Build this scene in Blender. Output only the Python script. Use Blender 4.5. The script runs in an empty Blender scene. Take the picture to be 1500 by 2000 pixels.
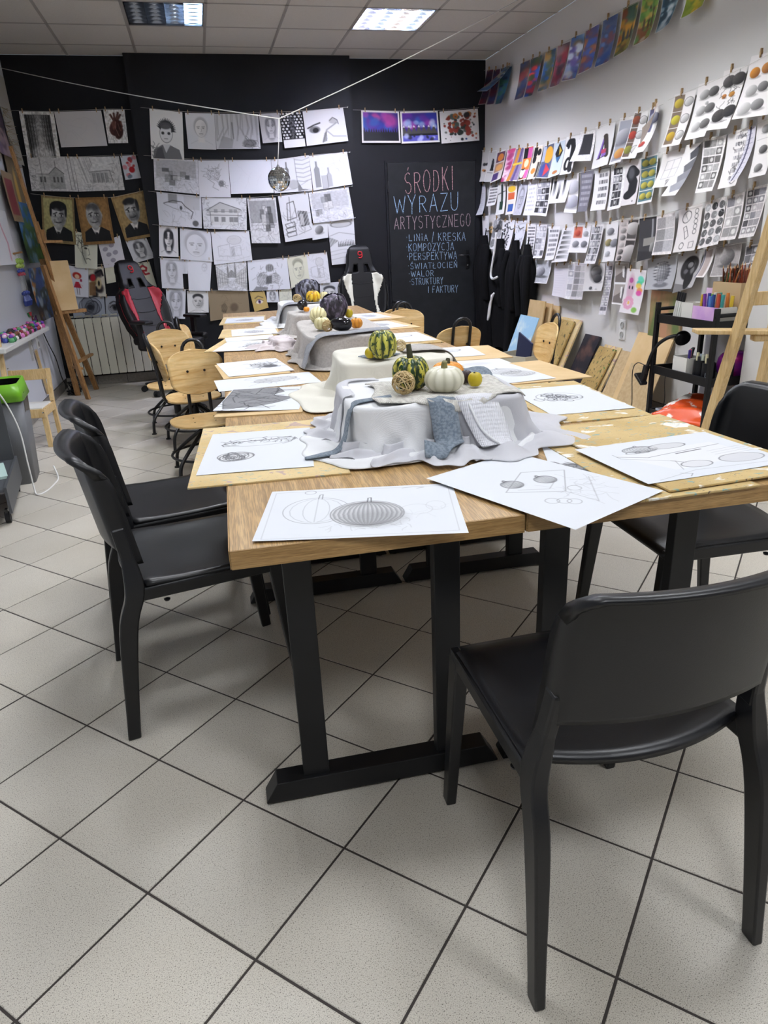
import bpy, bmesh, math, random
import numpy as np
from mathutils import Vector, Matrix
# camera, world, exposure
SC = bpy.context.scene
COL = SC.collection
PI = math.pi
cam_d = bpy.data.cameras.new('camera')
cam = bpy.data.objects.new('camera', cam_d)
COL.objects.link(cam)
cam_d.sensor_fit = 'VERTICAL'
cam_d.sensor_height = 36.0
cam_d.sensor_width = 27.0
cam_d.lens = 36.0 * 1359.29 / 2000.0
cam_d.clip_start = 0.02
cam.matrix_world = Matrix(((0.96891, 0.12711, -0.21225, 0.0),
       (-0.24366, 0.34169, -0.90768, 0.0),
       (-0.04285, 0.93118, 0.36204, 1.26445),
       (0, 0, 0, 1)))
SC.camera = cam
world = bpy.data.worlds.new('world')
SC.world = world
world.use_nodes = True
world.node_tree.nodes['Background'].inputs[0].default_value = (0.75, 0.85, 1.0, 1)
world.node_tree.nodes['Background'].inputs[1].default_value = 0.3
SC.view_settings.view_transform = 'Standard'
SC.view_settings.look = 'None'
SC.view_settings.gamma = 1.0
SC.view_settings.use_curve_mapping = False
SC.view_settings.exposure = 0.22
TUBE_POWER = 200.0
# colour and materials
def lin(c):
 c = np.asarray(c, float)
 return np.where(c <= 0.04045, c / 12.92, ((c + 0.055) / 1.055) ** 2.4)
def rgb(h):
 return tuple(int(h[i:i + 2], 16) / 255 for i in (0, 2, 4))
def L4(h):
 return tuple(float(v) for v in lin(rgb(h))) + (1.0,)
MATS = {}
def mat(name, col='808080', rough=0.5, metal=0.0, spec=0.5, **kw):
 """plain principled material; kw: noise=(scale, amount, stretch xyz), bump=(scale, strength), coat, emit"""
 if name in MATS:
  return MATS[name]
 m = bpy.data.materials.new(name)
 m.use_nodes = True
 nt = m.node_tree
 b = nt.nodes['Principled BSDF']
 b.inputs['Base Color'].default_value = L4(col)
 b.inputs['Roughness'].default_value = rough
 b.inputs['Metallic'].default_value = metal
 b.inputs['Specular IOR Level'].default_value = spec
 if 'coat' in kw:
  b.inputs['Coat Weight'].default_value = kw['coat']
 if 'emit' in kw:
  b.inputs['Emission Color'].default_value = L4(kw['emit'][0])
  b.inputs['Emission Strength'].default_value = kw['emit'][1]
 if 'alpha' in kw:
  b.inputs['Alpha'].default_value = kw['alpha']
 if 'trans' in kw:
  b.inputs['Transmission Weight'].default_value = kw['trans']
 if 'sheen' in kw:
  b.inputs['Sheen Weight'].default_value = kw['sheen']
 if 'noise' in kw:
  sc, col2, st = kw['noise']
  n = tex(nt, 'ShaderNodeTexNoise', sc, st, detail=5)
  ramp = nt.nodes.new('ShaderNodeValToRGB')
  lo, hi = kw.get('range', (0.35, 0.65))
  ramp.color_ramp.elements[0].position = lo
  ramp.color_ramp.elements[1].position = hi
  ramp.color_ramp.elements[0].color = L4(col)
  ramp.color_ramp.elements[1].color = L4(col2)
  nt.links.new(n.outputs['Fac'], ramp.inputs[0])
  nt.links.new(ramp.outputs[0], b.inputs['Base Color'])
 if 'bump' in kw:
  sc, stg = kw['bump'][:2]
  n = tex(nt, 'ShaderNodeTexNoise', sc, kw['bump'][2] if len(kw['bump']) > 2 else (1, 1, 1), detail=4)
  bp = nt.nodes.new('ShaderNodeBump')
  bp.inputs['Strength'].default_value = stg
  bp.inputs['Distance'].default_value = 0.004
  nt.links.new(n.outputs['Fac'], bp.inputs['Height'])
  nt.links.new(bp.outputs[0], b.inputs['Normal'])
 MATS[name] = m
 return m
def tex(nt, kind, scale, stretch=(1, 1, 1), coord='Object', detail=None):
 tc = nt.nodes.new('ShaderNodeTexCoord')
 mp = nt.nodes.new('ShaderNodeMapping')
 mp.inputs['Scale'].default_value = stretch
 n = nt.nodes.new(kind)
 n.inputs['Scale'].default_value = scale
 if detail is not None and 'Detail' in n.inputs:
  n.inputs['Detail'].default_value = detail
 nt.links.new(tc.outputs[coord], mp.inputs[0])
 nt.links.new(mp.outputs[0], n.inputs['Vector'])
 return n
def nodes_of(name, rough=0.5, spec=0.5):
 m = mat(name, rough=rough, spec=spec)
 return m, m.node_tree, m.node_tree.nodes['Principled BSDF']
def ramp_node(nt, src, stops, out='Fac', interp='LINEAR'):
 r = nt.nodes.new('ShaderNodeValToRGB')
 r.color_ramp.interpolation = interp
 e = r.color_ramp.elements
 while len(e) < len(stops):
  e.new(0.5)
 for el, (p, c) in zip(e, stops):
  el.position = p
  el.color = L4(c)
 nt.links.new(src.outputs[out], r.inputs[0])
 return r
def mixc(nt, a, b, fac, mode='MIX'):
 x = nt.nodes.new('ShaderNodeMix')
 x.data_type = 'RGBA'
 x.blend_type = mode
 for s, v in ((6, a), (7, b), (0, fac)):
  if hasattr(v, 'is_linked') or isinstance(v, bpy.types.NodeSocket):
   nt.links.new(v, x.inputs[s])
  else:
   x.inputs[s].default_value = v
 return x.outputs[2]
def wood(name, c0, c1, c2, stretch, scale=6.0, rough=0.45, dist=2.0, coat=0.0, fine=0.7):
 m, nt, b = nodes_of(name, rough)
 n = tex(nt, 'ShaderNodeTexNoise', scale, stretch, detail=6)
 n.inputs['Distortion'].default_value = dist
 r = ramp_node(nt, n, ((0.3, c0), (0.5, c1), (0.7, c2)))
 f = tex(nt, 'ShaderNodeTexNoise', scale * 9, stretch, detail=3)
 r2 = ramp_node(nt, f, ((0.42, 'c8c8c8'), (0.6, 'ffffff')))
 nt.links.new(mixc(nt, r.outputs[0], r2.outputs[0], fine, 'MULTIPLY'), b.inputs['Base Color'])
 b.inputs['Coat Weight'].default_value = coat
 bp = nt.nodes.new('ShaderNodeBump')
 bp.inputs['Strength'].default_value = 0.08
 bp.inputs['Distance'].default_value = 0.002
 nt.links.new(f.outputs['Fac'], bp.inputs['Height'])
 nt.links.new(bp.outputs[0], b.inputs['Normal'])
 return m
OAK = wood('oak_laminate', 'a98552', 'ba9662', 'c6a472', (12, 0.5, 12), 4.0, 0.38, 0.3, fine=0.9)
OAK_EDGE = wood('oak_edge', '9c7643', 'b48e5a', 'c29d68', (0.8, 0.8, 22), 5.0, 0.4)
PINE = wood('pine_plywood', 'c99c5c', 'dcb87c', 'e6c890', (0.8, 0.8, 6), 4.0, 0.42, 1.6, fine=0.2)
PLY_EDGE = mat('plywood_edge', '8a6a42', 0.6, noise=(60, 'caa673', (0.3, 0.3, 6)))
EASEL = wood('easel_pine', 'c9a66e', 'd8b984', 'e0c594', (9, 9, 0.8), 5.0, 0.5, fine=0.3)
EASEL_OLD = wood('easel_beech', '93683a', 'a87c4a', 'b98f5c', (9, 9, 0.8), 5.0, 0.5)
def board_mat(name, base, dark, specks):
 """hardboard with paint splatters; specks: list of (scale, threshold, colour)"""
 m, nt, b = nodes_of(name, 0.62, 0.35)
 n = tex(nt, 'ShaderNodeTexNoise', 5, (1, 1, 1), detail=6)
 cur = ramp_node(nt, n, ((0.35, dark), (0.62, base))).outputs[0]
 for i, (sc, th, c) in enumerate(specks):
  s = tex(nt, 'ShaderNodeTexNoise', sc, (1, 1.4 + i, 1), detail=3)
  s.inputs['Distortion'].default_value = 1.0 + i
  mk = ramp_node(nt, s, ((th, '000000'), (th + 0.03, 'ffffff')))
  cur = mixc(nt, cur, L4(c), mk.outputs[0])
 nt.links.new(cur, b.inputs['Base Color'])
 return m
BOARD = board_mat('hardboard_painted', 'd6bf8f', 'c3a873', ((14, 0.61, 'b49a90'), (30, 0.63, '8fa59c'), (44, 0.66, '7b6a56')))
BOARD2 = board_mat('hardboard_splattered', 'c9b07c', 'b59a64', ((9, 0.61, 'e2dfd6'), (18, 0.62, '86a39b'), (36, 0.65, '6f5f50')))
BOARD3 = board_mat('hardboard_clean', 'd3b78a', 'c4a574', ((50, 0.76, '8a6a4a'),))
BOARD4 = board_mat('hardboard_old', 'b79c62', 'a48850', ((26, 0.60, '5c5434'), (11, 0.66, '4d7a3c'), (40, 0.63, '8a5a50')))
MDF = mat('mdf_board', 'bfa67e', 0.7, noise=(40, 'b1976d', (1, 1, 1)))
BLACKP = mat('black_plastic', '0d0e12', 0.36, spec=0.5, bump=(300, 0.05))
BLACKM = mat('black_metal', '131316', 0.36, spec=0.5)
BLACKM2 = mat('black_powder_steel', '0f1013', 0.45, spec=0.4)
RUBBER = mat('black_rubber', '0e0e10', 0.7)
CHROME = mat('chrome', 'd8d8d8', 0.18, 1.0)
STEEL = mat('dull_steel', '9a9a98', 0.4, 1.0)
WALLW = mat('white_paint', 'd8d6d3', 0.75, spec=0.25, bump=(60, 0.08))
WALLL = mat('cool_white_paint', 'c9ccd2', 0.75, spec=0.25, bump=(60, 0.08))
WALLB = mat('black_paint', '101116', 0.62, spec=0.28, noise=(3, '15161b', (1, 1, 1)), bump=(40, 0.06))
DOORB = mat('blackboard_paint', '17191c', 0.6, spec=0.3, noise=(9, '1d1f22', (1, 1, 1)))
GROUT = mat('floor_grout', '3a3431', 0.85)
CEILT = mat('ceiling_tile_mineral', 'c2bfb8', 0.9, spec=0.1, bump=(180, 0.25), noise=(240, 'b2afa8', (1, 1, 1)), range=(0.5, 0.75))
CEILB = mat('ceiling_bar', '96928c', 0.6)
WHITEP = mat('white_plastic', 'e2e2df', 0.4)
CREAMM = mat('cream_enamel', 'dcdac9', 0.35)
def floor_mat():
 m, nt, b = nodes_of('speckled_stoneware', 0.42, 0.45)
 geo = nt.nodes.new('ShaderNodeNewGeometry')
 def nz(scale, detail):
  n = nt.nodes.new('ShaderNodeTexNoise')
  n.inputs['Scale'].default_value = scale
  n.inputs['Detail'].default_value = detail
  nt.links.new(geo.outputs['Position'], n.inputs['Vector'])
  return n
 a = ramp_node(nt, nz(2.2, 4), ((0.35, 'd3cdc0'), (0.65, 'dbd6cb')))
 s1 = ramp_node(nt, nz(420, 2), ((0.32, '5c554e'), (0.44, 'ffffff')))
 s2 = ramp_node(nt, nz(800, 1), ((0.42, 'd6d3ce'), (0.6, 'ffffff')))
 c = mixc(nt, a.outputs[0], s1.outputs[0], 0.8, 'MULTIPLY')
 c = mixc(nt, c, s2.outputs[0], 0.8, 'MULTIPLY')
 info = nt.nodes.new('ShaderNodeObjectInfo')
 rr = ramp_node(nt, info, ((0.0, 'f0f0f0'), (1.0, 'ffffff')), 'Random')
 c = mixc(nt, c, rr.outputs[0], 1.0, 'MULTIPLY')
 nt.links.new(c, b.inputs['Base Color'])
 bp = nt.nodes.new('ShaderNodeBump')
 bp.inputs['Strength'].default_value = 0.05
 bp.inputs['Distance'].default_value = 0.002
 nt.links.new(nz(300, 2).outputs['Fac'], bp.inputs['Height'])
 nt.links.new(bp.outputs[0], b.inputs['Normal'])
 return m
TILE = floor_mat()
def print_mat(name, rough):
 m, nt, b = nodes_of(name, rough, 0.25)
 a = nt.nodes.new('ShaderNodeAttribute')
 a.attribute_name = 'ink'
 nt.links.new(a.outputs['Color'], b.inputs['Base Color'])
 return m
PRINT = print_mat('drawn_paper', 0.7)
PAINTED = print_mat('painted_surface', 0.5)
# mesh helpers
class MB:
 """collects shapes into one mesh"""
 def __init__(s):
  s.v = []
  s.f = []
 def add(s, vs, fs):
  o = len(s.v)
  s.v.extend([tuple(p) for p in vs])
  s.f.extend([tuple(i + o for i in f) for f in fs])
  return s
 def box(s, c, size, rot=None):
  x, y, z = (d / 2 for d in size)
  vs = [Vector((a, b, d)) for a in (-x, x) for b in (-y, y) for d in (-z, z)]
  if rot is not None:
   vs = [rot @ v for v in vs]
  c = Vector(c)
  return s.add([v + c for v in vs], [(0, 1, 3, 2), (4, 6, 7, 5), (0, 4, 5, 1), (2, 3, 7, 6), (0, 2, 6, 4), (1, 5, 7, 3)])
 def bar(s, p0, p1, w, d, up=(0, 0, 1), w1=None, d1=None):
  """rectangular prism from p0 to p1; w across, d along the up-ish direction"""
  p0, p1 = Vector(p0), Vector(p1)
  t = (p1 - p0).normalized()
  u = Vector(up)
  if abs(t.dot(u)) > 0.99:
   u = Vector((0, 1, 0))
  a = t.cross(u).normalized()
  b = a.cross(t).normalized()
  w1 = w if w1 is None else w1
  d1 = d if d1 is None else d1
  vs = []
  for p, ww, dd in ((p0, w, d), (p1, w1, d1)):
   for i, j in ((-1, -1), (1, -1), (1, 1), (-1, 1)):
    vs.append(p + a * i * ww / 2 + b * j * dd / 2)
  return s.add(vs, [(3, 2, 1, 0), (4, 5, 6, 7), (0, 1, 5, 4), (1, 2, 6, 5), (2, 3, 7, 6), (3, 0, 4, 7)])
 def tube(s, pts, r, seg=8, closed=False, caps=True):
  pts = [Vector(p) for p in pts]
  n = len(pts)
  rs = r if hasattr(r, '__len__') else [r] * n
  prev = None
  vs = []
  for i, p in enumerate(pts):
   if closed:
    t = pts[(i + 1) % n] - pts[i - 1]
   else:
    t = pts[min(i + 1, n - 1)] - pts[max(i - 1, 0)]
   if t.length < 1e-9:
    t = Vector((0, 0, 1))
   t.normalize()
   if prev is None:
    a = t.orthogonal().normalized()
   else:
    a = (prev - t * prev.dot(t))
    a = a.normalized() if a.length > 1e-6 else t.orthogonal().normalized()
   prev = a
   b = t.cross(a)
   for k in range(seg):
    q = 2 * PI * k / seg
    vs.append(p + (a * math.cos(q) + b * math.sin(q)) * rs[i])
  fs = []
  m = n if closed else n - 1
  for i in range(m):
   j = (i + 1) % n
   for k in range(seg):
    l = (k + 1) % seg
    fs.append((i * seg + k, i * seg + l, j * seg + l, j * seg + k))
  if caps and not closed:
   fs.append(tuple(range(seg))[::-1])
   fs.append(tuple(range((n - 1) * seg, n * seg)))
  return s.add(vs, fs)
 def lathe(s, prof, seg=24, c=(0, 0, 0)):
  """prof: (radius, z) pairs from bottom to top"""
  vs, fs = [], []
  n = len(prof)
  for (r, z) in prof:
   for k in range(seg):
    q = 2 * PI * k / seg
    vs.append((c[0] + r * math.cos(q), c[1] + r * math.sin(q), c[2] + z))
  for i in range(n - 1):
   for k in range(seg):
    l = (k + 1) % seg
    fs.append((i * seg + k, i * seg + l, (i + 1) * seg + l, (i + 1) * seg + k))
  if prof[0][0] > 1e-5:
   fs.append(tuple(range(seg))[::-1])
  if prof[-1][0] > 1e-5:
   fs.append(tuple(range((n - 1) * seg, n * seg)))
  return s.add(vs, fs)
 def prism(s, poly, h, M=None):
  """polygon in xy extruded from z=0 to z=h, then placed with M"""
  n = len(poly)
  vs = [Vector((x, y, 0)) for x, y in poly] + [Vector((x, y, h)) for x, y in poly]
  if M is not None:
   vs = [M @ v for v in vs]
  fs = [tuple(range(n))[::-1], tuple(range(n, 2 * n))]
  fs += [(i, (i + 1) % n, n + (i + 1) % n, n + i) for i in range(n)]
  return s.add(vs, fs)
 def grid(s, fn, nu, nv, wrap=False):
  vs = [fn(i / (nu if wrap else nu - 1), j / (nv - 1)) for j in range(nv) for i in range(nu)]
  fs = []
  for j in range(nv - 1):
   for i in range(nu if wrap else nu - 1):
    k = (i + 1) % nu
    fs.append((j * nu + i, j * nu + k, (j + 1) * nu + k, (j + 1) * nu + i))
  return s.add(vs, fs)
 def build(s, name, m, parent=None, smooth=False, bevel=0.0, seg=2, solid=0.0, subs=0, auto=None):
  me = bpy.data.meshes.new(name)
  me.from_pydata([tuple(v) for v in s.v], [], s.f)
  me.materials.append(m)
  return link(name, me, parent, smooth, bevel, seg, solid, subs, auto)
def link(name, me, parent=None, smooth=False, bevel=0.0, seg=2, solid=0.0, subs=0, auto=None):
 o = bpy.data.objects.new(name, me)
 COL.objects.link(o)
 o.parent = parent
 if smooth or auto:
  me.polygons.foreach_set('use_smooth', [True] * len(me.polygons))
 if auto:
  me.set_sharp_from_angle(angle=math.radians(auto))
 if solid:
  md = o.modifiers.new('solid', 'SOLIDIFY')
  md.thickness = solid
  md.offset = 0
 if bevel:
  md = o.modifiers.new('bevel', 'BEVEL')
  md.width = bevel
  md.segments = seg
  md.limit_method = 'ANGLE'
  md.angle_limit = math.radians(40)
 if subs:
  md = o.modifiers.new('subs', 'SUBSURF')
  md.levels = subs
  md.render_levels = subs
 return o
def tag(o, label, cat, group=None):
 o['label'] = label
 o['category'] = cat
 if group:
  o['group'] = group
 return o
def thing(name, label, cat, loc=(0, 0, 0), rz=0.0, group=None):
 o = bpy.data.objects.new(name, None)
 COL.objects.link(o)
 o.empty_display_size = 0.05
 o.location = loc
 o.rotation_euler = (0, 0, rz)
 return tag(o, label, cat, group)
def struct(o):
 o['kind'] = 'structure'
 return o
def copy_tree(o, parent=None):
 c = o.copy()
 COL.objects.link(c)
 c.parent = parent
 for ch in list(o.children):
  copy_tree(ch, c)
 return c
def place(o, loc, rz, label=None, group=None):
 o.location = loc
 o.rotation_euler = (0, 0, rz)
 if label:
  o['label'] = label
 if group:
  o['group'] = group
 return o
def catmull(pts, k=6):
 pts = [Vector(p) for p in pts]
 out = []
 n = len(pts)
 for i in range(n - 1):
  p0, p1, p2, p3 = pts[max(i - 1, 0)], pts[i], pts[i + 1], pts[min(i + 2, n - 1)]
  for j in range(k):
   t = j / k
   out.append(0.5 * ((2 * p1) + (p2 - p0) * t + (2 * p0 - 5 * p1 + 4 * p2 - p3) * t * t + (3 * p1 - p0 - 3 * p2 + p3) * t ** 3))
 out.append(pts[-1])
 return out
def sstep(a, b, x):
 t = min(max((x - a) / (b - a), 0), 1)
 return t * t * (3 - 2 * t)
def rrect(w, h, r, n=6):
 out = []
 for cx, cy, a0 in ((w / 2 - r, h / 2 - r, 0), (-w / 2 + r, h / 2 - r, 90), (-w / 2 + r, -h / 2 + r, 180), (w / 2 - r, -h / 2 + r, 270)):
  for k in range(n + 1):
   a = math.radians(a0 + 90 * k / n)
   out.append((cx + r * math.cos(a), cy + r * math.sin(a)))
 return out
def RZ(a):
 return Matrix.Rotation(a, 3, 'Z')
def RX(a):
 return Matrix.Rotation(a, 3, 'X')
def RY(a):
 return Matrix.Rotation(a, 3, 'Y')
# the room
XL, XR, YB, YF, ZC = -1.48, 3.11, 7.80, -3.6, 2.95
XP, YP = 2.90, 3.36          # the wall steps forward nearer the door end
COLX0, COLX1, COLY = -0.43, 1.66, 7.68
floor = struct(MB().box(((XL + XR) / 2, (YB + YF) / 2, -0.06), (XR - XL + 0.4, YB - YF + 0.4, 0.116)).build('floor', GROUT))
wl = struct(MB().box((XL - 0.1, (YB + YF) / 2, ZC / 2), (0.2, YB - YF + 0.4, ZC)).build('wall_left', WALLL))
wr = struct(MB().box((XR + 0.1, (YB + YF) / 2, ZC / 2), (0.2, YB - YF + 0.4, ZC)).build('wall_right', WALLW))
MB().box(((XP + XR) / 2, (YP + YF) / 2, ZC / 2), (XR - XP, YP - YF, ZC)).build('pier', WALLW, wr)
wb = struct(MB().box(((XL + XR) / 2, YB + 0.1, ZC / 2), (XR - XL, 0.2, ZC)).build('wall_back', WALLB))
MB().box(((COLX0 + COLX1) / 2, (YB + COLY) / 2, ZC / 2), (COLX1 - COLX0, YB - COLY, ZC)).build('chimney_breast', WALLB, wb)
struct(MB().box(((XL + XR) / 2, YF - 0.1, ZC / 2), (XR - XL, 0.2, ZC)).build('wall_front', WALLL))
TS, TA = 0.30, -0.791426
ta = Vector((math.cos(TA), math.sin(TA), 0))
tb = Vector((-math.sin(TA), math.cos(TA), 0))
t0 = Vector((-0.2749, 1.18588, 0))
def clip_poly(poly, axis, val, keep_less):
 out = []
 for i in range(len(poly)):
  p, q = poly[i], poly[(i + 1) % len(poly)]
  ip = (p[axis] <= val) == keep_less
  iq = (q[axis] <= val) == keep_less
  if ip:
   out.append(p)
  if ip != iq:
   t = (val - p[axis]) / (q[axis] - p[axis])
   out.append(p + (q - p) * t)
 return out
def tile_mesh():
 me = bpy.data.meshes.new('tile')
 h = (TS - 0.0055) / 2
 bm = bmesh.new()
 bmesh.ops.create_cube(bm, size=1.0)
 for v in bm.verts:
  v.co = Vector((v.co.x * 2 * h, v.co.y * 2 * h, -0.004 if v.co.z < 0 else 0.0))
 bmesh.ops.bevel(bm, geom=[e for e in bm.edges if all(v.co.z > -0.001 for v in e.verts)], offset=0.0012, segments=1, affect='EDGES')
 bm.to_mesh(me)
 bm.free()
 me.materials.append(TILE)
 return me
tmesh = tile_mesh()
tiles, edge_mb = [], MB()
cf = Vector((0.21225, 0.90768, -0.36204)); cr = Vector((0.96891, -0.24366, -0.04285)); cu = Vector((0.12711, 0.34169, 0.93118))
for i in range(-60, 60):
 for j in range(-60, 60):
  c = t0 + ta * (i + 0.5) * TS + tb * (j + 0.5) * TS
  if not (XL - 0.25 < c.x < XR + 0.25 and YF - 0.25 < c.y < YB + 0.25):
   continue
  h = (TS - 0.0055) / 2
  poly = [c + ta * a * h + tb * b * h for a, b in ((-1, -1), (1, -1), (1, 1), (-1, 1))]
  inside = all(XL < p.x < XR and YF < p.y < YB for p in poly)
  d = c - cam.location
  z = d.dot(cf)
  vis = z > 0.3 and abs(d.dot(cr) / z) < 0.62 and abs(d.dot(cu) / z) < 0.86
  if inside and vis:
   tiles.append((z, c))
  else:
   for ax, val, less in ((0, XL, False), (0, XR, True), (1, YF, False), (1, YB, True)):
    if poly:
     poly = clip_poly(poly, ax, val, less)
   if len(poly) >= 3:
    edge_mb.add(poly, [tuple(range(len(poly)))])
tiles.sort(key=lambda t: t[0])
for z, c in tiles[:300]:
 o = bpy.data.objects.new('tile', tmesh)
 COL.objects.link(o)
 o.parent = floor
 o.location = c
 o.rotation_euler = (0, 0, TA)
for z, c in tiles[300:]:
 h = (TS - 0.0055) / 2
 edge_mb.add([c + ta * a * h + tb * b * h for a, b in ((-1, -1), (1, -1), (1, 1), (-1, 1))], [(0, 1, 2, 3)])
eo = edge_mb.build('tile_field', TILE, floor)
eo['kind'] = 'stuff'
SKIRT = mat('skirting_tile', '8d877f', 0.45, noise=(60, '7f7a73', (1, 1, 1)))
def skirting(name, p0, p1, nrm):
 p0, p1, nrm = Vector(p0), Vector(p1), Vector(nrm)
 root = struct(MB().bar(p0 + Vector((0, 0, 0.046)) + nrm * 0.003, p1 + Vector((0, 0, 0.046)) + nrm * 0.003, 0.006, 0.088).build(name, GROUT))
 n = int((p1 - p0).length / 0.30)
 d = (p1 - p0).normalized()
 me = None
 for k in range(n):
  a = p0 + d * (k * 0.30 + 0.002)
  b = p0 + d * (k * 0.30 + 0.297)
  MB().bar(a + Vector((0, 0, 0.045)) + nrm * 0.008, b + Vector((0, 0, 0.045)) + nrm * 0.008, 0.008, 0.086).build('tile', SKIRT, root)
skirting('baseboard_left', (XL, 4.0, 0), (XL, YB, 0), (1, 0, 0))
skirting('baseboard_back', (XL, YB, 0), (COLX0, YB, 0), (0, -1, 0))
skirting('baseboard_right', (XR, YP, 0), (XR, YB, 0), (-1, 0, 0))
ceil = struct(MB().box(((XL + XR) / 2, (YB + YF) / 2, ZC + 0.17), (XR - XL + 0.4, YB - YF + 0.4, 0.1)).build('ceiling', mat('ceiling_slab', 'a8a6a2', 0.9)))
GX, GY, CT = -0.31, 7.43, 0.60
FIX = [(-0.01, 6.53, 'off'), (1.79, 6.53, 'on'), (-0.01, 4.13, 'on'), (1.79, 4.13, 'on'), (-0.01, 1.73, 'on'), (1.79, 1.73, 'on'),
  (-0.01, -0.67, 'on'), (1.79, -0.67, 'on')]
rest = MB()
i0, i1 = math.floor((XL - GX) / CT), math.ceil((XR - GX) / CT)
j0, j1 = math.floor((YF - GY) / CT), math.ceil((YB - GY) / CT)
cmesh = {}
for i in range(i0, i1):
 for j in range(j0, j1):
  x0, x1 = max(GX + i * CT, XL), min(GX + (i + 1) * CT, XR)
  y0, y1 = max(GY + j * CT, YF), min(GY + (j + 1) * CT, YB)
  cx, cy = (x0 + x1) / 2, (y0 + y1) / 2
  if any(abs(cx - f[0]) < 0.2 and abs(cy - f[1]) < 0.2 for f in FIX):
   continue
  s = (round(x1 - x0 - 0.02, 3), round(y1 - y0 - 0.02, 3), 0.014)
  if y1 > 5.0:
   if s not in cmesh:
    cmesh[s] = MB().box((0, 0, 0), s).build('tile', CEILT, ceil).data
    o = bpy.data.objects['tile'] if False else [q for q in ceil.children if q.data == cmesh[s]][0]
   else:
    o = bpy.data.objects.new('tile', cmesh[s])
    COL.objects.link(o)
    o.parent = ceil
   o.location = (cx, cy, ZC + 0.006)
  else:
   rest.box((cx, cy, ZC + 0.006), s)
ro = rest.build('tile_field', CEILT, ceil)
ro['kind'] = 'stuff'
for i in range(i0, i1 + 1):
 x = GX + i * CT
 if XL < x < XR:
  MB().box((x, (YB + YF) / 2, ZC + 0.004), (0.024, YB - YF, 0.012)).build('grid_bar', CEILB, ceil)
for j in range(j0, j1 + 1):
 y = GY + j * CT
 if YF < y < YB:
  MB().box(((XL + XR) / 2, y, ZC + 0.003), (XR - XL, 0.024, 0.010)).build('grid_bar', CEILB, ceil)
LOUV = mat('louvre_aluminium', 'b9bcc2', 0.22, 1.0)
LBOX = mat('fitting_tray', '3a3b3e', 0.4)
def tube_mat(name, col, st):
 return mat(name, col, 0.5, emit=(col, st))
TON = [tube_mat('tube_lilac', 'cfcdf6', TUBE_POWER * 2.2), tube_mat('tube_blue', 'c4d8fb', TUBE_POWER * 2.2), tube_mat('tube_warm', 'ffe3cf', TUBE_POWER * 2.2), tube_mat('tube_cool', 'cfe4ff', TUBE_POWER * 2.2)]
TPLAIN = {4.13: tube_mat('tube_daylight', 'eef1f6', TUBE_POWER * 1.1), 1.73: tube_mat('tube_dim', 'eef1f6', TUBE_POWER * 0.62), -0.67: tube_mat('tube_low', 'eef1f6', TUBE_POWER * 0.80)}
TOFF = mat('tube_unlit', 'c8ccd0', 0.3)
TWEAK = tube_mat('tube_bluish', 'bfdcff', TUBE_POWER * 1.2)
def fitting(x, y, state, label):
 t = thing('ceiling_light', label, 'ceiling light', (x, y, ZC), 0, 'square louvre ceiling lights')
 S = 0.575
 b = MB()
 b.box((0, 0, 0.10), (S, S, 0.006))
 for sx in (-1, 1):
  b.box((sx * S / 2, 0, 0.05), (0.006, S, 0.10))
  b.box((0, sx * S / 2, 0.05), (S, 0.006, 0.10))
 b.build('tray', LBOX, t)
 vis = y > 5
 for k in range(4):
  xx = (k - 1.5) * 0.14
  if state == 'off':
   m = TWEAK if k == 3 else TOFF
  else:
   m = TON[k] if vis else TPLAIN[y]
  if vis or state == 'on':
   MB().tube([(xx, -0.27, 0.055), (xx, 0.27, 0.055)], 0.013, 8).build('fluorescent_tube', m, t)
  if k == 3 and state == 'off':
   MB().box((xx, 0, 0.012), (0.125, 0.55, 0.003)).build('lit_panel', tube_mat('panel_bluish', 'a9cdf2', 9.0), t)
 for k in range(5):
  xx = (k - 2) * 0.14
  MB().box((xx, 0, 0.02), (0.004, S - 0.01, 0.038)).build('louvre', LOUV, t)
 nb = 6 if vis else 3
 for k in range(nb):
  yy = (k - (nb - 1) / 2) * S / nb
  b = MB()
  for q in range(4):
   xc = (q - 1.5) * 0.14
   b.grid(lambda u, v, xc=xc, yy=yy: Vector((xc + (u - 0.5) * 0.136, yy + 0.006 * math.cos((u - 0.5) * PI) * (1 - v), 0.002 + 0.034 * v * (0.55 + 0.45 * abs(2 * u - 1)))), 7, 3)
  b.build('cross_blade', LOUV, t, smooth=True)
 MB().box((S / 2 + 0.004, 0, -0.001), (0.01, S + 0.02, 0.004)).build('rim', CEILB, t)
 MB().box((-S / 2 - 0.004, 0, -0.001), (0.01, S + 0.02, 0.004)).build('rim', CEILB, t)
 return t
names = ['square louvre ceiling light, mostly unlit with one bluish tube, above the portrait drawings',
   'square louvre ceiling light fully lit with lilac and pink tubes, near the white cord']
for k, (x, y, st) in enumerate(FIX):
 fitting(x, y, st, names[k] if k < 2 else 'square louvre ceiling light, %s, %s' % (('left one of its pair', 'right one of its pair')[k % 2], ('above the middle of the tables', 'above the near table end', 'behind the camera')[k // 2 - 1]))
dx0, dx1, dz1 = 2.02, 2.99, 2.02
door = struct(MB().box(((dx0 + dx1) / 2, YB - 0.018, dz1 / 2), (dx1 - dx0, 0.03, dz1)).build('door_1', DOORB, bevel=0.003))
fr = MB()
fr.box((dx0 - 0.012, YB - 0.012, dz1 / 2), (0.02, 0.022, dz1 + 0.02)).box((dx1 + 0.035, YB - 0.012, dz1 / 2), (0.06, 0.022, dz1 + 0.04))
fr.box(((dx0 + dx1) / 2, YB - 0.012, dz1 + 0.012), (dx1 - dx0 + 0.04, 0.022, 0.02))
fr.build('door_frame', WALLB, door)
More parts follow.
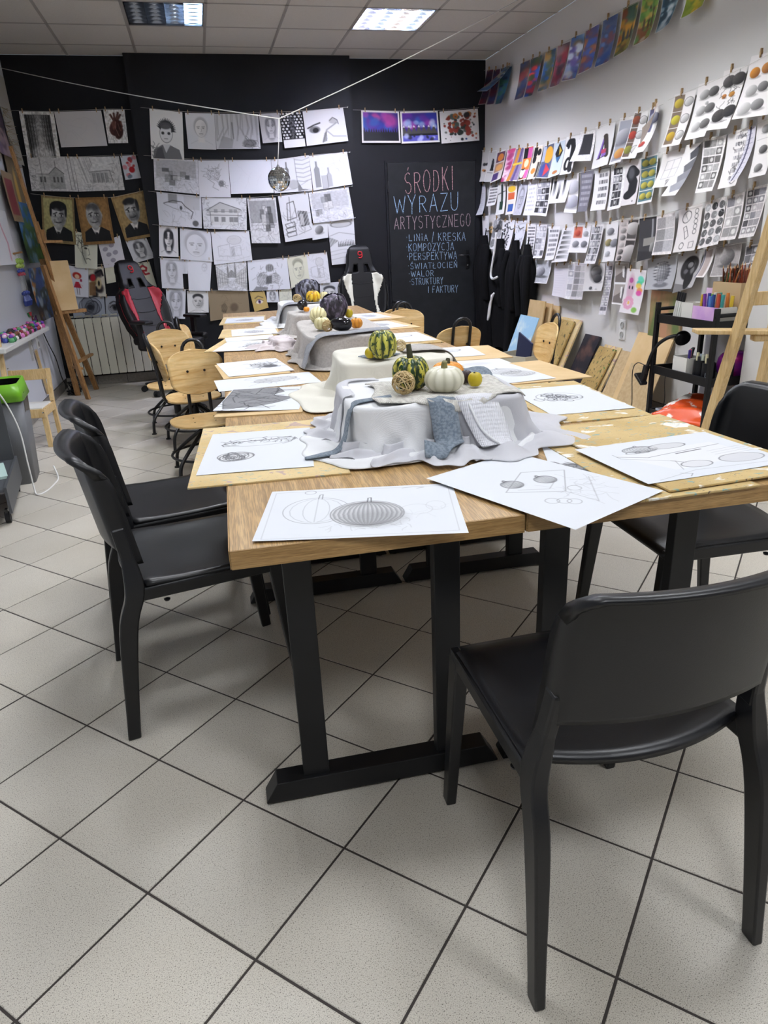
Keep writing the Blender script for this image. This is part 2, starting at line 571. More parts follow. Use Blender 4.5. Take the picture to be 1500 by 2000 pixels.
hd = MB().box((2.90, YB - 0.038, 1.04), (0.04, 0.008, 0.20)).build('handle_plate', BLACKM, door, bevel=0.003)
MB().tube([(2.90, YB - 0.04, 1.08), (2.90, YB - 0.085, 1.08), (2.885, YB - 0.09, 1.08), (2.78, YB - 0.09, 1.085)], 0.010, 8).build('lever', BLACKM, hd, smooth=True)
MB().lathe([(0.008, 0), (0.008, 0.01), (0.0, 0.012)], 10).build('keyhole_boss', STEEL, hd).matrix_local = Matrix.Translation((2.90, YB - 0.042, 0.98)) @ Matrix.Rotation(PI / 2, 4, 'X')
for z in (0.25, 1.0, 1.80):
 MB().tube([(dx0 - 0.004, YB - 0.036, z - 0.05), (dx0 - 0.004, YB - 0.036, z + 0.05)], 0.008, 8).build('hinge', BLACKM, door)
def socket(name, loc, nrm, label):
 """double wall socket, wide axis vertical"""
 t = thing(name, label, 'socket', loc, math.atan2(nrm[1], nrm[0]) - PI / 2 + PI)
 MB().box((0, -0.005, 0), (0.08, 0.01, 0.15)).build('cover_plate', WHITEP, t, bevel=0.004)
 for dz in (-0.036, 0.036):
  b = MB().lathe([(0.024, 0), (0.024, 0.004), (0.019, 0.004), (0.018, -0.001), (0, -0.001)], 16).build('outlet_cup', mat('socket_grey', 'a9a9a6', 0.5), t)
  b.matrix_local = Matrix.Translation((0, -0.011, dz)) @ Matrix.Rotation(PI / 2, 4, 'X')
 return t
socket('wall_socket', (XR, 4.91, 0.55), (-1, 0, 0), 'white double wall socket on the right wall above leaning boards')
# tables
TZ, TW, TL, TROT = 0.73, 0.60, 1.32, math.radians(-1.8)
TORG = Vector((-0.015, 1.243, 0))
def tw(x, y, z=0.0):
 """a point given in the tables' own frame (x across, y along)"""
 c, s = math.cos(TROT), math.sin(TROT)
 return Vector((TORG.x + c * x - s * y, TORG.y + s * x + c * y, z))
def make_table():
 t = thing('work_table', 'table', 'table')
 top = MB().box((TW / 2, TL / 2, TZ - 0.02), (TW - 0.002, TL - 0.002, 0.04)).build('tabletop', OAK, t, bevel=0.0015)
 MB().box((TW / 2, -0.0012 + 0.0005, TZ - 0.02), (TW - 0.004, 0.0016, 0.0385)).build('edge_band', OAK_EDGE, top)
 MB().box((0.0, TL / 2, TZ - 0.02), (0.0016, TL - 0.004, 0.0385)).build('edge_band', mat('oak_edge_side', 'a47e4a', 0.4, noise=(5, 'bd9862', (22, 0.8, 22))), top)
 for yy in (0.14, TL - 0.14):
  f = MB()
  L = 0.295
  f.prism([(-L, 0.012), (-L + 0.03, 0.062), (L - 0.03, 0.062), (L, 0.012), (L, 0.008), (-L, 0.008)], 0.055,
    Matrix.Translation((TW / 2, yy + 0.0275, 0)) @ Matrix.Rotation(PI / 2, 4, 'X'))
  ft = f.build('foot_bar', BLACKM2, t, bevel=0.002)
  for sx in (-1, 1):
   MB().lathe([(0.014, 0), (0.014, 0.010)], 12, (TW / 2 + sx * 0.27, yy, 0.0)).build('glide', RUBBER, ft)
   MB().box((TW / 2 + sx * 0.168, yy, (TZ - 0.04 + 0.06) / 2), (0.062, 0.032, TZ - 0.04 - 0.06)).build('upright', BLACKM2, t, bevel=0.002)
  MB().box((TW / 2, yy, TZ - 0.055), (0.54, 0.04, 0.03)).build('top_rail', BLACKM2, t)
 return t
TABLE_LABELS = {
 (0, 0): 'oak-topped work table at the near end with a pumpkin sketch on it',
 (1, 0): 'oak-topped work table on the right at the near end under splattered boards',
 (0, 1): 'second oak-topped work table along the left, with the dark hatched drawing',
 (1, 1): 'second oak-topped work table along the right, beside the leaning boards',
 (0, 2): 'third oak-topped work table along the left, beside the plywood stools',
 (1, 2): 'third oak-topped work table along the right, under the grey striped cloth',
 (0, 3): 'oak-topped work table at the far left end of the row',
 (1, 3): 'oak-topped work table at the far right end before the white gaming chair'}
t0_ = make_table()
for k, ((i, j), lab) in enumerate(TABLE_LABELS.items()):
 t = t0_ if k == 0 else copy_tree(t0_)
 place(t, tw(i * (TW + 0.004), j * (TL + 0.002)), TROT, lab, 'two rows of work tables')
# black stacking chairs
def make_chair():
 t = thing('stacking_chair', 'chair', 'chair')
 def yb(z):
  return -0.182 - (z - 0.43) * 0.155
 def post(sx):
  pts = [(sx * 0.222, -0.250, 0.0), (sx * 0.215, -0.212, 0.32), (sx * 0.209, -0.178, 0.43), (sx * 0.194, yb(0.52) + 0.018, 0.52), (sx * 0.183, yb(0.60) + 0.02, 0.60)]
  pts = catmull(pts, 5)
  b = MB()
  ring = [(-0.013, -0.021), (0.013, -0.021), (0.013, 0.021), (-0.013, 0.021)]
  vs, fs = [], []
  for p in pts:
   k = 0.82 + 0.35 * sstep(0.0, 0.42, p.z) - 0.35 * sstep(0.45, 0.55, p.z)
   for (a, c) in ring:
    vs.append((p.x + a * k, p.y + c * k, p.z))
  n = len(pts)
  for i in range(n - 1):
   for k in range(4):
    l = (k + 1) % 4
    fs.append((i * 4 + k, i * 4 + l, i * 4 + 4 + l, i * 4 + 4 + k))
  fs += [(3, 2, 1, 0), tuple(range(4 * n - 4, 4 * n))]
  return b.add(vs, fs)
 for sx in (-1, 1):
  post(sx).build('rear_leg', BLACKP, t, bevel=0.004, auto=30)
  f = MB().bar((sx * 0.212, 0.245, 0.0), (sx * 0.2, 0.205, 0.428), 0.024, 0.032, (0, 1, 0), 0.032, 0.046)
  f.build('front_leg', BLACKP, t, bevel=0.004)
  r = MB().bar((sx * 0.204, 0.225, 0.425), (sx * 0.207, -0.18, 0.423), 0.022, 0.036)
  r.build('side_rail', BLACKP, t, bevel=0.005)
  MB().lathe([(0.007, -0.005), (0.009, 0.0), (0.0, 0.004)], 10, (sx * 0.206, -0.10, 0.394)).build('bolt', BLACKM, t)
 def seat(u, v):
  s = 2 * u - 1
  x = s * 0.212 * (1 - 0.02 * v)
  y = -0.145 + 0.375 * v
  y -= 0.055 * (1 - sstep(0, 0.6, v)) * (1 - s * s)
  z = 0.447 - 0.012 * math.sin(PI * min(max((v - 0.05) / 0.8, 0), 1)) * (1 - s ** 4) - 0.018 * max(v - 0.86, 0) / 0.14 + 0.003 * (1 - sstep(0, 0.25, v)) - 0.004 * (max(abs(s) - 0.86, 0) / 0.14) ** 2
  return Vector((x, y, z))
 MB().grid(seat, 21, 19).build('seat', BLACKP, t, smooth=True, solid=0.014)
 def back(u, v):
  s = 2 * u - 1
  a = abs(s)
  z0 = 0.555 - 0.05 * sstep(0.86, 0.95, a)
  z = z0 + (0.792 - z0) * min(v / 0.88, 1.0)
  fl = max(a - 0.84, 0) / 0.16
  bend = sstep(0, 0.45, fl)
  hw = 0.181 - 0.03 * (z - 0.55)
  x = math.copysign(hw * min(a, 0.86) / 0.86 + 0.010 * bend, s)
  y = yb(z) - 0.030 * (1 - min(a / 0.86, 1) ** 2) + 0.052 * max(fl - 0.2, 0) / 0.8
  if v > 0.88:
   q = (v - 0.88) / 0.12
   z += 0.010 * math.sin(q * PI / 2)
   y -= 0.030 * (1 - math.cos(q * PI / 2)) + 0.004 * q
   x *= 1 + 0.012 * q
  rr = max(a - 0.78, 0) / 0.22
  z -= 0.060 * rr ** 2.4 * sstep(0.55, 1.0, v)
  return Vector((x, y, z))
 MB().grid(back, 41, 24).build('backrest', BLACKP, t, smooth=True, solid=0.009)
 for sx in (-1, 1):
  MB().bar((sx * 0.196, yb(0.50) + 0.018, 0.495), (sx * 0.183, yb(0.61) + 0.020, 0.61), 0.024, 0.036, (0, 1, 0)).build('back_socket', BLACKP, t, bevel=0.006)
 return t
ch0 = make_chair()
CH = [((0.634, 1.005, 0), 0.0, 'black plastic chair standing with its back to the camera, nearest of all'),
  ((-0.135, 1.985, 0), math.radians(-80), 'black plastic chair at the left of the near table, nearer of two side by side'),
  ((-0.205, 2.47, 0), math.radians(-79), 'black plastic chair at the left of the near table, farther of two side by side'),
  ((1.365, 1.70, 0), math.radians(88), 'black plastic chair on the right facing the table, below the wooden easel')]
for k, (loc, rz, lab) in enumerate(CH):
 place(ch0 if k == 0 else copy_tree(ch0), loc, rz, lab, 'black plastic chairs')
# plywood swivel stools with backs
def make_stool():
 t = thing('swivel_stool', 'stool', 'stool')
 r = 0.011
 for k in range(4):
  a = PI / 4 + k * PI / 2
  c, s = math.cos(a), math.sin(a)
  P = [(c * 0.03, s * 0.03, 0.255), (c * 0.06, s * 0.06, 0.245), (c * 0.20, s * 0.20, 0.150), (c * 0.255, s * 0.255, 0.095), (c * 0.272, s * 0.272, 0.0)]
  lg = MB().tube(catmull(P, 5), r, 8).build('leg', BLACKM, t, smooth=True)
  MB().lathe([(0.018, 0), (0.018, 0.006), (0.008, 0.010), (0.008, 0.02)], 12, (c * 0.272, s * 0.272, 0)).build('glide', RUBBER, lg)
 MB().tube([(0.215 * math.cos(2 * PI * k / 32), 0.215 * math.sin(2 * PI * k / 32), 0.128) for k in range(32)], 0.008, 8, closed=True).build('foot_ring', BLACKM, t, smooth=True)
 MB().lathe([(0.026, 0.10), (0.026, 0.26), (0.02, 0.262), (0.02, 0.305), (0.05, 0.308), (0.05, 0.314)], 16).build('column', BLACKM, t, auto=30)
 pts = []
 for k in range(48):
  a = 2 * PI * k / 48
  x = 0.195 * math.copysign(abs(math.cos(a)) ** 0.78, math.cos(a))
  y = 0.185 * math.copysign(abs(math.sin(a)) ** 0.78, math.sin(a))
  pts.append((x * (1 - 0.12 * y / 0.185), y))
 st = MB().prism(pts, 0.013, Matrix.Translation((0, 0, 0.314))).build('seat', PINE, t, bevel=0.004)
 for x, y in ((-0.06, -0.06), (0.06, -0.06), (-0.06, 0.06), (0.06, 0.06)):
  MB().lathe([(0.005, 0), (0.004, 0.002), (0, 0.002)], 8, (x, y, 0.327)).build('screw', BLACKM, st)
 h = 0.062
 left = [(-h, 0.02, 0.302), (-h, -0.12, 0.30), (-h, -0.165, 0.305), (-h, -0.195, 0.335), (-h, -0.202, 0.40), (-h, -0.215, 0.55), (-h, -0.245, 0.70)]
 arc = []
 for k in range(1, 8):
  a = PI - PI * k / 8
  arc.append((h * math.cos(a), -0.245 - 0.012 * math.sin(a), 0.70 + h * 1.0 * math.sin(a)))
 right = [(-x, y, z) for x, y, z in reversed(left)]
 MB().tube(catmull(left, 4)[:-1] + [Vector(p) for p in [left[-1]] + arc] + catmull(right, 4), 0.0105, 8).build('back_tube', BLACKM, t, smooth=True)
 def bk(u, v, off=0.0):
  s = 2 * u - 1
  w = 0.150 + 0.018 * v
  z = 0.445 + 0.265 * v
  e = 0.245 * 0 + 1
  q = max(abs(2 * v - 1) - 0.45, 0) / 0.55
  w *= max(1 - q ** 2.4, 0.0) ** 0.5 * 0.9 + 0.1 * (1 - q)
  x = s * w
  y = -0.172 - 0.22 * (z - 0.445) + 0.028 * (x / 0.16) ** 2
  return Vector((x, y, z))
 bo = MB().grid(bk, 21, 27).build('backrest', PINE, t, smooth=True, solid=0.011)
 for sx in (-1, 1):
  MB().lathe([(0.0075, -0.003), (0.0075, 0.0015), (0, 0.002)], 10).build('bolt_hole', mat('dark_hole', '1a0f0a', 0.8), bo).matrix_local = \
   Matrix.Translation((sx * 0.05, -0.196 + 0.010, 0.585)) @ Matrix.Rotation(-PI / 2, 4, 'X')
  MB().tube([(sx * h, -0.222, 0.585), (sx * 0.05, -0.20, 0.585)], 0.009, 8).build('bracket', BLACKM, t)
 return t
st0 = make_stool()
ST = [((-0.085, 4.20, 0), PI + 0.08, 'plywood swivel stool at the left of the tables, its back in front of another stool'),
  ((-0.155, 4.97, 0), -PI / 2 + 0.15, 'plywood swivel stool seen from the side with its tube back towards the bin'),
  ((-0.30, 5.52, 0), PI + 0.05, 'plywood swivel stool before the red and black gaming chair'),
  ((0.02, 6.02, 0), -PI / 2 - 0.1, 'plywood swivel stool below the brown paper sheet on the black wall'),
  ((2.02, 4.40, 0), PI / 2 - 0.05, 'plywood swivel stool turned sideways before the leaning drawing boards'),
  ((1.65, 4.80, 0), 0.06, 'plywood swivel stool with its tube back facing us, left of the hanging coats'),
  ((1.66, 5.83, 0), PI - 0.1, 'plywood swivel stool facing us below the chalked door'),
  ((1.60, 6.42, 0), 0.3, 'plywood swivel stool half hidden next to the white gaming chair')]
for k, (loc, rz, lab) in enumerate(ST):
 place(st0 if k == 0 else copy_tree(st0), loc, rz, lab, 'plywood swivel stools')
# gaming chairs
FABK = mat('black_leatherette', '0a0a0c', 0.5, spec=0.35, bump=(150, 0.1))
def gaming_chair(loc, rz, accent, label, arms, tilt=0.0):
 t = thing('gaming_chair', label, 'chair', loc, rz)
 ACC = accent
 for k in range(5):
  a = 2 * PI * k / 5 + 0.3
  c, s = math.cos(a), math.sin(a)
  lg = MB().bar((0, 0, 0.11), (c * 0.30, s * 0.30, 0.075), 0.05, 0.035, (0, 0, 1), 0.035, 0.022).build('base_arm', BLACKP, t, bevel=0.006)
  for e in (-1, 1):
   w = MB().lathe([(0.012, -0.01), (0.028, -0.008), (0.028, 0.008), (0.012, 0.01)], 16).build('caster_wheel', RUBBER, lg)
   w.matrix_local = Matrix.Translation((c * 0.315 - s * e * 0.016, s * 0.315 + c * e * 0.016, 0.028)) @ Matrix.Rotation(a, 4, 'Z') @ Matrix.Rotation(PI / 2, 4, 'X')
 MB().lathe([(0.035, 0.09), (0.035, 0.22), (0.02, 0.22), (0.02, 0.40)], 16).build('gas_lift', BLACKM, t, auto=30)
 sb = MB()
 sb.prism(rrect(0.50, 0.50, 0.10), 0.10, Matrix.Translation((0, 0.02, 0.40)))
 s = sb.build('seat', FABK, t, bevel=0.03, seg=3)
 for sx in (-1, 1):
  MB().bar((sx * 0.235, -0.2, 0.49), (sx * 0.235, 0.25, 0.50), 0.07, 0.07).build('seat_bolster', FABK, s, bevel=0.025, seg=3)
 prof = [(0.0, 0.17), (0.06, 0.21), (0.16, 0.245), (0.28, 0.26), (0.38, 0.255), (0.46, 0.225), (0.53, 0.165), (0.60, 0.14), (0.68, 0.132), (0.745, 0.115), (0.78, 0.085), (0.795, 0.04)]
 def hw(z):
  for (z0, w0), (z1, w1) in zip(prof, prof[1:]):
   if z0 <= z <= z1:
    f = (z - z0) / (z1 - z0)
    f = f * f * (3 - 2 * f)
    return w0 + (w1 - w0) * f
  return prof[-1][1]
 bt = bpy.data.objects.new('backrest', None)
 COL.objects.link(bt)
 bt.parent = t
 bt.location = (0, -0.23, 0.46)
 bt.rotation_euler = (tilt + math.radians(12), 0, 0)
 H = 0.795
 def front(u, v):
  z = v * H
  s = 2 * u - 1
  w = hw(z)
  x = s * w
  bol = 0.055 * sstep(0.55, 0.95, abs(s)) * (1 - sstep(0.55, 0.72, z / H))
  y = 0.05 + bol - 0.05 * max(abs(s) - 0.9, 0) / 0.1
  if v > 0.93:
   y -= 0.04 * ((v - 0.93) / 0.07) ** 2
  return Vector((x, y, z))
 def hole(x, z):
  return 0.03 < abs(x) < 0.095 - (z - 0.53) * 0.25 and 0.515 < z < 0.60
 def patch(name, m, test, off=0.0, back=False):
  nu, nv = 61, 61
  vs, fs = [], []
  for j in range(nv):
   for i in range(nu):
    p = front(i / (nu - 1), j / (nv - 1))
    if back:
     p.y = -0.04 + 0.03 * (2 * i / (nu - 1) - 1) ** 2
    vs.append((p.x, p.y + off, p.z))
  for j in range(nv - 1):
   for i in range(nu - 1):
    u, v = (i + 0.5) / (nu - 1), (j + 0.5) / (nv - 1)
    p = front(u, v)
    if hole(p.x, p.z) or not test(2 * u - 1, p.x, p.z):
     continue
    a = j * nu + i
    fs.append((a, a + 1, a + nu + 1, a + nu)[::-1])
  used = sorted({i for f in fs for i in f})
  mp = {o: n for n, o in enumerate(used)}
  b = MB().add([vs[i] for i in used], [tuple(mp[i] for i in f) for f in fs])
  return b.build(name, m, bt, smooth=True, solid=0.012 if not back else 0.01)
 def is_acc(s, x, z):
  a = abs(x)
  if z < 0.05 or z > 0.50:
   return False
  inner = 0.112 + 0.05 * sstep(0.22, 0.30, z) * (1 - sstep(0.30, 0.42, z)) * 0 + (0.0 if z > 0.25 else 0.02 * (0.25 - z) / 0.25)
  width = 0.025 + 0.075 * sstep(0.20, 0.44, z) * (1 - 0.6 * sstep(0.46, 0.50, z)) + 0.02 * (1 - sstep(0, 0.2, z))
  return inner < a < inner + width
 patch('cushion', FABK, lambda s, x, z: not is_acc(s, x, z))
 patch('accent_panel', ACC, is_acc, 0.002)
 patch('rear_shell', FABK, lambda s, x, z: True, back=True)
 rim = [front(1.0, v / 40) for v in range(41)] + [front(0.0, 1 - v / 40) for v in range(41)]
 sw = MB()
 vs = []
 for p in rim:
  vs += [(p.x, p.y, p.z), (p.x, -0.01, p.z)]
 sw.add(vs, [(2 * i, 2 * i + 1, 2 * i + 3, 2 * i + 2) for i in range(len(rim) - 1)])
 sw.build('side_band', FABK, bt, smooth=True)
 MB().tube([p + Vector((0, 0.004, 0)) for p in rim], 0.005, 6).build('piping', ACC, bt, smooth=True)
 for sx in (-1, 1):
  pts = [(0.03, 0.517), (0.096, 0.517), (0.078, 0.598), (0.035, 0.598)]
  MB().tube([Vector((sx * x, 0.055, z)) for x, z in pts], 0.006, 6, closed=True).build('strap_hole_rim', BLACKM, bt)
 em = mat('emblem_red', 'c3202c', 0.4)
 pts = [(0.022, 0.70), (0.018, 0.715), (0.0, 0.722), (-0.018, 0.715), (-0.020, 0.695), (-0.006, 0.684), (0.016, 0.688), (0.022, 0.70), (0.022, 0.672), (0.008, 0.658), (-0.016, 0.660)]
 MB().tube([Vector((-x, 0.062, z)) for x, z in pts], 0.006, 6).build('emblem', em, bt)
 for z in (0.14, 0.27, 0.40):
  MB().tube([Vector((x, 0.057, z + (0.01 if abs(x) > 0.05 else 0))) for x in (-0.10, -0.05, 0.05, 0.10)], 0.0025, 6).build('seam', mat('seam_dark', '08080a', 0.7), bt)
 if arms:
  for sx in (-1, 1):
   a = MB().bar((sx * 0.30, 0.0, 0.44), (sx * 0.31, 0.0, 0.66), 0.03, 0.06, (0, 1, 0)).build('arm_post', BLACKP, t, bevel=0.006)
   MB().box((sx * 0.31, 0.03, 0.675), (0.09, 0.26, 0.028)).build('arm_pad', BLACKP, a, bevel=0.012, seg=3)
 return t
RED = mat('red_leatherette', 'a5182c', 0.5, bump=(150, 0.1))
IVORY = mat('ivory_leatherette', 'dedccb', 0.5, bump=(150, 0.1))
gaming_chair((1.64, 7.22, 0), PI + 0.03, IVORY, 'black and ivory gaming chair at the far end before the door', True)
gaming_chair((-0.36, 7.05, 0), PI + 0.70, RED, 'black and red gaming chair in front of the cream radiator', True, 0.17)
# radiator
t = thing('radiator', 'cream ribbed column radiator under the spiral drawing', 'radiator', (0, 0, 0))
sm = None
for k in range(11):
 x = -1.315 + k * 0.083
 if sm is None:
  b = MB()
  b.box((0, 0, 0), (0.078, 0.012, 0.56)).box((0, 0.035, 0.255), (0.072, 0.07, 0.05)).box((0, 0.035, -0.25), (0.072, 0.07, 0.05)).box((0, 0.04, 0), (0.012, 0.07, 0.5))
  so = b.build('section', CREAMM, t, bevel=0.006)
  sm = so
 else:
  so = sm.copy()
  COL.objects.link(so)
 so.parent = t
 so.location = (x, 7.685, 0.395)
for k in range(11):
 x = -1.315 + k * 0.083
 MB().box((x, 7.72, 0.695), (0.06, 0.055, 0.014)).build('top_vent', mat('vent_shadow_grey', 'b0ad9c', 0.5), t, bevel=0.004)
MB().tube([(-1.315, 7.735, 0.17), (-0.485, 7.735, 0.17)], 0.016, 8).tube([(-1.315, 7.735, 0.64), (-0.485, 7.735, 0.64)], 0.016, 8).build('header_pipe', CREAMM, t)
MB().tube([(-0.44, 7.735, 0.64), (-0.40, 7.735, 0.64)], 0.02, 10).build('valve', CHROME, t)
# easels
def easel_old():
 t = thing('studio_easel', 'brown wooden studio easel in the left corner holding an old board', 'easel')
 tp = Vector((-1.335, 6.75, 2.10))
 MB().bar((-1.17, 6.99, 0.0), (-1.30, 6.86, 1.20), 0.05, 0.028).build('front_leg', EASEL_OLD, t, bevel=0.003)
 MB().bar((-1.30, 7.25, 0.0), (-1.32, 7.0, 1.25), 0.05, 0.028).build('front_leg', EASEL_OLD, t, bevel=0.003)
 MB().bar((-1.16, 7.50, 0.0), (-1.29, 6.98, 1.15), 0.045, 0.028).build('rear_leg', EASEL_OLD, t, bevel=0.003)
 MB().bar((-1.235, 7.02, 0.78), tp, 0.055, 0.024, (1, 0, 0)).build('mast', EASEL_OLD, t, bevel=0.003)
 MB().bar((-1.215, 7.04, 0.80), (-1.30, 6.98, 1.55), 0.03, 0.022, (1, 0, 0)).build('mast_slide', EASEL_OLD, t, bevel=0.003)
 MB().box((-1.285, 6.97, 1.43), (0.07, 0.07, 0.11)).build('top_clamp', EASEL_OLD, t, bevel=0.006)
 MB().bar((-1.27, 6.90, 1.385), (-1.13, 6.99, 1.385), 0.03, 0.02).build('clamp_lip', EASEL_OLD, t, bevel=0.003)
 MB().bar((-1.30, 6.93, 0.80), (-1.05, 7.03, 0.80), 0.07, 0.03).build('tray', EASEL_OLD, t, bevel=0.004)
 MB().bar((-1.21, 7.06, 0.34), (-1.13, 7.40, 0.36), 0.04, 0.022).build('stretcher', EASEL_OLD, t, bevel=0.003)
 MB().bar((-1.28, 7.2, 0.28), (-1.19, 7.04, 0.28), 0.04, 0.022).build('stretcher', EASEL_OLD, t, bevel=0.003)
 return t
easel_old()
bd = MB()
M = Matrix.Translation((-1.195, 6.97, 1.02)) @ Matrix.Rotation(math.radians(20), 4, 'Z') @ Matrix.Rotation(math.radians(-8), 4, 'X')
bd.prism(rrect(0.17, 0.42, 0.004, 1), 0.02, M @ Matrix.Rotation(PI / 2, 4, 'X'))
o = bd.build('drawing_board', BOARD3, None, bevel=0.002)
tag(o, 'small stained drawing board resting on the tray of the brown easel', 'board')
def easel_new():
 t = thing('studio_easel', 'pale pine studio easel standing in front of the black trolley', 'easel')
 A0, A1 = Vector((2.40, 3.04, 0.0)), Vector((2.40, 2.60, 1.75))
 B0, B1 = Vector((2.86, 2.86, 0.0)), Vector((2.50, 2.55, 1.75))
 MB().bar(A0, A1, 0.05, 0.034, (1, 0, 0)).build('front_leg', EASEL, t, bevel=0.003)
 MB().bar((2.66, 2.98, 0.0), (2.62, 2.86, 0.86), 0.045, 0.034, (1, 0, 0)).build('front_leg', EASEL, t, bevel=0.003)
 MB().bar((2.75, 2.45, 0.0), (2.44, 2.62, 1.65), 0.045, 0.03, (1, 0, 0)).build('rear_leg', EASEL, t, bevel=0.003)
 def onA(z):
  return A0 + (A1 - A0) * (z / 1.75)
 p = onA(0.27)
 MB().bar(p, (2.64, 2.94, 0.24), 0.022, 0.055).build('stretcher', EASEL, t, bevel=0.003)
 p = onA(0.95)
 MB().bar(p, (2.82, 2.72, 0.95), 0.022, 0.06).build('cross_bar', EASEL, t, bevel=0.003)
 MB().bar((2.26, 2.96, 0.80), (2.86, 2.72, 0.78), 0.10, 0.02).build('shelf', EASEL, t, bevel=0.004)
 MB().bar((2.50, 2.86, 0.765), (2.80, 2.74, 0.765), 0.06, 0.035).build('shelf_block', EASEL, t, bevel=0.01)
 return t
easel_new()
t = thing('wooden_post', 'pale upright wooden slat at the left edge behind the green bin', 'slat')
MB().bar((-1.38, 5.15, 0.0), (-1.40, 5.42, 1.05), 0.035, 0.03, (1, 0, 0)).build('slat', EASEL, t, bevel=0.003)
MB().lathe([(0.006, 0), (0.006, 0.004), (0, 0.006)], 8, (-1.36, 5.29, 0.56)).build('screw', STEEL, t)
# small child's chair
t = thing('child_chair', 'small pine child chair with a white seat by the left wall', 'chair', (-1.305, 5.40, 0), math.radians(-4))
for sx in (-1, 1):
 MB().bar((sx * 0.125, -0.13, 0), (sx * 0.125, -0.13, 0.27), 0.032, 0.032, (0, 1, 0)).build('front_leg', EASEL, t, bevel=0.002)
 MB().bar((sx * 0.128, 0.135, 0), (sx * 0.128, 0.115, 0.28), 0.026, 0.036, (0, 1, 0)).build('rear_leg', EASEL, t, bevel=0.002)
 MB().bar((sx * 0.128, 0.115, 0.28), (sx * 0.128, 0.165, 0.51), 0.026, 0.036, (0, 1, 0)).build('back_post', EASEL, t, bevel=0.002)
 MB().bar((sx * 0.128, -0.11, 0.247), (sx * 0.128, 0.11, 0.247), 0.02, 0.055).build('side_rail', EASEL, t, bevel=0.002)
MB().bar((-0.14, -0.142, 0.245), (0.14, -0.142, 0.245), 0.018, 0.06).build('front_rail', EASEL, t, bevel=0.002)
MB().bar((-0.142, 0.16, 0.472), (0.142, 0.16, 0.472), 0.018, 0.075).build('back_slat', EASEL, t, bevel=0.002)
MB().box((0, 0, 0.276), (0.24, 0.25, 0.010)).build('seat_panel', WHITEP, t, bevel=0.002)
MB().lathe([(0.006, 0), (0.006, 0.003), (0, 0.004)], 8).build('screw', CHROME, t).matrix_local = Matrix.Translation((0.125, -0.148, 0.25)) @ Matrix.Rotation(PI / 2, 4, 'X')
# waste bin and rolling tray at the left edge
GREENP = mat('lime_plastic', '6fae22', 0.4)
GREYP = mat('grey_plastic', '6c6e72', 0.5)
BAG = mat('black_bin_bag', '0d0d0f', 0.25, spec=0.6, bump=(18, 0.9))
t = thing('waste_bin', 'grey waste bin with lime green rim and black bag liner', 'bin', (-1.235, 4.50, 0), math.radians(6))
def frust(w0, d0, w1, d1, z0, z1, wall=0.0):
 b = MB()
 n = 7
 a0, a1 = rrect(w0, d0, 0.035, n), rrect(w1, d1, 0.045, n)
 m = len(a0)
 vs = [(x, y, z0) for x, y in a0] + [(x, y, z1) for x, y in a1]
 fs = [(i, (i + 1) % m, m + (i + 1) % m, m + i) for i in range(m)]
 return b.add(vs, fs)
b = frust(0.20, 0.27, 0.26, 0.34, 0.0, 0.50)
b.add([(x, y, 0.0) for x, y in rrect(0.20, 0.27, 0.035, 7)], [tuple(range(32))[::-1]])
b.build('body', GREYP, t, auto=40, solid=0.006)
bg = MB().grid(lambda u, v: Vector((0.137 * math.copysign(abs(math.cos(2 * PI * u)) ** 0.45, math.cos(2 * PI * u)) * (1 + 0.02 * math.sin(34 * u)) * (1 - 0.06 * v),
         0.178 * math.copysign(abs(math.sin(2 * PI * u)) ** 0.45, math.sin(2 * PI * u)) * (1 + 0.02 * math.sin(29 * u + 1)) * (1 - 0.06 * v),
         0.535 - (0.105 + 0.018 * math.sin(17 * u) + 0.02 * math.sin(7 * u + 1)) * v)), 60, 8, wrap=True)
bg.build('bag', BAG, t, smooth=True)
rim = frust(0.278, 0.362, 0.25, 0.33, 0.50, 0.60)
rim.build('green_rim', GREENP, t, auto=40, solid=0.008)
MB().grid(lambda u, v: Vector((0.12 * math.copysign(abs(math.cos(2 * PI * u)) ** 0.5, math.cos(2 * PI * u)), 0.155 * math.copysign(abs(math.sin(2 * PI * u)) ** 0.5, math.sin(2 * PI * u)), 0.59 - 0.25 * v)), 40, 4, wrap=True).build('bag_inside', BAG, t, smooth=True)
t = thing('rolling_tray', 'dark grey rolling tray cart at the left edge on black casters', 'trolley', (-1.30, 3.95, 0), math.radians(8))
DG = mat('dark_grey_laminate', '4a4c50', 0.5)
MB().box((0, 0.0, 0.18), (0.36, 0.62, 0.014)).build('shelf', DG, t, bevel=0.002)
MB().box((0.175, 0.0, 0.13), (0.014, 0.64, 0.14)).build('front_panel', DG, t, bevel=0.002)
MB().box((0.02, 0.30, 0.36), (0.30, 0.014, 0.56)).build('side_panel', DG, t, bevel=0.002)
MB().box((0, 0.0, 0.66), (0.34, 0.64, 0.016)).build('top', DG, t, bevel=0.002)
for x, y in ((0.15, 0.27), (0.15, -0.27), (-0.13, 0.27), (-0.13, -0.27)):
 c = MB().tube([(x - 0.012, y, 0.03), (x + 0.012, y, 0.03)], 0.03, 14).build('caster_wheel', RUBBER, t)
 MB().bar((x, y, 0.03), (x, y, 0.075), 0.014, 0.03, (0, 1, 0)).build('caster_fork', BLACKM, c)
t = tag(MB().box((-1.26, 3.98, 0.195), (0.21, 0.30, 0.014), RZ(0.3)).build('paper_pad', mat('mint_paper', 'b9d3cb', 0.7)), 'pale mint paper pad on the grey rolling tray', 'paper')
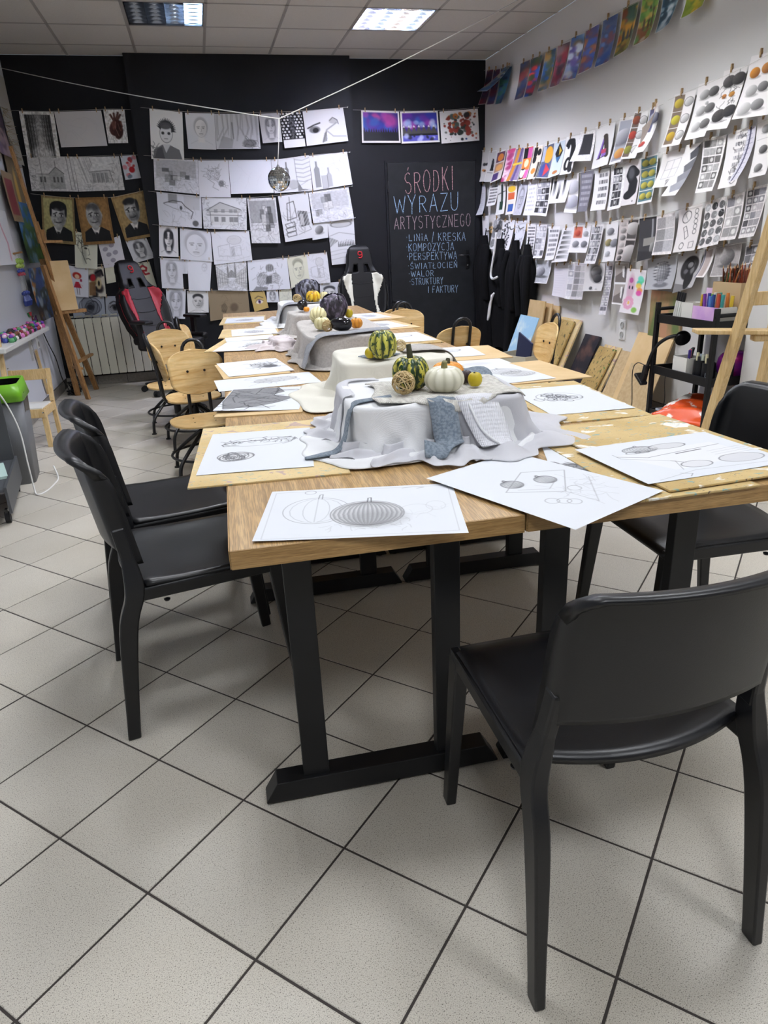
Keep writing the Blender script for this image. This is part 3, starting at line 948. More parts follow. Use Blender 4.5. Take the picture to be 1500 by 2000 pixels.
cab = [(-1.28, 4.1, 0.70), (-1.17, 4.18, 0.62), (-1.10, 4.20, 0.40), (-1.09, 4.19, 0.16), (-1.085, 4.18, 0.02), (-1.06, 4.12, 0.004), (-1.02, 4.17, 0.004), (-1.0, 4.30, 0.004), (-1.0, 4.42, 0.006), (-1.03, 4.5, 0.06)]
tag(MB().tube(catmull(cab, 8), 0.0045, 8).build('power_cable', WHITEP, None, smooth=True), 'white power cable looping onto the floor beside the bin', 'cable')
# black trolley with three trays
t = thing('tool_trolley', 'black steel three tier trolley against the right wall full of pens', 'trolley')
cx0, cx1, cy0, cy1 = 2.735, 3.07, 3.41, 3.95
for x in (cx0, cx1):
 for y in (cy0, cy1):
  MB().box((x, y, 0.45), (0.026, 0.026, 0.78)).build('post', BLACKM2, t, bevel=0.003)
  c = MB().tube([(x - 0.01, y, 0.03), (x + 0.01, y, 0.03)], 0.03, 14).build('caster_wheel', RUBBER, t)
  MB().bar((x, y, 0.03), (x, y, 0.07), 0.012, 0.024, (0, 1, 0)).build('caster_fork', BLACKM, c)
for z, h in ((0.09, 0.085), (0.405, 0.05), (0.72, 0.05)):
 b = MB()
 xm, ym, w, d = (cx0 + cx1) / 2, (cy0 + cy1) / 2, cx1 - cx0, cy1 - cy0
 b.box((xm, ym, z + 0.003), (w, d, 0.006))
 for x in (cx0, cx1):
  b.box((x, ym, z + h / 2), (0.012, d, h))
 for y in (cy0, cy1):
  b.box((xm, y, z + h / 2), (w, 0.012, h))
 b.build('tray', BLACKM2, t)
for y in (cy0, cy1):
 MB().tube(catmull([(cx0, y, 0.77), (cx0, y, 0.79), (cx0 + 0.02, y, 0.80), (cx1 - 0.02, y, 0.80), (cx1, y, 0.79), (cx1, y, 0.77)], 4), 0.011, 8).build('push_handle', BLACKM2, t, smooth=True)
KRAFTB = mat('kraft_card', 'bba17a', 0.75)
WHITEB = mat('white_card', 'd6d4cd', 0.7)
PINKB = mat('lilac_card', 'c79ad6', 0.6, noise=(6, 'e2c1dc', (1, 1, 1)))
def open_box(name, label, c, size, m, m2=None, rz=0.0, wall=0.004):
 """open-topped box, c at bottom centre"""
 t = thing(name, label, 'box', c, rz)
 w, d, h = size
 for sx in (-1, 1):
  MB().box((sx * (w - wall) / 2, 0, h / 2), (wall, d, h)).build('side', m2 or m, t)
  MB().box((0, sx * (d - wall) / 2, h / 2), (w - 2 * wall, wall, h)).build('side', m, t)
 MB().box((0, 0, wall / 2), (w - 2 * wall, d - 2 * wall, wall)).build('bottom', m, t)
 return t
RNG = random.Random(5)
def pen(name, label, cat, base, h, r, col, lean=(0, 0), cap=None, group=None):
 t = thing(name, label, cat, base, RNG.random() * 6, group)
 t.rotation_euler = (lean[0], lean[1], 0)
 m = mat('pen_' + col, col, 0.4)
 if name == 'pencil':
  MB().tube([(0, 0, 0), (0, 0, h * 0.93)], r, 6).build('shaft', m, t)
  MB().tube([(0, 0, h * 0.93), (0, 0, h)], [r, r * 0.25], 6).build('point', mat('pencil_tip_wood', 'c8a070', 0.6), t)
 elif name == 'paint_brush':
  MB().tube([(0, 0, 0), (0, 0, h * 0.75)], [r * 0.6, r], 6).build('handle', m, t)
  MB().tube([(0, 0, h * 0.75), (0, 0, h * 0.84)], [r, r * 1.1], 6).build('ferrule', STEEL, t)
  MB().tube([(0, 0, h * 0.84), (0, 0, h * 0.93), (0, 0, h)], [r * 1.1, r * 1.5, r * 0.3], 6).build('bristles', mat('bristle_brown', '5a3a22', 0.8), t)
 else:
  MB().tube([(0, 0, 0), (0, 0, h * 0.7)], r, 8).build('barrel', m, t)
  MB().tube([(0, 0, h * 0.7), (0, 0, h)], [r * 1.08, r * 1.0], 8).build('cap', mat('pen_' + (cap or col), cap or col, 0.4), t)
 return t
ZT = 0.727
open_box('marker_box', 'lilac and white card box of coloured markers on the trolley top', (2.83, 3.53, ZT), (0.17, 0.21, 0.115), WHITEB, PINKB)
mk = ['3c8f8c', 'c0503c', '9a5a30', '2c4a8c', '5a8ac8', '3c3c90', '7a3c9c', '1c1c20', 'd8b030', 'e0c040', 'c87838', 'e8d8c8', '70c0b8', '48a0a0', 'a8d8c0', 'e8e4d8', '8cc060', 'd86a80']
MKN = ['teal', 'brick red', 'brown', 'navy', 'sky blue', 'indigo', 'violet', 'black', 'mustard', 'yellow', 'ochre', 'beige', 'aqua', 'sea green', 'mint', 'ivory', 'leaf green', 'rose']
for k in range(18):
 i, j = k % 9, k // 9
 pen('marker_pen', MKN[k] + ' marker pen standing in the lilac card box', 'marker', (2.77 + j * 0.06 + 0.01, 3.445 + i * 0.021, ZT + 0.005), 0.165 + RNG.random() * 0.02, 0.009, mk[k], (RNG.uniform(-.05, .05), RNG.uniform(-.05, .05)), group='markers in the lilac box')
open_box('card_box', 'small white card box on the trolley top beside the lilac box', (2.80, 3.70, ZT), (0.09, 0.10, 0.125), WHITEB)
open_box('kraft_box', 'kraft card box packed with pencils and brushes on the trolley', (2.955, 3.53, ZT + 0.11), (0.17, 0.23, 0.13), KRAFTB, KRAFTB)
tag(MB().box((2.955, 3.53, ZT + 0.055), (0.16, 0.22, 0.108)).build('carton', mat('black_card', '202024', 0.7), None, bevel=0.002), 'black carton under the kraft pencil box on the trolley', 'box')
tag(MB().box((2.90, 3.69, ZT + 0.145), (0.008, 0.08, 0.11)).build('card', PINKB, None), 'lilac card slip standing beside the kraft pencil box', 'card')
MB_supp = tag(MB().box((2.90, 3.685, ZT + 0.0435), (0.06, 0.075, 0.087)).build('carton', WHITEB, None, bevel=0.002), 'small white carton under the lilac card slip', 'box')
pc = ['6a3a22', '7a4a2a', '5a2a1c', '8a3a24', '3f2418', 'a05a30', '2f6a34', '4a2c20', '93402a', '3a2018', 'b06a3a', '703428']
PCN = ['brown', 'tan', 'maroon', 'rust red', 'umber', 'copper', 'green', 'chocolate', 'brick red', 'black brown', 'amber', 'reddish brown']
for k in range(42):
 x, y = 2.895 + RNG.random() * 0.12, 3.435 + RNG.random() * 0.19
 kind = 'paint_brush' if k % 3 == 0 else 'pencil'
 pen(kind, PCN[k % 12] + ' handled paint brush in the kraft card box' if kind == 'paint_brush' else PCN[k % 12] + ' pencil standing in the kraft card box', 'brush' if kind == 'paint_brush' else 'pencil',
  (x, y, ZT + 0.117), 0.18 + RNG.random() * 0.05, 0.004, pc[k % 12], (RNG.uniform(-.22, .22), RNG.uniform(-.18, .18)), group='brushes in the kraft box' if kind == 'paint_brush' else 'pencils in the kraft box')
for k in range(4):
 pen('scissors_handle' if False else 'marker_pen', ['first', 'second', 'third', 'fourth'][k] + ' white marker from the lilac box end on the trolley top', 'marker', (2.775 + 0.012 * k, 3.79 + 0.035 * k, ZT + 0.006), 0.17, 0.009, 'dcdcd6', (0.12, 0.05), cap='17181c', group='white markers on the trolley')
for k in range(3):
 tag(MB().tube([(2.86, 3.76 + 0.05 * k, ZT + 0.006), (2.86, 3.76 + 0.05 * k, ZT + 0.10)], 0.02, 14).build('paint_pot', mat('pot_%d' % k, ['8aa05a', 'c8b85a', '9aa880'][k], 0.4), None, auto=40),
  ['olive green paint pot on the trolley top', 'mustard paint pot on the trolley top', 'sage green paint pot on the trolley top'][k], 'paint pot')
ZM = 0.412
open_box('card_box', 'white card box with pens on the middle trolley tray', (2.80, 3.70, ZM), (0.11, 0.13, 0.125), WHITEB)
for k, c in enumerate(['3c2a80', 'd86a7a', '2f7a74', '1c1c20', '6a3040']):
 pen('marker_pen', ['purple', 'pink', 'teal', 'black', 'maroon'][k] + ' marker leaning in the white box on the middle tray', 'marker', (2.775 + 0.013 * k, 3.66 + 0.02 * k, ZM + 0.006), 0.17, 0.008, c, (0.15, -0.1 + 0.05 * k))
def canister(c, r, h, label, lettering=None):
 t = thing('canister', label, 'canister', c)
 MB().lathe([(r, 0), (r, h), (r - 0.004, h), (r - 0.005, 0.006), (0, 0.006)], 20).build('body', mat('canister_black', '121318', 0.35), t, auto=40)
 return t
CANS = [((2.80, 3.585, ZM), 0.036, 0.12), ((2.80, 3.505, ZM), 0.038, 0.115), ((2.88, 3.45, ZM), 0.036, 0.12)]
for k, (c, r, h) in enumerate(CANS):
 canister(c, r, h, ['black pen canister beside the white box on the middle tray', 'black pen canister with two white letters on the middle tray', 'black pen canister near the purple bag'][k])
 for q in range(5):
  a = q * 1.3
  pen('marker_pen', ['white', 'pale blue', 'straw yellow', 'charcoal', 'pale green'][q] + ' marker standing in ' + ['the canister by the white box', 'the lettered middle canister', 'the canister by the purple pouch'][k], 'marker', (c[0] + 0.016 * math.cos(a), c[1] + 0.016 * math.sin(a), ZM + 0.008), 0.135 + 0.01 * (q % 3), 0.008, ['e8e6da', 'c9d8e8', 'e0d8b0', '2a2a30', 'd8e0d0'][q], (0.05 * math.cos(a), 0.05 * math.sin(a)), group='markers in the canisters')
b = MB().grid(lambda u, v: Vector((0.10 * math.cos(2 * PI * u) * math.sin(PI * v) ** 0.6 * (1 + 0.06 * math.sin(14 * u + 3 * v)), 0.09 * math.sin(2 * PI * u) * math.sin(PI * v) ** 0.6, 0.085 * (1 - math.cos(PI * v)))), 28, 16, wrap=True)
o = b.build('gift_bag', mat('purple_foil', '6a1f9c', 0.25, 0.3, noise=(14, 'a01870', (1, 1, 1))), None, smooth=True)
o.location = (2.985, 3.52, ZM)
tag(o, 'shiny purple pouch at the wall side of the middle trolley tray', 'pouch')
t = thing('clamp_lamp', 'black clamp lamp with round head on the middle trolley tray', 'lamp')
arm = [(2.70, 3.965, 0.40), (2.715, 3.955, 0.50), (2.74, 3.93, 0.58), (2.78, 3.88, 0.63), (2.82, 3.83, 0.645)]
MB().tube(catmull(arm, 6), 0.011, 8).build('goose_neck', BLACKP, t, smooth=True)
MB().box((2.70, 3.975, 0.40), (0.035, 0.03, 0.11), RX(0.25)).box((2.69, 4.0, 0.36), (0.05, 0.10, 0.02), RX(0.6)).build('clamp', BLACKP, t, bevel=0.005)
hd = MB().lathe([(0.0, 0.0), (0.045, 0.0), (0.05, 0.012), (0.045, 0.03), (0.03, 0.045), (0.0, 0.048)], 24).build('lamp_head', BLACKP, t, auto=40)
hd.matrix_local = Matrix.Translation((2.84, 3.82, 0.62)) @ Matrix.Rotation(0.5, 4, 'Y') @ Matrix.Rotation(-1.0, 4, 'X')
MB().tube(catmull([(2.70, 3.985, 0.45), (2.675, 4.03, 0.46), (2.665, 4.06, 0.40), (2.68, 4.06, 0.2), (2.70, 4.08, 0.03), (2.9, 4.1, 0.01)], 8), 0.003, 6).build('cord', BLACKM, t, smooth=True)
MB().tube(catmull([(2.80, 3.90, 0.40), (2.815, 3.92, 0.32), (2.84, 3.94, 0.22), (2.83, 3.945, 0.1)], 8), 0.003, 6).build('cord', BLACKM, t, smooth=True)
ZB = 0.097
ORANGE = mat('orange_wrapper', 'e2541c', 0.35, spec=0.6, noise=(9, 'f4ece4', (1, 1, 1)), range=(0.54, 0.57), bump=(10, 0.8))
def bag(u, v):
 x, y = (u - 0.5) * 0.34, (v - 0.5) * 0.42
 e = (1 - (2 * u - 1) ** 4) * (1 - (2 * v - 1) ** 4)
 return Vector((x, y, 0.10 + 0.05 * e + 0.01 * math.sin(19 * u + 7 * v) - 0.10 * (1 - u) * 0.9))
o = MB().grid(bag, 24, 24).build('carrier_bag', ORANGE, None, smooth=True, solid=0.004)
o.location = (2.85, 3.62, ZB + 0.06)
o.rotation_euler = (0.02, 0, 0.25)
tag(o, 'crumpled orange bag with white pattern on the bottom trolley tray', 'bag')
open_box('pencil_box', 'low white box with crayons on the bottom trolley tray', (2.83, 3.86, ZB), (0.13, 0.12, 0.08), mat('white_plastic_box', 'c9ced6', 0.4))
for k, c in enumerate(['8a5a3c', '3c6a9c', '5a8c5a', 'b0503c']):
 pen('pencil', ['brown', 'blue', 'green', 'red'][k] + ' pencil sticking out of the low white box', 'pencil', (2.79 + 0.02 * k, 3.83 + 0.02 * k, ZB + 0.006), 0.14, 0.004, c, (0.2, 0.1 * k - 0.15))
for k in range(5):
 o = MB().tube(catmull([(2.95 + 0.02 * k, 3.44 + 0.01 * k, ZB + 0.035 + 0.022 * k), (2.98, 3.55, ZB + 0.04 + 0.022 * k), (2.99 - 0.01 * k, 3.66, ZB + 0.035 + 0.02 * k)], 4), 0.02, 8).build('cloth_roll', mat('roll_%d' % k, ['5a4a40', '7a3428', '3c3834', '6a5a48', '8a2c20'][k], 0.8), None, smooth=True)
 tag(o, ['brown', 'rust red', 'charcoal', 'khaki', 'dark red'][k] + ' rolled cloth heaped on the bottom trolley tray', 'cloth')
# boards leaning against the right wall
def lean_board(name, label, y0, y1, h, foot, m, thick=0.012, cat='board', top_x=None, skew=0.0):
 """board standing on the floor at distance foot from the wall and touching the wall with its upper edge"""
 xt = (XR - 0.004) if top_x is None else top_x
 dx = xt - (XR - foot)
 zz = math.sqrt(max(h * h - dx * dx, 0.01))
 p = Vector((XR - foot, 0, 0)); d = Vector((dx, 0, zz)).normalized()
 n = Vector((-d.z, 0, d.x))
 vs = []
 for off in (0, thick):
  for (yy, t) in ((y0, 0), (y1, 0), (y1 + skew, h), (y0 + skew, h)):
   q = p + d * t + n * off
   vs.append((q.x, yy, max(q.z, 0.001)))
 o = MB().add(vs, [(0, 1, 2, 3), (7, 6, 5, 4), (0, 4, 5, 1), (1, 5, 6, 2), (2, 6, 7, 3), (3, 7, 4, 0)]).build(name, m, None)
 return tag(o, label, cat)
lean_board('drawing_board', 'tall clean hardboard leaning on the right wall beside the trolley', 4.16, 4.58, 0.62, 0.28, BOARD3, skew=0.10)
lean_board('grey_card', 'grey cardboard sheet leaning in front of the tall clean hardboard', 4.13, 4.50, 0.40, 0.31, MDF, 0.004, 'cardboard', top_x=XR - 0.13, skew=0.06)
lean_board('drawing_board', 'plain hardboard leaning between the tall board and the splattered one', 4.62, 4.83, 0.45, 0.22, MDF, skew=0.05)
lean_board('drawing_board', 'splattered hardboard in the short leaning stack, with a green spot', 4.88, 5.12, 0.46, 0.27, BOARD4, top_x=XR - 0.035, skew=0.04)
lean_board('drawing_board', 'second hardboard of the short leaning stack behind the splattered one', 4.85, 5.09, 0.47, 0.235, BOARD, skew=0.04)
lean_board('dark_canvas', 'dark brown painting leaning between two stacks of boards', 5.20, 5.44, 0.50, 0.20, mat('dark_canvas_paint', '1c1a22', 0.5, noise=(7, '6a4a3c', (1, 1, 1)), range=(0.5, 0.75)), 0.016, 'painting')
lean_board('drawing_board', 'large green-stained hardboard leaning on the right wall under the apple drawing', 5.50, 5.86, 0.62, 0.33, BOARD4, 0.014, top_x=XR - 0.04, skew=0.08)
lean_board('drawing_board', 'large hardboard right behind the green-stained one', 5.44, 5.82, 0.63, 0.29, BOARD, 0.014, skew=0.08)
for k in range(3):
 lean_board('drawing_board', ['blank hardboard standing behind the blue picture near the coats', 'second blank hardboard standing near the coats', 'third blank hardboard standing near the coats'][k], 6.02 - 0.05 * k, 6.45 - 0.06 * k, 0.70 - 0.02 * k, 0.20 - 0.05 * k, BOARD3, 0.012, top_x=XR - 0.10 + 0.045 * k)
lean_board('picture', 'light blue picture leaning by the coats above the beige box', 5.78, 6.16, 0.62, 0.50, mat('light_blue_paint', '9cc3dc', 0.6, noise=(8, 'd8e4e0', (1, 1, 1)), range=(0.5, 0.72)), 0.006, 'painting', top_x=XR - 0.28)
t = open_box('storage_box', 'beige fabric box with folders beside the turned stool', (2.48, 5.36, 0.0), (0.30, 0.34, 0.36), mat('beige_fabric', 'c2bba6', 0.85), None, 0.4, 0.01)
o = MB().box((2.50, 5.38, 0.33), (0.012, 0.26, 0.32), RX(0.25)).build('folder', mat('navy_card', '2a3150', 0.6), None)
tag(o, 'navy blue folder standing in the beige box', 'folder')
o = MB().box((XR - 0.012, 4.38, 0.70), (0.016, 0.36, 0.32)).build('portrait_painting', mat('green_orange_paint', '6a7a4a', 0.5, noise=(5, 'b88a6a', (1, 1.2, 0.6)), range=(0.42, 0.6)), None)
tag(o, 'painting in greens and browns on the wall behind the trolley', 'painting')
# coats on a wooden rail
t = thing('coat_rail', 'short wooden coat rail with hooks on the right wall by the corner', 'coat rail', (0, 0, 0))
MB().box((XR - 0.012, 7.15, 1.33), (0.02, 1.1, 0.07)).build('rail', EASEL, t, bevel=0.003)
for k in range(5):
 y = 6.7 + 0.21 * k
 MB().tube(catmull([(XR - 0.02, y, 1.34), (XR - 0.07, y, 1.32), (XR - 0.085, y, 1.35)], 4), 0.006, 6).build('hook', STEEL, t, smooth=True)
COATB = mat('black_cloth', '08080a', 0.9, spec=0.2, bump=(30, 0.5))
def coat(y, top, bottom, w, depth, seed, label, m=COATB, taper=0.35):
 t = thing('hanging_coat', label, 'coat', (XR - 0.09, y, 0))
 r = random.Random(seed)
 ph = [r.random() * 6 for _ in range(4)]
 def f(u, v):
  a = 2 * PI * u
  z = top - (top - bottom) * v
  sp = taper + (1 - taper) * sstep(0.0, 0.30, v) - 0.18 * sstep(0.3, 1, v)
  fold = 1 + 0.16 * math.sin(2 * a + ph[0] + 3 * v) * v + 0.14 * math.sin(3 * a + ph[1] - 2 * v) * v + 0.05 * math.sin(9 * a + ph[2])
  return Vector((min(depth * math.cos(a) * sp * fold, 0.08), w * math.sin(a) * sp * fold + 0.05 * math.sin(2.2 * v + ph[2]), z - 0.07 * math.sin(a + ph[3]) * v))
 MB().grid(f, 44, 22, wrap=True).build('body', m, t, smooth=True)
 for s in (-1, 1):
  MB().tube(catmull([(-0.02, s * w * 0.5, top - 0.10), (-0.05, s * w * 0.95, top - 0.30), (-0.045, s * w * 0.9, top - 0.50), (-0.03, s * w * 0.8, top - 0.66)], 5), 0.036, 10).build('sleeve', m, t, smooth=True)
 MB().tube([(-0.0, 0, top - 0.02), (0.01, 0, top + 0.06)], 0.006, 6).build('hanging_loop', m, t)
 return t
coat(7.54, 1.28, 0.12, 0.15, 0.10, 3, 'black coat hanging in the corner next to the door')
ct = coat(7.10, 1.24, 0.10, 0.12, 0.10, 4, 'black long coat with white stripes hanging behind a white cord')
for k in range(3):
 MB().tube(catmull([(-0.115, -0.10 + 0.03 * k, 0.72 - 0.01 * k), (-0.12, 0.0, 0.60 - 0.05 * k), (-0.115, 0.06, 0.44)], 5), 0.010, 8).build('stripe', WHITEP, ct, smooth=True)
coat(6.80, 1.22, 0.14, 0.12, 0.09, 5, 'black coat with a small white logo, middle of the rail')
coat(6.47, 1.18, 0.30, 0.10, 0.08, 6, 'black jacket at the end of the rail near the stacked boards')
tag(MB().tube(catmull([(2.93, 7.02, 1.30), (2.92, 7.05, 1.10), (2.91, 7.10, 0.92), (2.905, 7.05, 0.86), (2.905, 6.92, 0.88)], 6), 0.012, 8).build('drawstring', WHITEP, None, smooth=True), 'white cord hanging down over the black coats', 'cord')
for k in range(7):
 r = random.Random(40 + k)
 pts = [(-1.40 + 0.12 * r.random(), 7.25 + 0.35 * r.random(), 0.012 + 0.02 * k * r.random()) for _ in range(9)]
 tag(MB().tube(catmull(pts, 5), 0.006, 6).build('black_cable', RUBBER, None, smooth=True), 'black cable in the tangled heap behind the easel feet', 'cable', 'tangled cables behind the easel')
tag(MB().tube(catmull([(-1.46, 7.1, 0.62), (-1.455, 7.2, 0.5), (-1.45, 7.35, 0.35), (-1.44, 7.4, 0.15), (-1.40, 7.42, 0.02)], 6), 0.005, 6).build('black_cable', RUBBER, None, smooth=True), 'black cable running down the left wall to the floor', 'cable')
# drawing on paper: a tiny raster whose pixels become vertex colours
class Cv:
 def __init__(s, w, h, bg='f2f1ee', seed=0):
  s.w, s.h = w, h
  s.W, s.H = w * 2, h * 2
  s.a = np.ones((s.H, s.W, 3)) * np.array(rgb(bg))
  s.asp = w / h
  yy, xx = np.mgrid[0:s.H, 0:s.W]
  s.u = (xx + 0.5) / s.W
  s.v = (yy + 0.5) / s.H
  s.px = 1.0 / s.H
  s.r = np.random.RandomState(seed)
 def put(s, m, col, a=1.0):
  m = np.clip(m, 0, 1)[..., None] * a
  c = np.array(rgb(col)) if isinstance(col, str) else np.asarray(col)
  s.a = s.a * (1 - m) + c * m
  return s
 def ell(s, cx, cy, rx, ry, col, a=1.0, soft=0.08, rot=0.0):
  x, y = (s.u - cx) * s.asp, s.v - cy
  c, n = math.cos(rot), math.sin(rot)
  X, Y = x * c + y * n, -x * n + y * c
  d = np.sqrt((X / (rx * s.asp)) ** 2 + (Y / ry) ** 2)
  return s.put((1 - d) / max(soft, 1e-3) + 0.5, col, a)
 def ring(s, cx, cy, rx, ry, w, col, a=1.0, rot=0.0):
  x, y = (s.u - cx) * s.asp, s.v - cy
  c, n = math.cos(rot), math.sin(rot)
  X, Y = x * c + y * n, -x * n + y * c
  R = min(rx * s.asp, ry)
  d = (np.sqrt((X / (rx * s.asp)) ** 2 + (Y / ry) ** 2) - 1) * R
  return s.put((w - np.abs(d)) / (1.2 * s.px) + 0.5, col, a)
 def ball(s, cx, cy, rx, ry, c0, c1, a=1.0):
  """shaded ball drawn with a light side c0 and a dark side c1"""
  x, y = (s.u - cx) / rx, (s.v - cy) / ry
  d = np.sqrt(x * x + y * y)
  t = np.clip(0.5 + 0.55 * (x * 0.7 + y * 0.6), 0, 1)[..., None]
  col = np.array(rgb(c0)) * (1 - t) + np.array(rgb(c1)) * t
  m = np.clip((1 - d) / 0.06 + 0.5, 0, 1)[..., None] * a
  s.a = s.a * (1 - m) + col * m
  return s
 def line(s, pts, w, col='505050', a=0.8):
  d = np.full((s.H, s.W), 9.0)
  for (x0, y0), (x1, y1) in zip(pts, pts[1:]):
   ax, ay, bx, by = x0 * s.asp, y0, x1 * s.asp, y1
   dx, dy = bx - ax, by - ay
   L = dx * dx + dy * dy + 1e-12
   t = np.clip(((s.u * s.asp - ax) * dx + (s.v - ay) * dy) / L, 0, 1)
   d = np.minimum(d, np.hypot(s.u * s.asp - ax - t * dx, s.v - ay - t * dy))
  return s.put((w - d) / (1.2 * s.px) + 0.5, col, a)
 def poly(s, pts, col, a=1.0):
  ins = np.zeros((s.H, s.W), bool)
  n = len(pts)
  for i in range(n):
   (x0, y0), (x1, y1) = pts[i], pts[(i + 1) % n]
   if y0 == y1:
    continue
   c = ((y0 > s.v) != (y1 > s.v)) & (s.u < (x1 - x0) * (s.v - y0) / (y1 - y0) + x0)
   ins ^= c
  return s.put(ins * 1.0, col, a)
 def rect(s, x0, y0, x1, y1, col, a=1.0):
  return s.put(((s.u > x0) & (s.u < x1) & (s.v > y0) & (s.v < y1)) * 1.0, col, a)
 def noise(s, n):
  g = s.r.rand(n + 2, n + 2)
  x, y = s.u * n, s.v * n
  i, j = x.astype(int), y.astype(int)
  fx, fy = x - i, y - j
  fx, fy = fx * fx * (3 - 2 * fx), fy * fy * (3 - 2 * fy)
  return (g[j, i] * (1 - fx) + g[j, i + 1] * fx) * (1 - fy) + (g[j + 1, i] * (1 - fx) + g[j + 1, i + 1] * fx) * fy
 def grain(s, amp=0.06, n=30):
  s.a = np.clip(s.a * (1 + amp * (s.noise(n)[..., None] - 0.5) * 2), 0, 1)
  return s
 def blots(s, n, cols, r0, r1, box=(0, 0, 1, 1), a=0.9, soft=0.7):
  for k in range(n):
   x, y = box[0] + (box[2] - box[0]) * s.r.rand(), box[1] + (box[3] - box[1]) * s.r.rand()
   r = r0 + (r1 - r0) * s.r.rand()
   s.ell(x, y, r / s.asp, r * (0.6 + 0.8 * s.r.rand()), cols[s.r.randint(len(cols))], a, soft, s.r.rand() * 3)
  return s
 def scrib(s, n, box, col='707070', a=0.4, w=0.003, lng=0.12):
  for k in range(n):
   x, y = box[0] + (box[2] - box[0]) * s.r.rand(), box[1] + (box[3] - box[1]) * s.r.rand()
   q = s.r.rand() * 6.28
   p = [(x, y)]
   for i in range(3):
    q += s.r.randn() * 0.6
    p.append((p[-1][0] + lng * math.cos(q) / 3 / s.asp, p[-1][1] + lng * math.sin(q) / 3))
   s.line(p, w, col, a)
  return s
 def hatch(s, pts, col='555555', a=0.5, n=14, ang=0.6):
  """pencil tone inside a polygon"""
  ins = np.zeros((s.H, s.W), bool)
  m = len(pts)
  for i in range(m):
   (x0, y0), (x1, y1) = pts[i], pts[(i + 1) % m]
   if y0 != y1:
    ins ^= ((y0 > s.v) != (y1 > s.v)) & (s.u < (x1 - x0) * (s.v - y0) / (y1 - y0) + x0)
  st = 0.5 + 0.5 * np.sin((s.u * s.asp * math.cos(ang) + s.v * math.sin(ang)) * n * 6.28)
  return s.put(ins * (0.45 + 0.55 * st) * (0.6 + 0.5 * s.noise(8)), col, a)
 def out(s):
  a = s.a.reshape(s.h, 2, s.w, 2, 3).mean((1, 3))
  return np.clip(a, 0, 1)
# motifs: each takes a canvas
def m_faint(c, n=10, a=0.14):
 c.scrib(n, (.15, .2, .85, .85), '6a6a6a', a, 0.003, 0.4)
def m_portrait(c, hair='5a5a5a', skin='dcdad6', tone=0.6, lng=1, man=0, suit=None, cx=.5, cy=.42, sc=1.0, turn=0.0, bg=None):
 e = c.ell
 if bg:
  c.rect(0.06, 0.05, 0.94, 0.95, bg)
 rx, ry = .20 * sc, .24 * sc
 if suit:
  c.poly([(.08, .98), (.14, .80), (.34, .70), (.66, .70), (.88, .80), (.94, .98)], suit)
  c.poly([(.34, .70), (.50, .93), (.66, .70), (.58, .66), (.42, .66)], 'e4e2de')
  c.poly([(.47, .80), (.53, .80), (.54, .98), (.46, .98)], '16161a')
 if lng:
  e(cx, cy + .06 * sc, rx * 1.35, ry * (1.25 if lng == 1 else 1.7), hair, tone, .25)
 elif not man:
  e(cx, cy - .05 * sc, rx * 1.2, ry * 1.08, hair, tone, .2)
 c.poly([(cx - rx * .45, cy + ry * .6), (cx + rx * .45, cy + ry * .6), (cx + rx * .6, cy + ry * 1.6), (cx - rx * .6, cy + ry * 1.6)], skin, .95)
 if not suit:
  c.line([(cx - rx * .6, cy + ry * 1.35), (cx - rx * 1.9, cy + ry * 1.8)], .005, hair, tone * .7)
  c.line([(cx + rx * .6, cy + ry * 1.35), (cx + rx * 1.9, cy + ry * 1.8)], .005, hair, tone * .7)
 e(cx, cy, rx, ry, skin, 1, .06)
 e(cx + rx * .55, cy + ry * .1, rx * .5, ry * .85, hair, tone * .28, .8)
 if man:
  e(cx, cy - ry * .72, rx * 1.02, ry * .5, hair, tone, .2)
  e(cx, cy - ry * .30, rx * .82, ry * .5, skin, 1, .2)
  for q in (-1, 1):
   e(cx + q * rx * 1.03, cy + ry * .05, rx * .12, ry * .2, skin, 1, .2)
 elif lng:
  e(cx - rx * .75, cy - ry * .55, rx * .5, ry * .55, hair, tone, .3)
  e(cx + rx * .75, cy - ry * .55, rx * .5, ry * .55, hair, tone, .3)
 dk = '2c2c2c'
 for q in (-1, 1):
  x = cx + q * rx * .42 + turn * rx
  c.line([(x - rx * .25, cy - ry * .16), (x + rx * .22, cy - ry * .2)], .009 * sc, dk, tone)
  e(x, cy - ry * .02, rx * .17, ry * .06, dk, tone, .4)
 x = cx + turn * rx
 c.line([(x + rx * .05, cy), (x + rx * .12, cy + ry * .33), (x - rx * .08, cy + ry * .38)], .005 * sc, dk, tone * .7)
 c.line([(x - rx * .3, cy + ry * .62), (x, cy + ry * .58), (x + rx * .3, cy + ry * .62)], .010 * sc, dk, tone * .8)
 e(cx, cy + ry * .75, rx * .3, ry * .08, dk, tone * .25, .8)
 c.ring(cx, cy, rx, ry, .003, dk, tone * .7)
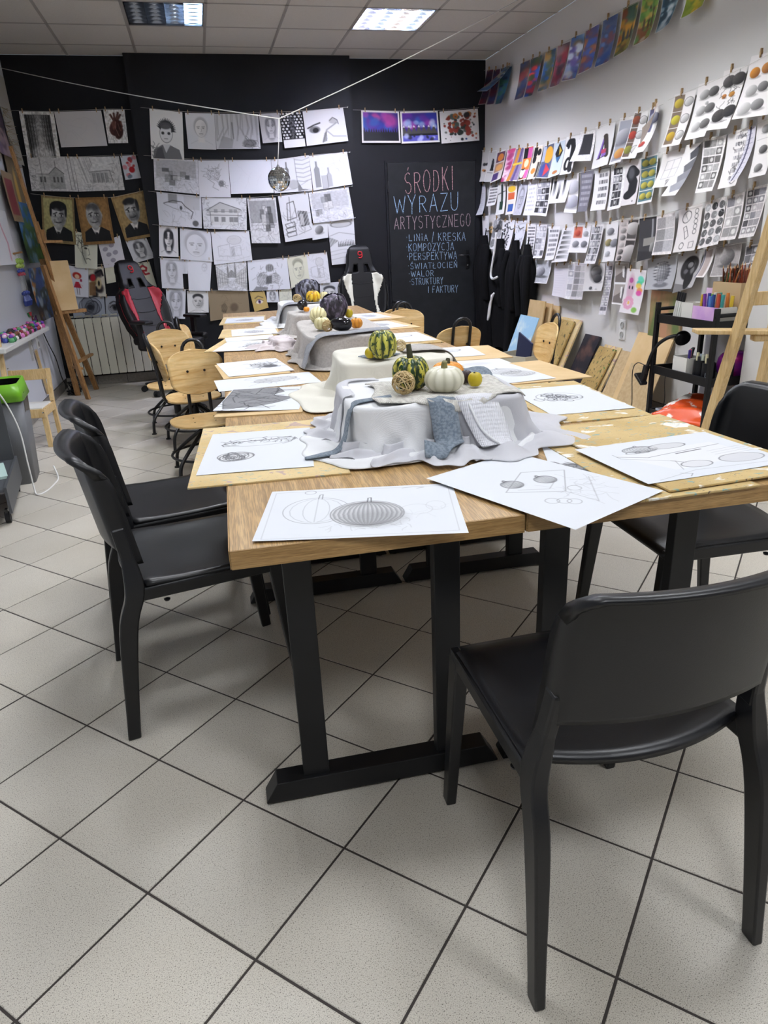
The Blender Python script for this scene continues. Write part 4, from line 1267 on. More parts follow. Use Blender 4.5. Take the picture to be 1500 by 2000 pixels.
def m_kraft_man(c, k=0):
 bgs = ['a99c62', '9a7444', 'a58a5a']
 c.rect(.07, .05, .93, .93, bgs[k])
 if k == 0:
  c.rect(.07, .05, .93, .93, 'b2ab78', .7)
 cx, cy, t = [(.5, .40, 0), (.48, .38, 0), (.52, .36, -.15)][k]
 c.poly([(.09, .93), (.13, .72), (.34, .63), (.66, .63), (.89, .72), (.92, .93)], '121316')
 c.poly([(.35, .63), (.48, .86), (.62, .63)], 'd9d7d2')
 c.poly([(.44, .74), (.52, .74), (.54, .93), (.43, .93)], '17181a')
 c.ell(cx, cy + .12, .13, .20, '9b9a98', 1, .1)
 c.ell(cx, cy, .235, .265, 'adacaa', 1, .06)
 if k == 0:
  c.ell(cx, cy - .20, .24, .105, '141416', 1, .12)
  c.ell(cx - .225, cy - .10, .035, .13, '141416', 1, .2)
  c.ell(cx + .225, cy - .10, .035, .13, '141416', 1, .2)
 elif k == 1:
  c.ell(cx, cy - .17, .20, .085, '3a3a3c', .8, .6)
  c.ell(cx + .22, cy + .0, .04, .07, 'b4b3b0', 1, .2)
 else:
  c.ell(cx - .03, cy - .19, .19, .08, '1c1c1e', 1, .3)
  c.ell(cx + .19, cy - .08, .05, .13, '1c1c1e', 1, .3)
  c.ell(cx, cy + .16, .15, .07, '5a5a5c', .7, .6)
 c.ell(cx + .12, cy + .04, .10, .18, '4a4a4c', .55, .9)
 c.ell(cx - .06, cy - .06, .09, .08, 'd8d7d4', .6, .9)
 for q in (-1, 1):
  x = cx + q * .09 + t * .2
  c.line([(x - .06, cy - .035 - .01 * q), (x + .05, cy - .05 + .012 * q)], .011, '1a1a1c', .95)
  c.ell(x, cy - .002, .05, .024, 'd0cfcc', .9, .4)
  c.ell(x, cy - .002, .026, .022, '18181a', .95, .3)
  c.ell(x, cy + .03, .05, .012, '4a4a4c', .6, .8)
 c.poly([(cx - .02, cy), (cx + .03, cy + .09), (cx - .05, cy + .09)], '77767a', .7)
 c.line([(cx - .08, cy + .145), (cx, cy + .155), (cx + .08, cy + .135)], .010, '242426', .9)
 c.line([(cx - .11, cy + .08), (cx - .12, cy + .15)], .006, '3c3c3e', .6)
 c.line([(cx + .11, cy + .08), (cx + .12, cy + .15)], .006, '3c3c3e', .6)
 c.grain(.12, 26)
def m_forest(c):
 c.rect(.13, .07, .87, 1.0, '4a4a4a')
 c.ell(.52, .55, .24, .55, 'b8b8b8', .7, 1.2)
 c.ell(.52, .90, .30, .16, 'cfcfcf', .9, .8)
 for x, w in ((.18, .016), (.25, .012), (.33, .010), (.40, .006), (.62, .006), (.68, .010), (.75, .013), (.82, .017)):
  c.line([(x, .08), (x + .02 * (x < .5) - .01, .5), (x + .01, .97)], w * .6, '1e1e1e', .85)
  for k in range(5):
   y = .12 + .09 * k
   c.line([(x, y + .06), (x + (.09 if x < .5 else -.09), y)], .004, '262626', .7)
 c.ell(.52, .92, .26, .12, 'd4d4d4', .8, .9)
 c.ell(.50, .55, .10, .40, 'c4c4c4', .5, 1.4)
 c.grain(.2, 30)
def m_heart(c):
 for p in ([(.42, .32), (.30, .16)], [(.48, .3), (.46, .12)], [(.55, .3), (.66, .10)], [(.6, .32), (.75, .16)]):
  c.line(p, .030, '5a3a34', .95)
 c.ell(.48, .54, .29, .25, '4a2a26', 1, .15, .4)
 c.ell(.60, .68, .20, .20, '3c2420', 1, .2, .3)
 c.ell(.40, .46, .10, .12, '8a5a50', .7, .7)
 c.line([(.5, .36), (.46, .55), (.58, .78)], .010, 'a88078', .7)
 c.line([(.6, .42), (.66, .6)], .008, '9a7068', .7)
 c.line([(.74, .36), (.78, .5), (.70, .62)], .022, '6a4238', .9)
 c.grain(.2, 24)
def m_church(c, k=0):
 c.scrib(24, (.02, .02, .98, .30), '8a8a8a', .35, .004, .3)
 c.poly([(.18, .92), (.18, .50), (.42, .50), (.42, .92)], 'b8b8b6', .9)
 c.poly([(.42, .92), (.42, .48), (.58, .30), (.74, .48), (.74, .92)], 'a6a6a4', .9)
 c.line([(.58, .30), (.58, .12)], .008, '4a4a4a')
 for x in (.22, .30, .50, .58, .66):
  c.rect(x, .58, x + .04, .74, '4c4c4c', .8)
 c.line([(.16, .50), (.42, .50), (.58, .30), (.75, .49)], .007, '3a3a3a', .9)
 for x in (.26, .84, .92):
  c.line([(x, .0), (x + .02, .95)], .008, '4a4a4a', .7)
 c.scrib(26, (.0, .2, .16, .95), '5a5a5a', .6, .005, .12)
 c.scrib(20, (.0, .85, 1, .98), '7a7a7a', .5, .004, .3)
 c.grain(.08)
def m_trees_house(c):
 for k in range(16):
  x = .05 + .3 * c.r.rand()
  c.line([(x + .12, .75), (x, .02)], .004, '6a6a6a', .6)
 c.poly([(.30, .76), (.30, .44), (.74, .40), (.74, .78)], 'c2c2c0', .8)
 c.poly([(.40, .22), (.70, .12), (.78, .40), (.30, .44)], 'dededc', .9)
 c.line([(.30, .44), (.74, .40), (.78, .78)], .008, '4a4a4a', .8)
 for x in (.36, .45, .54, .63):
  c.rect(x, .48, x + .06, .74, '8a8a8a', .7)
  c.line([(x, .48), (x, .76)], .005, '4a4a4a', .8)
 c.scrib(24, (.74, .15, 1, .9), '5a5a5a', .5, .005, .15)
 c.scrib(18, (.0, .76, .9, .96), '6a6a6a', .5, .004, .3)
 c.grain(.08)
def m_spots(c, cols=('c23a3a', 'd88a94', 'a02a34', '6a7a8a'), n=11, r0=.04, r1=.10):
 c.blots(n, list(cols), r0, r1, (.15, .1, .9, .9), .9, .3)
 c.ell(.55, .60, .18, .13, 'b8262c', 1, .2)
def m_drapery(c):
 for k in range(9):
  x = .04 + .11 * k
  c.line([(x, .02), (x + .04 * c.r.randn(), .4), (x + .08 * c.r.randn(), .75)], .022, '8c8c8c', .35)
  c.line([(x + .03, .02), (x + .03, .6)], .005, '5a5a5a', .5)
 c.poly([(.05, .98), (.15, .62), (.4, .72), (.36, .98)], 'a2a2a2', .6)
 c.ell(.76, .84, .16, .12, '777777', .8, .3)
 c.scrib(16, (.6, .7, .96, .98), '3a3a3a', .6, .006, .12)
 c.line([(.38, .25), (.40, .7)], .016, '5f5f5f', .6)
def m_opart(c):
 c.rect(0, 0, 1, .76, '121214')
 for j in range(9):
  for i in range(7):
   c.ell((i + .5 * (j % 2)) / 6.6 + .02 * c.r.randn(), .04 + j * .084, .05, .032, 'e9e8e6', 1, .3, c.r.rand() * 3)
 c.rect(.36, .12, .62, .74, '1c1c20', .75)
 c.scrib(60, (.38, .14, .60, .74), 'b0b0b0', .6, .004, .05)
 c.rect(0, .76, 1, 1, 'e6e5e2')
def m_eagle(c):
 c.ell(.24, .56, .13, .10, '6a6a6a', .9, .3)
 c.ell(.26, .58, .07, .07, '1c1c1c', .9, .3)
 c.line([(.08, .50), (.22, .43), (.38, .38)], .02, '2a2a2a', .9)
 c.ell(.70, .36, .10, .08, 'b0b0b0', .8, .3)
 c.line([(.62, .34), (.70, .26), (.80, .34), (.82, .46)], .012, '5a5a5a', .8)
 c.line([(.78, .42), (.52, .60), (.40, .94)], .02, '8a8a8a', .7)
 c.line([(.52, .62), (.66, .80), (.96, .84)], .02, 'a0a0a0', .6)
 c.poly([(.38, .95), (.46, .68), (.52, .64), (.50, .92)], '5c5c5c', .6)
def m_room(c, dark=.35, n=8):
 c.rect(.06, .06, .94, .55, '8a8a8a', dark)
 for k in range(n):
  x, y = .08 + .7 * c.r.rand(), .12 + .6 * c.r.rand()
  w, h = .06 + .14 * c.r.rand(), .08 + .18 * c.r.rand()
  c.rect(x, y, x + w, y + h, ['4a4a4a', '8f8f8f', 'd8d8d6', '6e6e6e'][c.r.randint(4)], .7)
  c.line([(x, y), (x + w, y), (x + w, y + h), (x, y + h), (x, y)], .004, '4a4a4a', .6)
 c.line([(.06, .06), (.06, .60), (.94, .58)], .004, '6a6a6a', .5)
 c.scrib(24, (.08, .55, .92, .95), '5a5a5a', .45, .004, .2)
 c.grain(.06)
def m_rose(c):
 for r in (.16, .12, .08, .04):
  c.ring(.48, .38, r * 1.3, r * .9, .004, '5a5a5a', .6, .3 * r * 10)
 c.scrib(24, (.25, .2, .72, .5), '6a6a6a', .5, .005, .14)
 c.line([(.3, .5), (.5, .62), (.44, .72), (.62, .80)], .006, '6a6a6a', .6)
 c.ell(.72, .62, .09, .08, '7a7a7a', .8, .3)
 c.scrib(10, (.6, .5, .85, .75), '4a4a4a', .5, .005, .1)
def m_bottles(c, drape=True):
 def bottle(x, y0, y1, w, t):
  c.poly([(x - w, y1), (x - w, y0 + .22), (x - w * .3, y0 + .14), (x - w * .3, y0), (x + w * .3, y0), (x + w * .3, y0 + .14), (x + w, y0 + .22), (x + w, y1)], '5c5c5c', t)
  c.line([(x - w, y1), (x - w, y0 + .22), (x - w * .3, y0 + .14), (x - w * .3, y0)], .005, '2c2c2c', .7)
 if drape:
  bottle(.38, .12, .62, .05, .8)
  for k in range(6):
   c.line([(.62, .08 + .12 * k), (.8, .12 + .12 * k), (1, .06 + .12 * k)], .014, '8a8a8a', .5)
  c.line([(.6, .05), (.62, .7)], .006, '4a4a4a', .7)
  c.poly([(.62, .66), (.74, .92), (.95, .95), (.62, .98)], '5a5a5a', .7)
  c.ell(.52, .78, .13, .14, 'a8a8a8', .7, .3)
  c.line([(.1, .95), (.55, .9), (.9, .7)], .006, '6a6a6a', .5)
 else:
  bottle(.16, .18, .92, .065, .55)
  bottle(.45, .40, .95, .055, .30)
  c.rect(.26, .60, .40, .98, 'a0a0a0', .5)
  c.line([(.26, .60), (.26, .98), (.40, .98), (.40, .60)], .004, '5a5a5a', .6)
  c.scrib(16, (.6, .1, .95, .6), '9a9a9a', .3, .004, .2)
def m_curve(c):
 c.rect(.25, .02, .45, .3, '6a6a6a', .6)
 c.rect(.6, .05, .95, .45, 'bcbcbc', .5)
 c.line([(.15, .32), (.35, .22), (.55, .24), (.62, .36), (.80, .52), (.75, .72)], .012, '3a3a3a', .8)
 c.line([(.15, .34), (.40, .46), (.72, .56)], .006, '5a5a5a', .7)
 c.ell(.85, .86, .07, .09, '5a5a5a', .9, .3)
 c.ell(.53, .42, .03, .06, '2a2a2a', .8, .3)
 c.scrib(30, (.05, .45, .95, .95), '8a8a8a', .4, .005, .25)
def m_house(c):
 c.poly([(.12, .38), (.40, .15), (.85, .36), (.85, .46), (.12, .50)], 'bdbdbb', .8)
 c.poly([(.18, .46), (.18, .86), (.80, .86), (.80, .44)], 'd6d6d4', .9)
 c.line([(.10, .40), (.40, .15), (.86, .37)], .009, '3c3c3c', .9)
 c.line([(.10, .55), (.88, .55)], .012, '6a6a6a', .8)
 c.line([(.18, .86), (.18, .44), (.8, .44), (.8, .86)], .006, '4a4a4a', .8)
 for x in (.26, .42, .60, .70):
  c.rect(x, .60, x + .09, .76, '6a6a6a', .7)
  c.rect(x, .36, x + .08, .47, '808080', .6)
 c.scrib(44, (.0, .0, .2, .98), '5a5a5a', .5, .005, .1)
 c.scrib(40, (.82, .0, 1, .9), '5a5a5a', .5, .005, .1)
 c.scrib(24, (.05, .86, .95, .98), '7a7a7a', .5, .005, .2)
def m_studio(c):
 c.line([(.2, .55), (.26, .18), (.48, .15), (.52, .5), (.22, .54)], .008, '3c3c3c', .8)
 c.line([(.36, .05), (.3, .6)], .006, '4a4a4a', .8)
 c.hatch([(.55, .42), (.58, .36), (.88, .40), (.92, .70), (.62, .72)], '2c2c2c', .9, 18)
 c.rect(.62, .44, .74, .68, 'cccccc', .8)
 for y in (.62, .72, .82):
  c.line([(.1, y), (.42, y - .03), (.44, y + .06), (.14, y + .08), (.1, y)], .008, '444444', .8)
 c.line([(.5, .88), (.95, .80), (.9, .72)], .006, '6a6a6a', .6)
 c.scrib(20, (.1, .4, .9, .9), '6a6a6a', .4, .005, .2)
def m_still(c, t=.5):
 c.line([(.15, .75), (.15, .45), (.45, .40), (.46, .78), (.15, .75)], .005, '5a5a5a', t)
 c.line([(.46, .5), (.72, .46), (.74, .78), (.46, .8)], .005, '5a5a5a', t)
 c.ell(.58, .28, .18, .14, 'c8c8c8', t, .5)
 c.ring(.58, .28, .18, .14, .004, '5a5a5a', t)
 c.line([(.05, .86), (.5, .95), (.95, .84)], .004, '6a6a6a', t)
 c.hatch([(.48, .5), (.56, .49), (.57, .78), (.48, .79)], '6a6a6a', t, 14)
 c.scrib(30, (.08, .2, .92, .92), '8a8a8a', t * .6, .005, .2)
def m_street(c):
 for q in (0, 1):
  X = (lambda x: x) if q == 0 else (lambda x: 1 - x)
  c.poly([(X(.0), .15), (X(.40), .50), (X(.40), .72), (X(.0), .96)], 'c4c4c2', .8)
  for k in range(5):
   x = .04 + .075 * k
   y0, y1 = .2 + x * .85, .9 - x * .5
   c.line([(X(x), y0), (X(x), y1)], .004, '4a4a4a', .8)
  for k in range(4):
   f = k / 4
   c.line([(X(0), .15 + .8 * f), (X(.40), .50 + .22 * f)], .004, '5a5a5a', .7)
 for x in (.38, .62):
  c.poly([(x - .04, .55), (x - .03, .25), (x, .08), (x + .03, .25), (x + .04, .55)], '9a9a98', .8)
  c.line([(x, .02), (x, .55)], .006, '3a3a3a', .8)
 c.poly([(.40, .55), (.40, .38), (.5, .28), (.60, .38), (.60, .55)], '8a8a88', .8)
 c.scrib(30, (.2, .72, .8, .98), '6a6a6a', .4, .004, .2)
 c.grain(.1)
def m_pumpkin_still(c):
 c.hatch([(.2, .55), (.3, .42), (.48, .50), (.52, .75), (.3, .86), (.2, .8)], '7a7a7a', .7, 16)
 c.hatch([(.5, .5), (.68, .42), (.8, .60), (.72, .80), (.52, .78)], '8a8a8a', .6, 16, 2.0)
 c.ell(.54, .28, .10, .12, '8a8a8a', .8, .3)
 for x in (-.06, -.02, .02, .06):
  c.line([(.54 + x, .18), (.54 + x * 1.4, .40)], .005, '2c2c2c', .8)
 c.poly([(.44, .55), (.58, .52), (.56, .78), (.42, .8)], '4a4a4a', .7)
 c.poly([(.10, .98), (.18, .85), (.46, .90), (.44, .98)], '5a5a5a', .6)
 c.scrib(40, (.16, .2, .84, .9), '5a5a5a', .6, .005, .14)
def m_sphere(c, bg='b9b9b9', c0='e0e0e0', c1='4a4a4a', cy=.48, r=.30, egg=1.0):
 c.rect(.04, .04, .96, .96, bg, .9)
 c.ell(.58, cy + r * egg + .02, r * 1.3 / c.asp, .06, '4a4a4a', .8, .6)
 c.ball(.5, cy, r / c.asp, r * egg, c0, c1)
 c.grain(.06)
def m_landscape(c):
 c.line([(.0, .35), (.4, .28), (1, .36)], .006, '6a6a6a', .6)
 c.hatch([(0, .36), (.35, .46), (0, .60)], '5a5a5a', .7, 18)
 for k in range(10):
  x = .35 + .065 * k
  c.poly([(x - .03, .60), (x, .44 + .03 * c.r.rand()), (x + .03, .60)], '4c4c4c', .8)
 c.ell(.5, .10, .38, .07, 'b4b4b4', .7, .4)
 c.ring(.5, .10, .38, .07, .005, '4a4a4a', .6)
 for y in (.66, .74, .84):
  c.line([(.0, y + .04), (.5, y), (1, y + .03)], .005, '8a8a8a', .6)
def m_kraft_sketch(c):
 c.line([(.25, .2), (.55, .15), (.58, .4), (.3, .42)], .005, '7a6a50', .5)
 c.hatch([(.30, .50), (.40, .42), (.46, .6), (.40, .78), (.30, .74)], '4a4034', .8, 16)
 c.ell(.62, .62, .10, .16, '5a4c3c', .7, .5)
 c.scrib(16, (.25, .2, .75, .85), '6a5c48', .5, .005, .16)
def m_eye(c, iris='6a4a8a', tone='4a4038', big=False):
 s = 1.5 if big else 1
 c.ell(.5, .55, .24 * s, .11 * s, 'e8e4dc' if not big else '9a9a9a', .8, .2)
 c.ell(.5, .55, .09 * s, .10 * s, iris, 1, .2)
 c.ell(.5, .55, .045 * s, .05 * s, '151515', 1, .2)
 c.line([(.24, .55), (.38, .44), (.55, .42), (.76, .54)], .014 * s, tone, .9)
 c.line([(.25, .36), (.5, .25), (.78, .36)], .022, tone, .8)
 if big:
  for r in (.2, .27, .34):
   c.ring(.5, .55, r, r * .9, .012, '3a3a3a', .5)
def m_spiral(c):
 c.rect(0, 0, 1, 1, '9aa0aa', .55)
 for k, (x, y, rx, ry) in enumerate(((.55, .45, .34, .42), (.62, .5, .22, .30), (.48, .4, .25, .3), (.58, .62, .28, .25), (.52, .5, .14, .2))):
  c.ell(x, y, rx, ry, '4a4c54', .28, .1, k * .7)
  c.ring(x, y, rx, ry, .010, '1c1c22', .85, k * .7)
 c.ell(.55, .5, .10, .13, '15151a', .8, .5)
def m_girl_toon(c):
 c.ell(.5, .30, .19, .11, 'b8342a', 1, .15)
 c.ell(.5, .33, .10, .075, 'e8c9a8', 1, .2)
 c.poly([(.30, .70), (.42, .50), (.56, .50), (.68, .70)], 'b0283a', 1)
 c.line([(.45, .70), (.47, .92)], .010, '3a2a2a')
 c.line([(.55, .70), (.56, .92)], .010, '3a2a2a')
 c.ell(.66, .44, .05, .05, '9a2a4a', 1, .2)
 c.line([(.56, .54), (.72, .62)], .008, 'c89a90')
def m_dark_toon(c):
 c.blots(8, ['15151a', '2c2428', '8a7a50'], .06, .16, (.1, .05, .9, .95), .9)
 c.ell(.28, .35, .16, .12, 'a8242c', 1, .2)
 c.rect(.05, .5, .42, .95, '7a5a3a', .9)
 c.ell(.62, .55, .16, .20, 'c4b48a', .9, .3)
 c.ell(.62, .55, .06, .09, '15151a', 1, .3)
 c.line([(.45, .2), (.8, .12), (.9, .3)], .03, '15151a', .9)
def m_red_swirl(c):
 c.line([(.3, .18), (.5, .12), (.7, .2), (.62, .3), (.4, .28), (.5, .42), (.75, .4)], .03, '9c1c28', .95)
 c.scrib(6, (.3, .02, .7, .12), '1c2430', .8, .008, .1)
def m_florals(c):
 for x, y in ((.25, .3), (.55, .22), (.35, .52), (.65, .5), (.48, .75)):
  c.ell(x, y, .10, .07, '8a8494', .7, .4)
  c.ring(x, y, .10, .07, .005, '4a4654', .6)
def m_boy(c):
 c.poly([(.06, .98), (.10, .80), (.34, .70), (.60, .70), (.86, .78), (.94, .98)], '6e6e70', .95)
 c.poly([(.36, .68), (.46, .86), (.60, .68)], 'dcdcda')
 c.ell(.48, .46, .19, .19, 'e6e5e3', 1, .06)
 c.ring(.48, .46, .19, .19, .004, '4a4a4a', .8)
 for k in range(17):
  a = -2.9 + k * .18
  x, y = .48 + .22 * math.cos(a), .40 + .17 * math.sin(a)
  c.poly([(.48 + .16 * math.cos(a - .25), .40 + .12 * math.sin(a - .25)), (x + .09 * math.cos(a + .3), y + .09 * math.sin(a + .3)), (.48 + .16 * math.cos(a + .3), .40 + .12 * math.sin(a + .3))], '38383a', .95)
 c.ell(.46, .31, .18, .07, '5a5a5c', .95, .3)
 for x in (.38, .56):
  c.ell(x, .46, .045, .03, '2c2c2c', .9, .3)
 c.line([(.42, .57), (.52, .57)], .006, '4a4a4a', .8)
 c.poly([(.10, .98), (.20, .78), (.34, .74), (.42, .98)], '4a4a4c', .8)
 c.scrib(14, (.02, .7, .2, .96), '5a5a5a', .7, .006, .08)
def m_halfface(c):
 c.line([(.35, .08), (.30, .3), (.34, .6), (.5, .85)], .012, '3a3a34', .8)
 c.scrib(16, (.15, .05, .45, .45), '3a3a34', .7, .007, .2)
 c.ell(.48, .42, .07, .03, '22221e', .9, .4)
 c.line([(.40, .36), (.58, .34)], .012, '2a2a26', .8)
 c.line([(.60, .42), (.66, .58), (.58, .61)], .007, '4a4a44', .8)
 c.line([(.50, .72), (.60, .70), (.68, .73)], .012, '3a3a34', .8)
 c.ell(.42, .62, .10, .22, '6a6a60', .4, .9)
# painted landscapes and printed posters for the right wall
def m_paint(c, sky='3a5a9a', mid='7a4a6a', low='2a3a4a', blot=('6a3a4a', '2a4a8a', 'c0a060'), frame=True):
 c.rect(0, 0, 1, .38, sky)
 c.rect(0, .38, 1, .62, mid)
 c.rect(0, .62, 1, 1, low)
 c.blots(46, [sky, mid, low] + list(blot), .03, .12, (0, 0, 1, 1), .65)
 c.blots(14, list(blot), .03, .09, (0, .25, 1, .7), .9)
 if frame:
  for q in ((0, 0, .035, 1), (.965, 0, 1, 1), (0, 0, 1, .02), (0, .98, 1, 1)):
   c.rect(*q, 'dcd9d4')
def m_paint_tree(c, sky='d8d0a0', grass='6a7a30', trunk='2a2a30', leaf=('3a5a30', 'c8a030', '8a5a30')):
 m_paint(c, sky, leaf[0], grass, leaf, False)
 for x in (.3, .55, .75):
  c.line([(x, .1), (x + .03, .7)], .025, trunk, .9)
 c.blots(24, list(leaf), .04, .12, (0, 0, 1, .45), .85)
 for q in ((0, 0, .035, 1), (.965, 0, 1, 1), (0, 0, 1, .02), (0, .98, 1, 1)):
  c.rect(*q, 'dcd9d4')
def m_night(c, mount=False):
 c.rect(.05, .06, .96, .93, '3a2a7a')
 c.blots(18, ['5a2a8a', '2a3a9a', '8a3a9a', '2a5aa8', 'b0408a'], .08, .2, (.1, .1, .92, .5), .8)
 if not mount:
  c.rect(.05, .66, .96, .93, '14141c')
  for k in range(15):
   x = .07 + .062 * k
   c.poly([(x - .03, .7), (x, .50 + .08 * c.r.rand()), (x + .03, .7)], '16161e')
 else:
  c.blots(10, ['c8d0e8', '9ab0d8'], .05, .1, (.1, .3, .9, .5), .7)
  for k in range(7):
   x = .08 + .13 * k
   c.poly([(x - .1, .74), (x, .42 + .06 * c.r.rand()), (x + .1, .74)], '4a4844')
   c.poly([(x - .03, .50), (x, .43), (x + .03, .50)], 'd8d8d8')
  c.rect(.05, .70, .96, .76, '1c1c22')
  c.rect(.05, .76, .96, .93, '5a5ab8')
  c.blots(8, ['c0c4ec', '22222c'], .03, .08, (.1, .76, .9, .92), .8)
 for q in ((0, 0, 1, .06), (0, .93, 1, 1), (0, 0, .05, 1), (.955, 0, 1, 1)):
  c.rect(*q, 'e4e2de')
def m_splash(c):
 c.blots(40, ['7a2c20', '22262c', '4a5a54', 'b0642c', '22407a', '2a3430', '8a3428', '6a6e64'], .012, .05, (.10, .05, .92, .94), .95, .25)
 c.blots(50, ['7a2c20', '22262c', '4a5a54', 'b0642c', '2a3430', '8a3428'], .02, .09, (.22, .12, .78, .75), .95, .25)
def m_grid(c, nx=4, ny=8, dark=('303030', '8a8a8a', '5a5a5a', 'b4b4b4'), m=.08, gap=.02, y0=.06, y1=.94):
 for j in range(ny):
  for i in range(nx):
   x, y = m + (1 - 2 * m) * i / nx, y0 + (y1 - y0) * j / ny
   w, h = (1 - 2 * m) / nx - gap, (y1 - y0) / ny - gap
   col = dark[c.r.randint(len(dark))]
   c.rect(x, y, x + w, y + h, col, .9)
   if c.r.rand() < .5:
    c.ell(x + w / 2, y + h / 2, w * .3, h * .3, 'e8e6e2', .8, .3)
 c.grain(.08, 40)
def m_dots(c, nx=4, ny=5, cols=('4a4a4a', '7a7a7a', 'a0a0a0', '1c1c1c')):
 for j in range(ny):
  for i in range(nx):
   x, y = (i + .5) / nx, .05 + .9 * (j + .5) / ny
   c.ell(x, y, .42 / nx, .40 / ny, cols[c.r.randint(len(cols))], .9, .06)
   c.scrib(2, (x - .06, y - .05, x + .06, y + .05), 'e0e0e0', .6, .005, .08)
 c.grain(.1, 40)
def m_balls(c, items, bg=None, line='6a6a6a'):
 """items: (x, y, r, light, dark)"""
 for (x, y, r, a, b) in items:
  c.ell(x + .04, y + r * .85, r * 1.0 / c.asp, r * .35, '5a5654', .45, .6)
  c.ball(x, y, r / c.asp, r, a, b)
def m_fruit_strip(c, tile, fruits, side=True):
 n = len(fruits)
 for k, (a, b) in enumerate(fruits):
  y0, y1 = .04 + .92 * k / n, .04 + .92 * (k + 1) / n - .012
  x1 = .52 if side else .94
  c.rect(.06, y0, x1, y1, tile)
  yc = (y0 + y1) / 2
  r = (y1 - y0) * .30
  if side:
   c.ball(.30, yc, r / c.asp * .9, r, a, b)
   c.ball(.76, yc, r / c.asp * .85, r * .95, 'e8e6e4', '8a8886')
   c.ring(.76, yc, r / c.asp * .85, r * .95, .005, '4a4a4a', .7)
  else:
   for x in (.30, .70):
    c.ell(x + .06, yc + r * .7, r / c.asp * 1.1, r * .4, '26302c', .8, .5)
    c.ball(x, yc, r / c.asp * 1.05, r * 1.05, a, b)
def m_text(c, ch='rows', n=8, dark='2a2a2a', x0=.14, x1=.88):
 for k in range(n):
  y = .10 + .82 * k / n
  x = x0
  while x < x1:
   w = .03 + .07 * c.r.rand()
   c.rect(x, y, min(x + w, x1), y + .45 / n, dark, .75)
   x += w + .03
def m_lines(c, n=14, col='8a8a94', x0=.1, x1=.9):
 for k in range(n):
  y = .07 + .88 * k / n
  c.line([(x0, y), (x0 + (x1 - x0) * (.6 + .4 * c.r.rand()), y)], .004, col, .6)
def m_bars(c, n=3):
 w = .8 / n
 for k in range(n):
  x = .1 + w * k
  for q in range(12):
   v = int(30 + 200 * (q / 11 if k % 2 == 0 else 1 - q / 11))
   c.rect(x, .1 + .72 * q / 12, x + w * .5, .1 + .72 * (q + 1) / 12 + .005, '%02x%02x%02x' % (v, v, v))
def m_strokes(c, n=6):
 for k in range(n):
  y = .10 + .84 * k / n
  for q in range(8):
   v = int(60 + 20 * q)
   c.rect(.92 - .1 * (8 - q) * .9, y, .92 - .1 * (7 - q) * .9, y + .5 / n, '%02x%02x%02x' % (v, v, v), .8)
  c.line([(.1, y + .6 / n), (.95, y + .6 / n)], .004, '6a6a6a', .6)
def m_poster(c, bg, shapes):
 c.rect(.05, .03, .95, .97, bg)
 for sh in shapes:
  k = sh[0]
  if k == 'r': c.rect(*sh[1:])
  elif k == 'e': c.ell(*sh[1:])
  elif k == 'p': c.poly(sh[1], sh[2])
  elif k == 'l': c.line(sh[1], sh[2], sh[3], 1)
def m_vine(c):
 c.line([(.40, .10), (.55, .35), (.35, .6), (.55, .9)], .012, '1c1c20', .9)
 for k in range(26):
  a, y = c.r.rand() * 6.28, .08 + .86 * k / 26
  c.ell(.45 + .22 * math.cos(a), y, .07, .022, '1c1c20', .95, .3, a)
 c.ring(.35, .70, .14, .06, .010, '1c1c20', .9)
 c.ring(.35, .70, .07, .03, .010, '1c1c20', .9)
def m_vase(c):
 c.rect(0, 0, 1, 1, '9c9c9e', .6)
 c.ell(.55, .86, .26, .08, '5c5c60', .8, .4)
 c.ball(.52, .46, .26, .34, 'd0d0d0', '5a5a5e')
 c.poly([(.34, .68), (.70, .68), (.60, .84), (.44, .84)], '8a8a8e', .9)
 for k in range(6):
  c.ring(.52, .18 + .10 * k, .26 * math.sqrt(max(1 - ((.18 + .10 * k - .46) / .36) ** 2, .02)), .03, .005, '3a3a3e', .8)
 for x in (-.14, -.05, .05, .14):
  c.line([(.52 + x * .4, .13), (.52 + x, .46), (.52 + x * .8, .74)], .005, '3a3a3e', .8)
def m_bust(c):
 c.rect(0, 0, 1, 1, 'a4a2a2', .7)
 c.poly([(0, .75), (.5, .85), (.9, 1), (0, 1)], '6a6868', .8)
 c.ell(.55, .42, .36, .30, '2c2a2a', 1, .12, .2)
 c.ell(.62, .72, .20, .26, '1c1b1b', 1, .12)
 c.ell(.60, .34, .15, .08, '8a8888', .8, .6, .3)
 c.ell(.42, .50, .10, .06, '77757a', .7, .6)
 c.ell(.70, .50, .08, .10, '9a9898', .6, .7)
 c.ring(.58, .36, .14, .10, .014, '0e0d0d', .9, .3)
def m_forms(c):
 c.ring(.38, .22, .18, .13, .006, '3a3a3a', .9, .3)
 c.line([(.30, .14), (.44, .30)], .004, '5a5a5a')
 c.line([(.28, .45), (.40, .42), (.56, .66), (.44, .72), (.28, .45)], .006, '3a3a3a', .9)
 c.line([(.34, .56), (.46, .52)], .004, '5a5a5a')
 for k in range(5):
  c.ring(.78, .14 + .11 * k, .07, .05, .005, '3a3a3a', .8)
 c.ring(.34, .86, .10, .07, .006, '3a3a3a', .9)
 c.line([(.66, .80), (.84, .79), (.85, .92), (.67, .93), (.66, .80)], .005, '3a3a3a', .8)
def m_prisms(c):
 for y in (.03, .52):
  c.rect(.06, y, .94, y + .44, 'a29a94')
  c.poly([(.06, y + .44), (.06, y + .30), (.6, y + .18), (.94, y + .32), (.94, y + .44)], '6c6460')
  c.poly([(.55, y + .06), (.72, y + .05), (.74, y + .34), (.60, y + .30)], 'e0dedc')
  c.poly([(.72, y + .05), (.86, y + .12), (.86, y + .36), (.74, y + .34)], '5a5658')
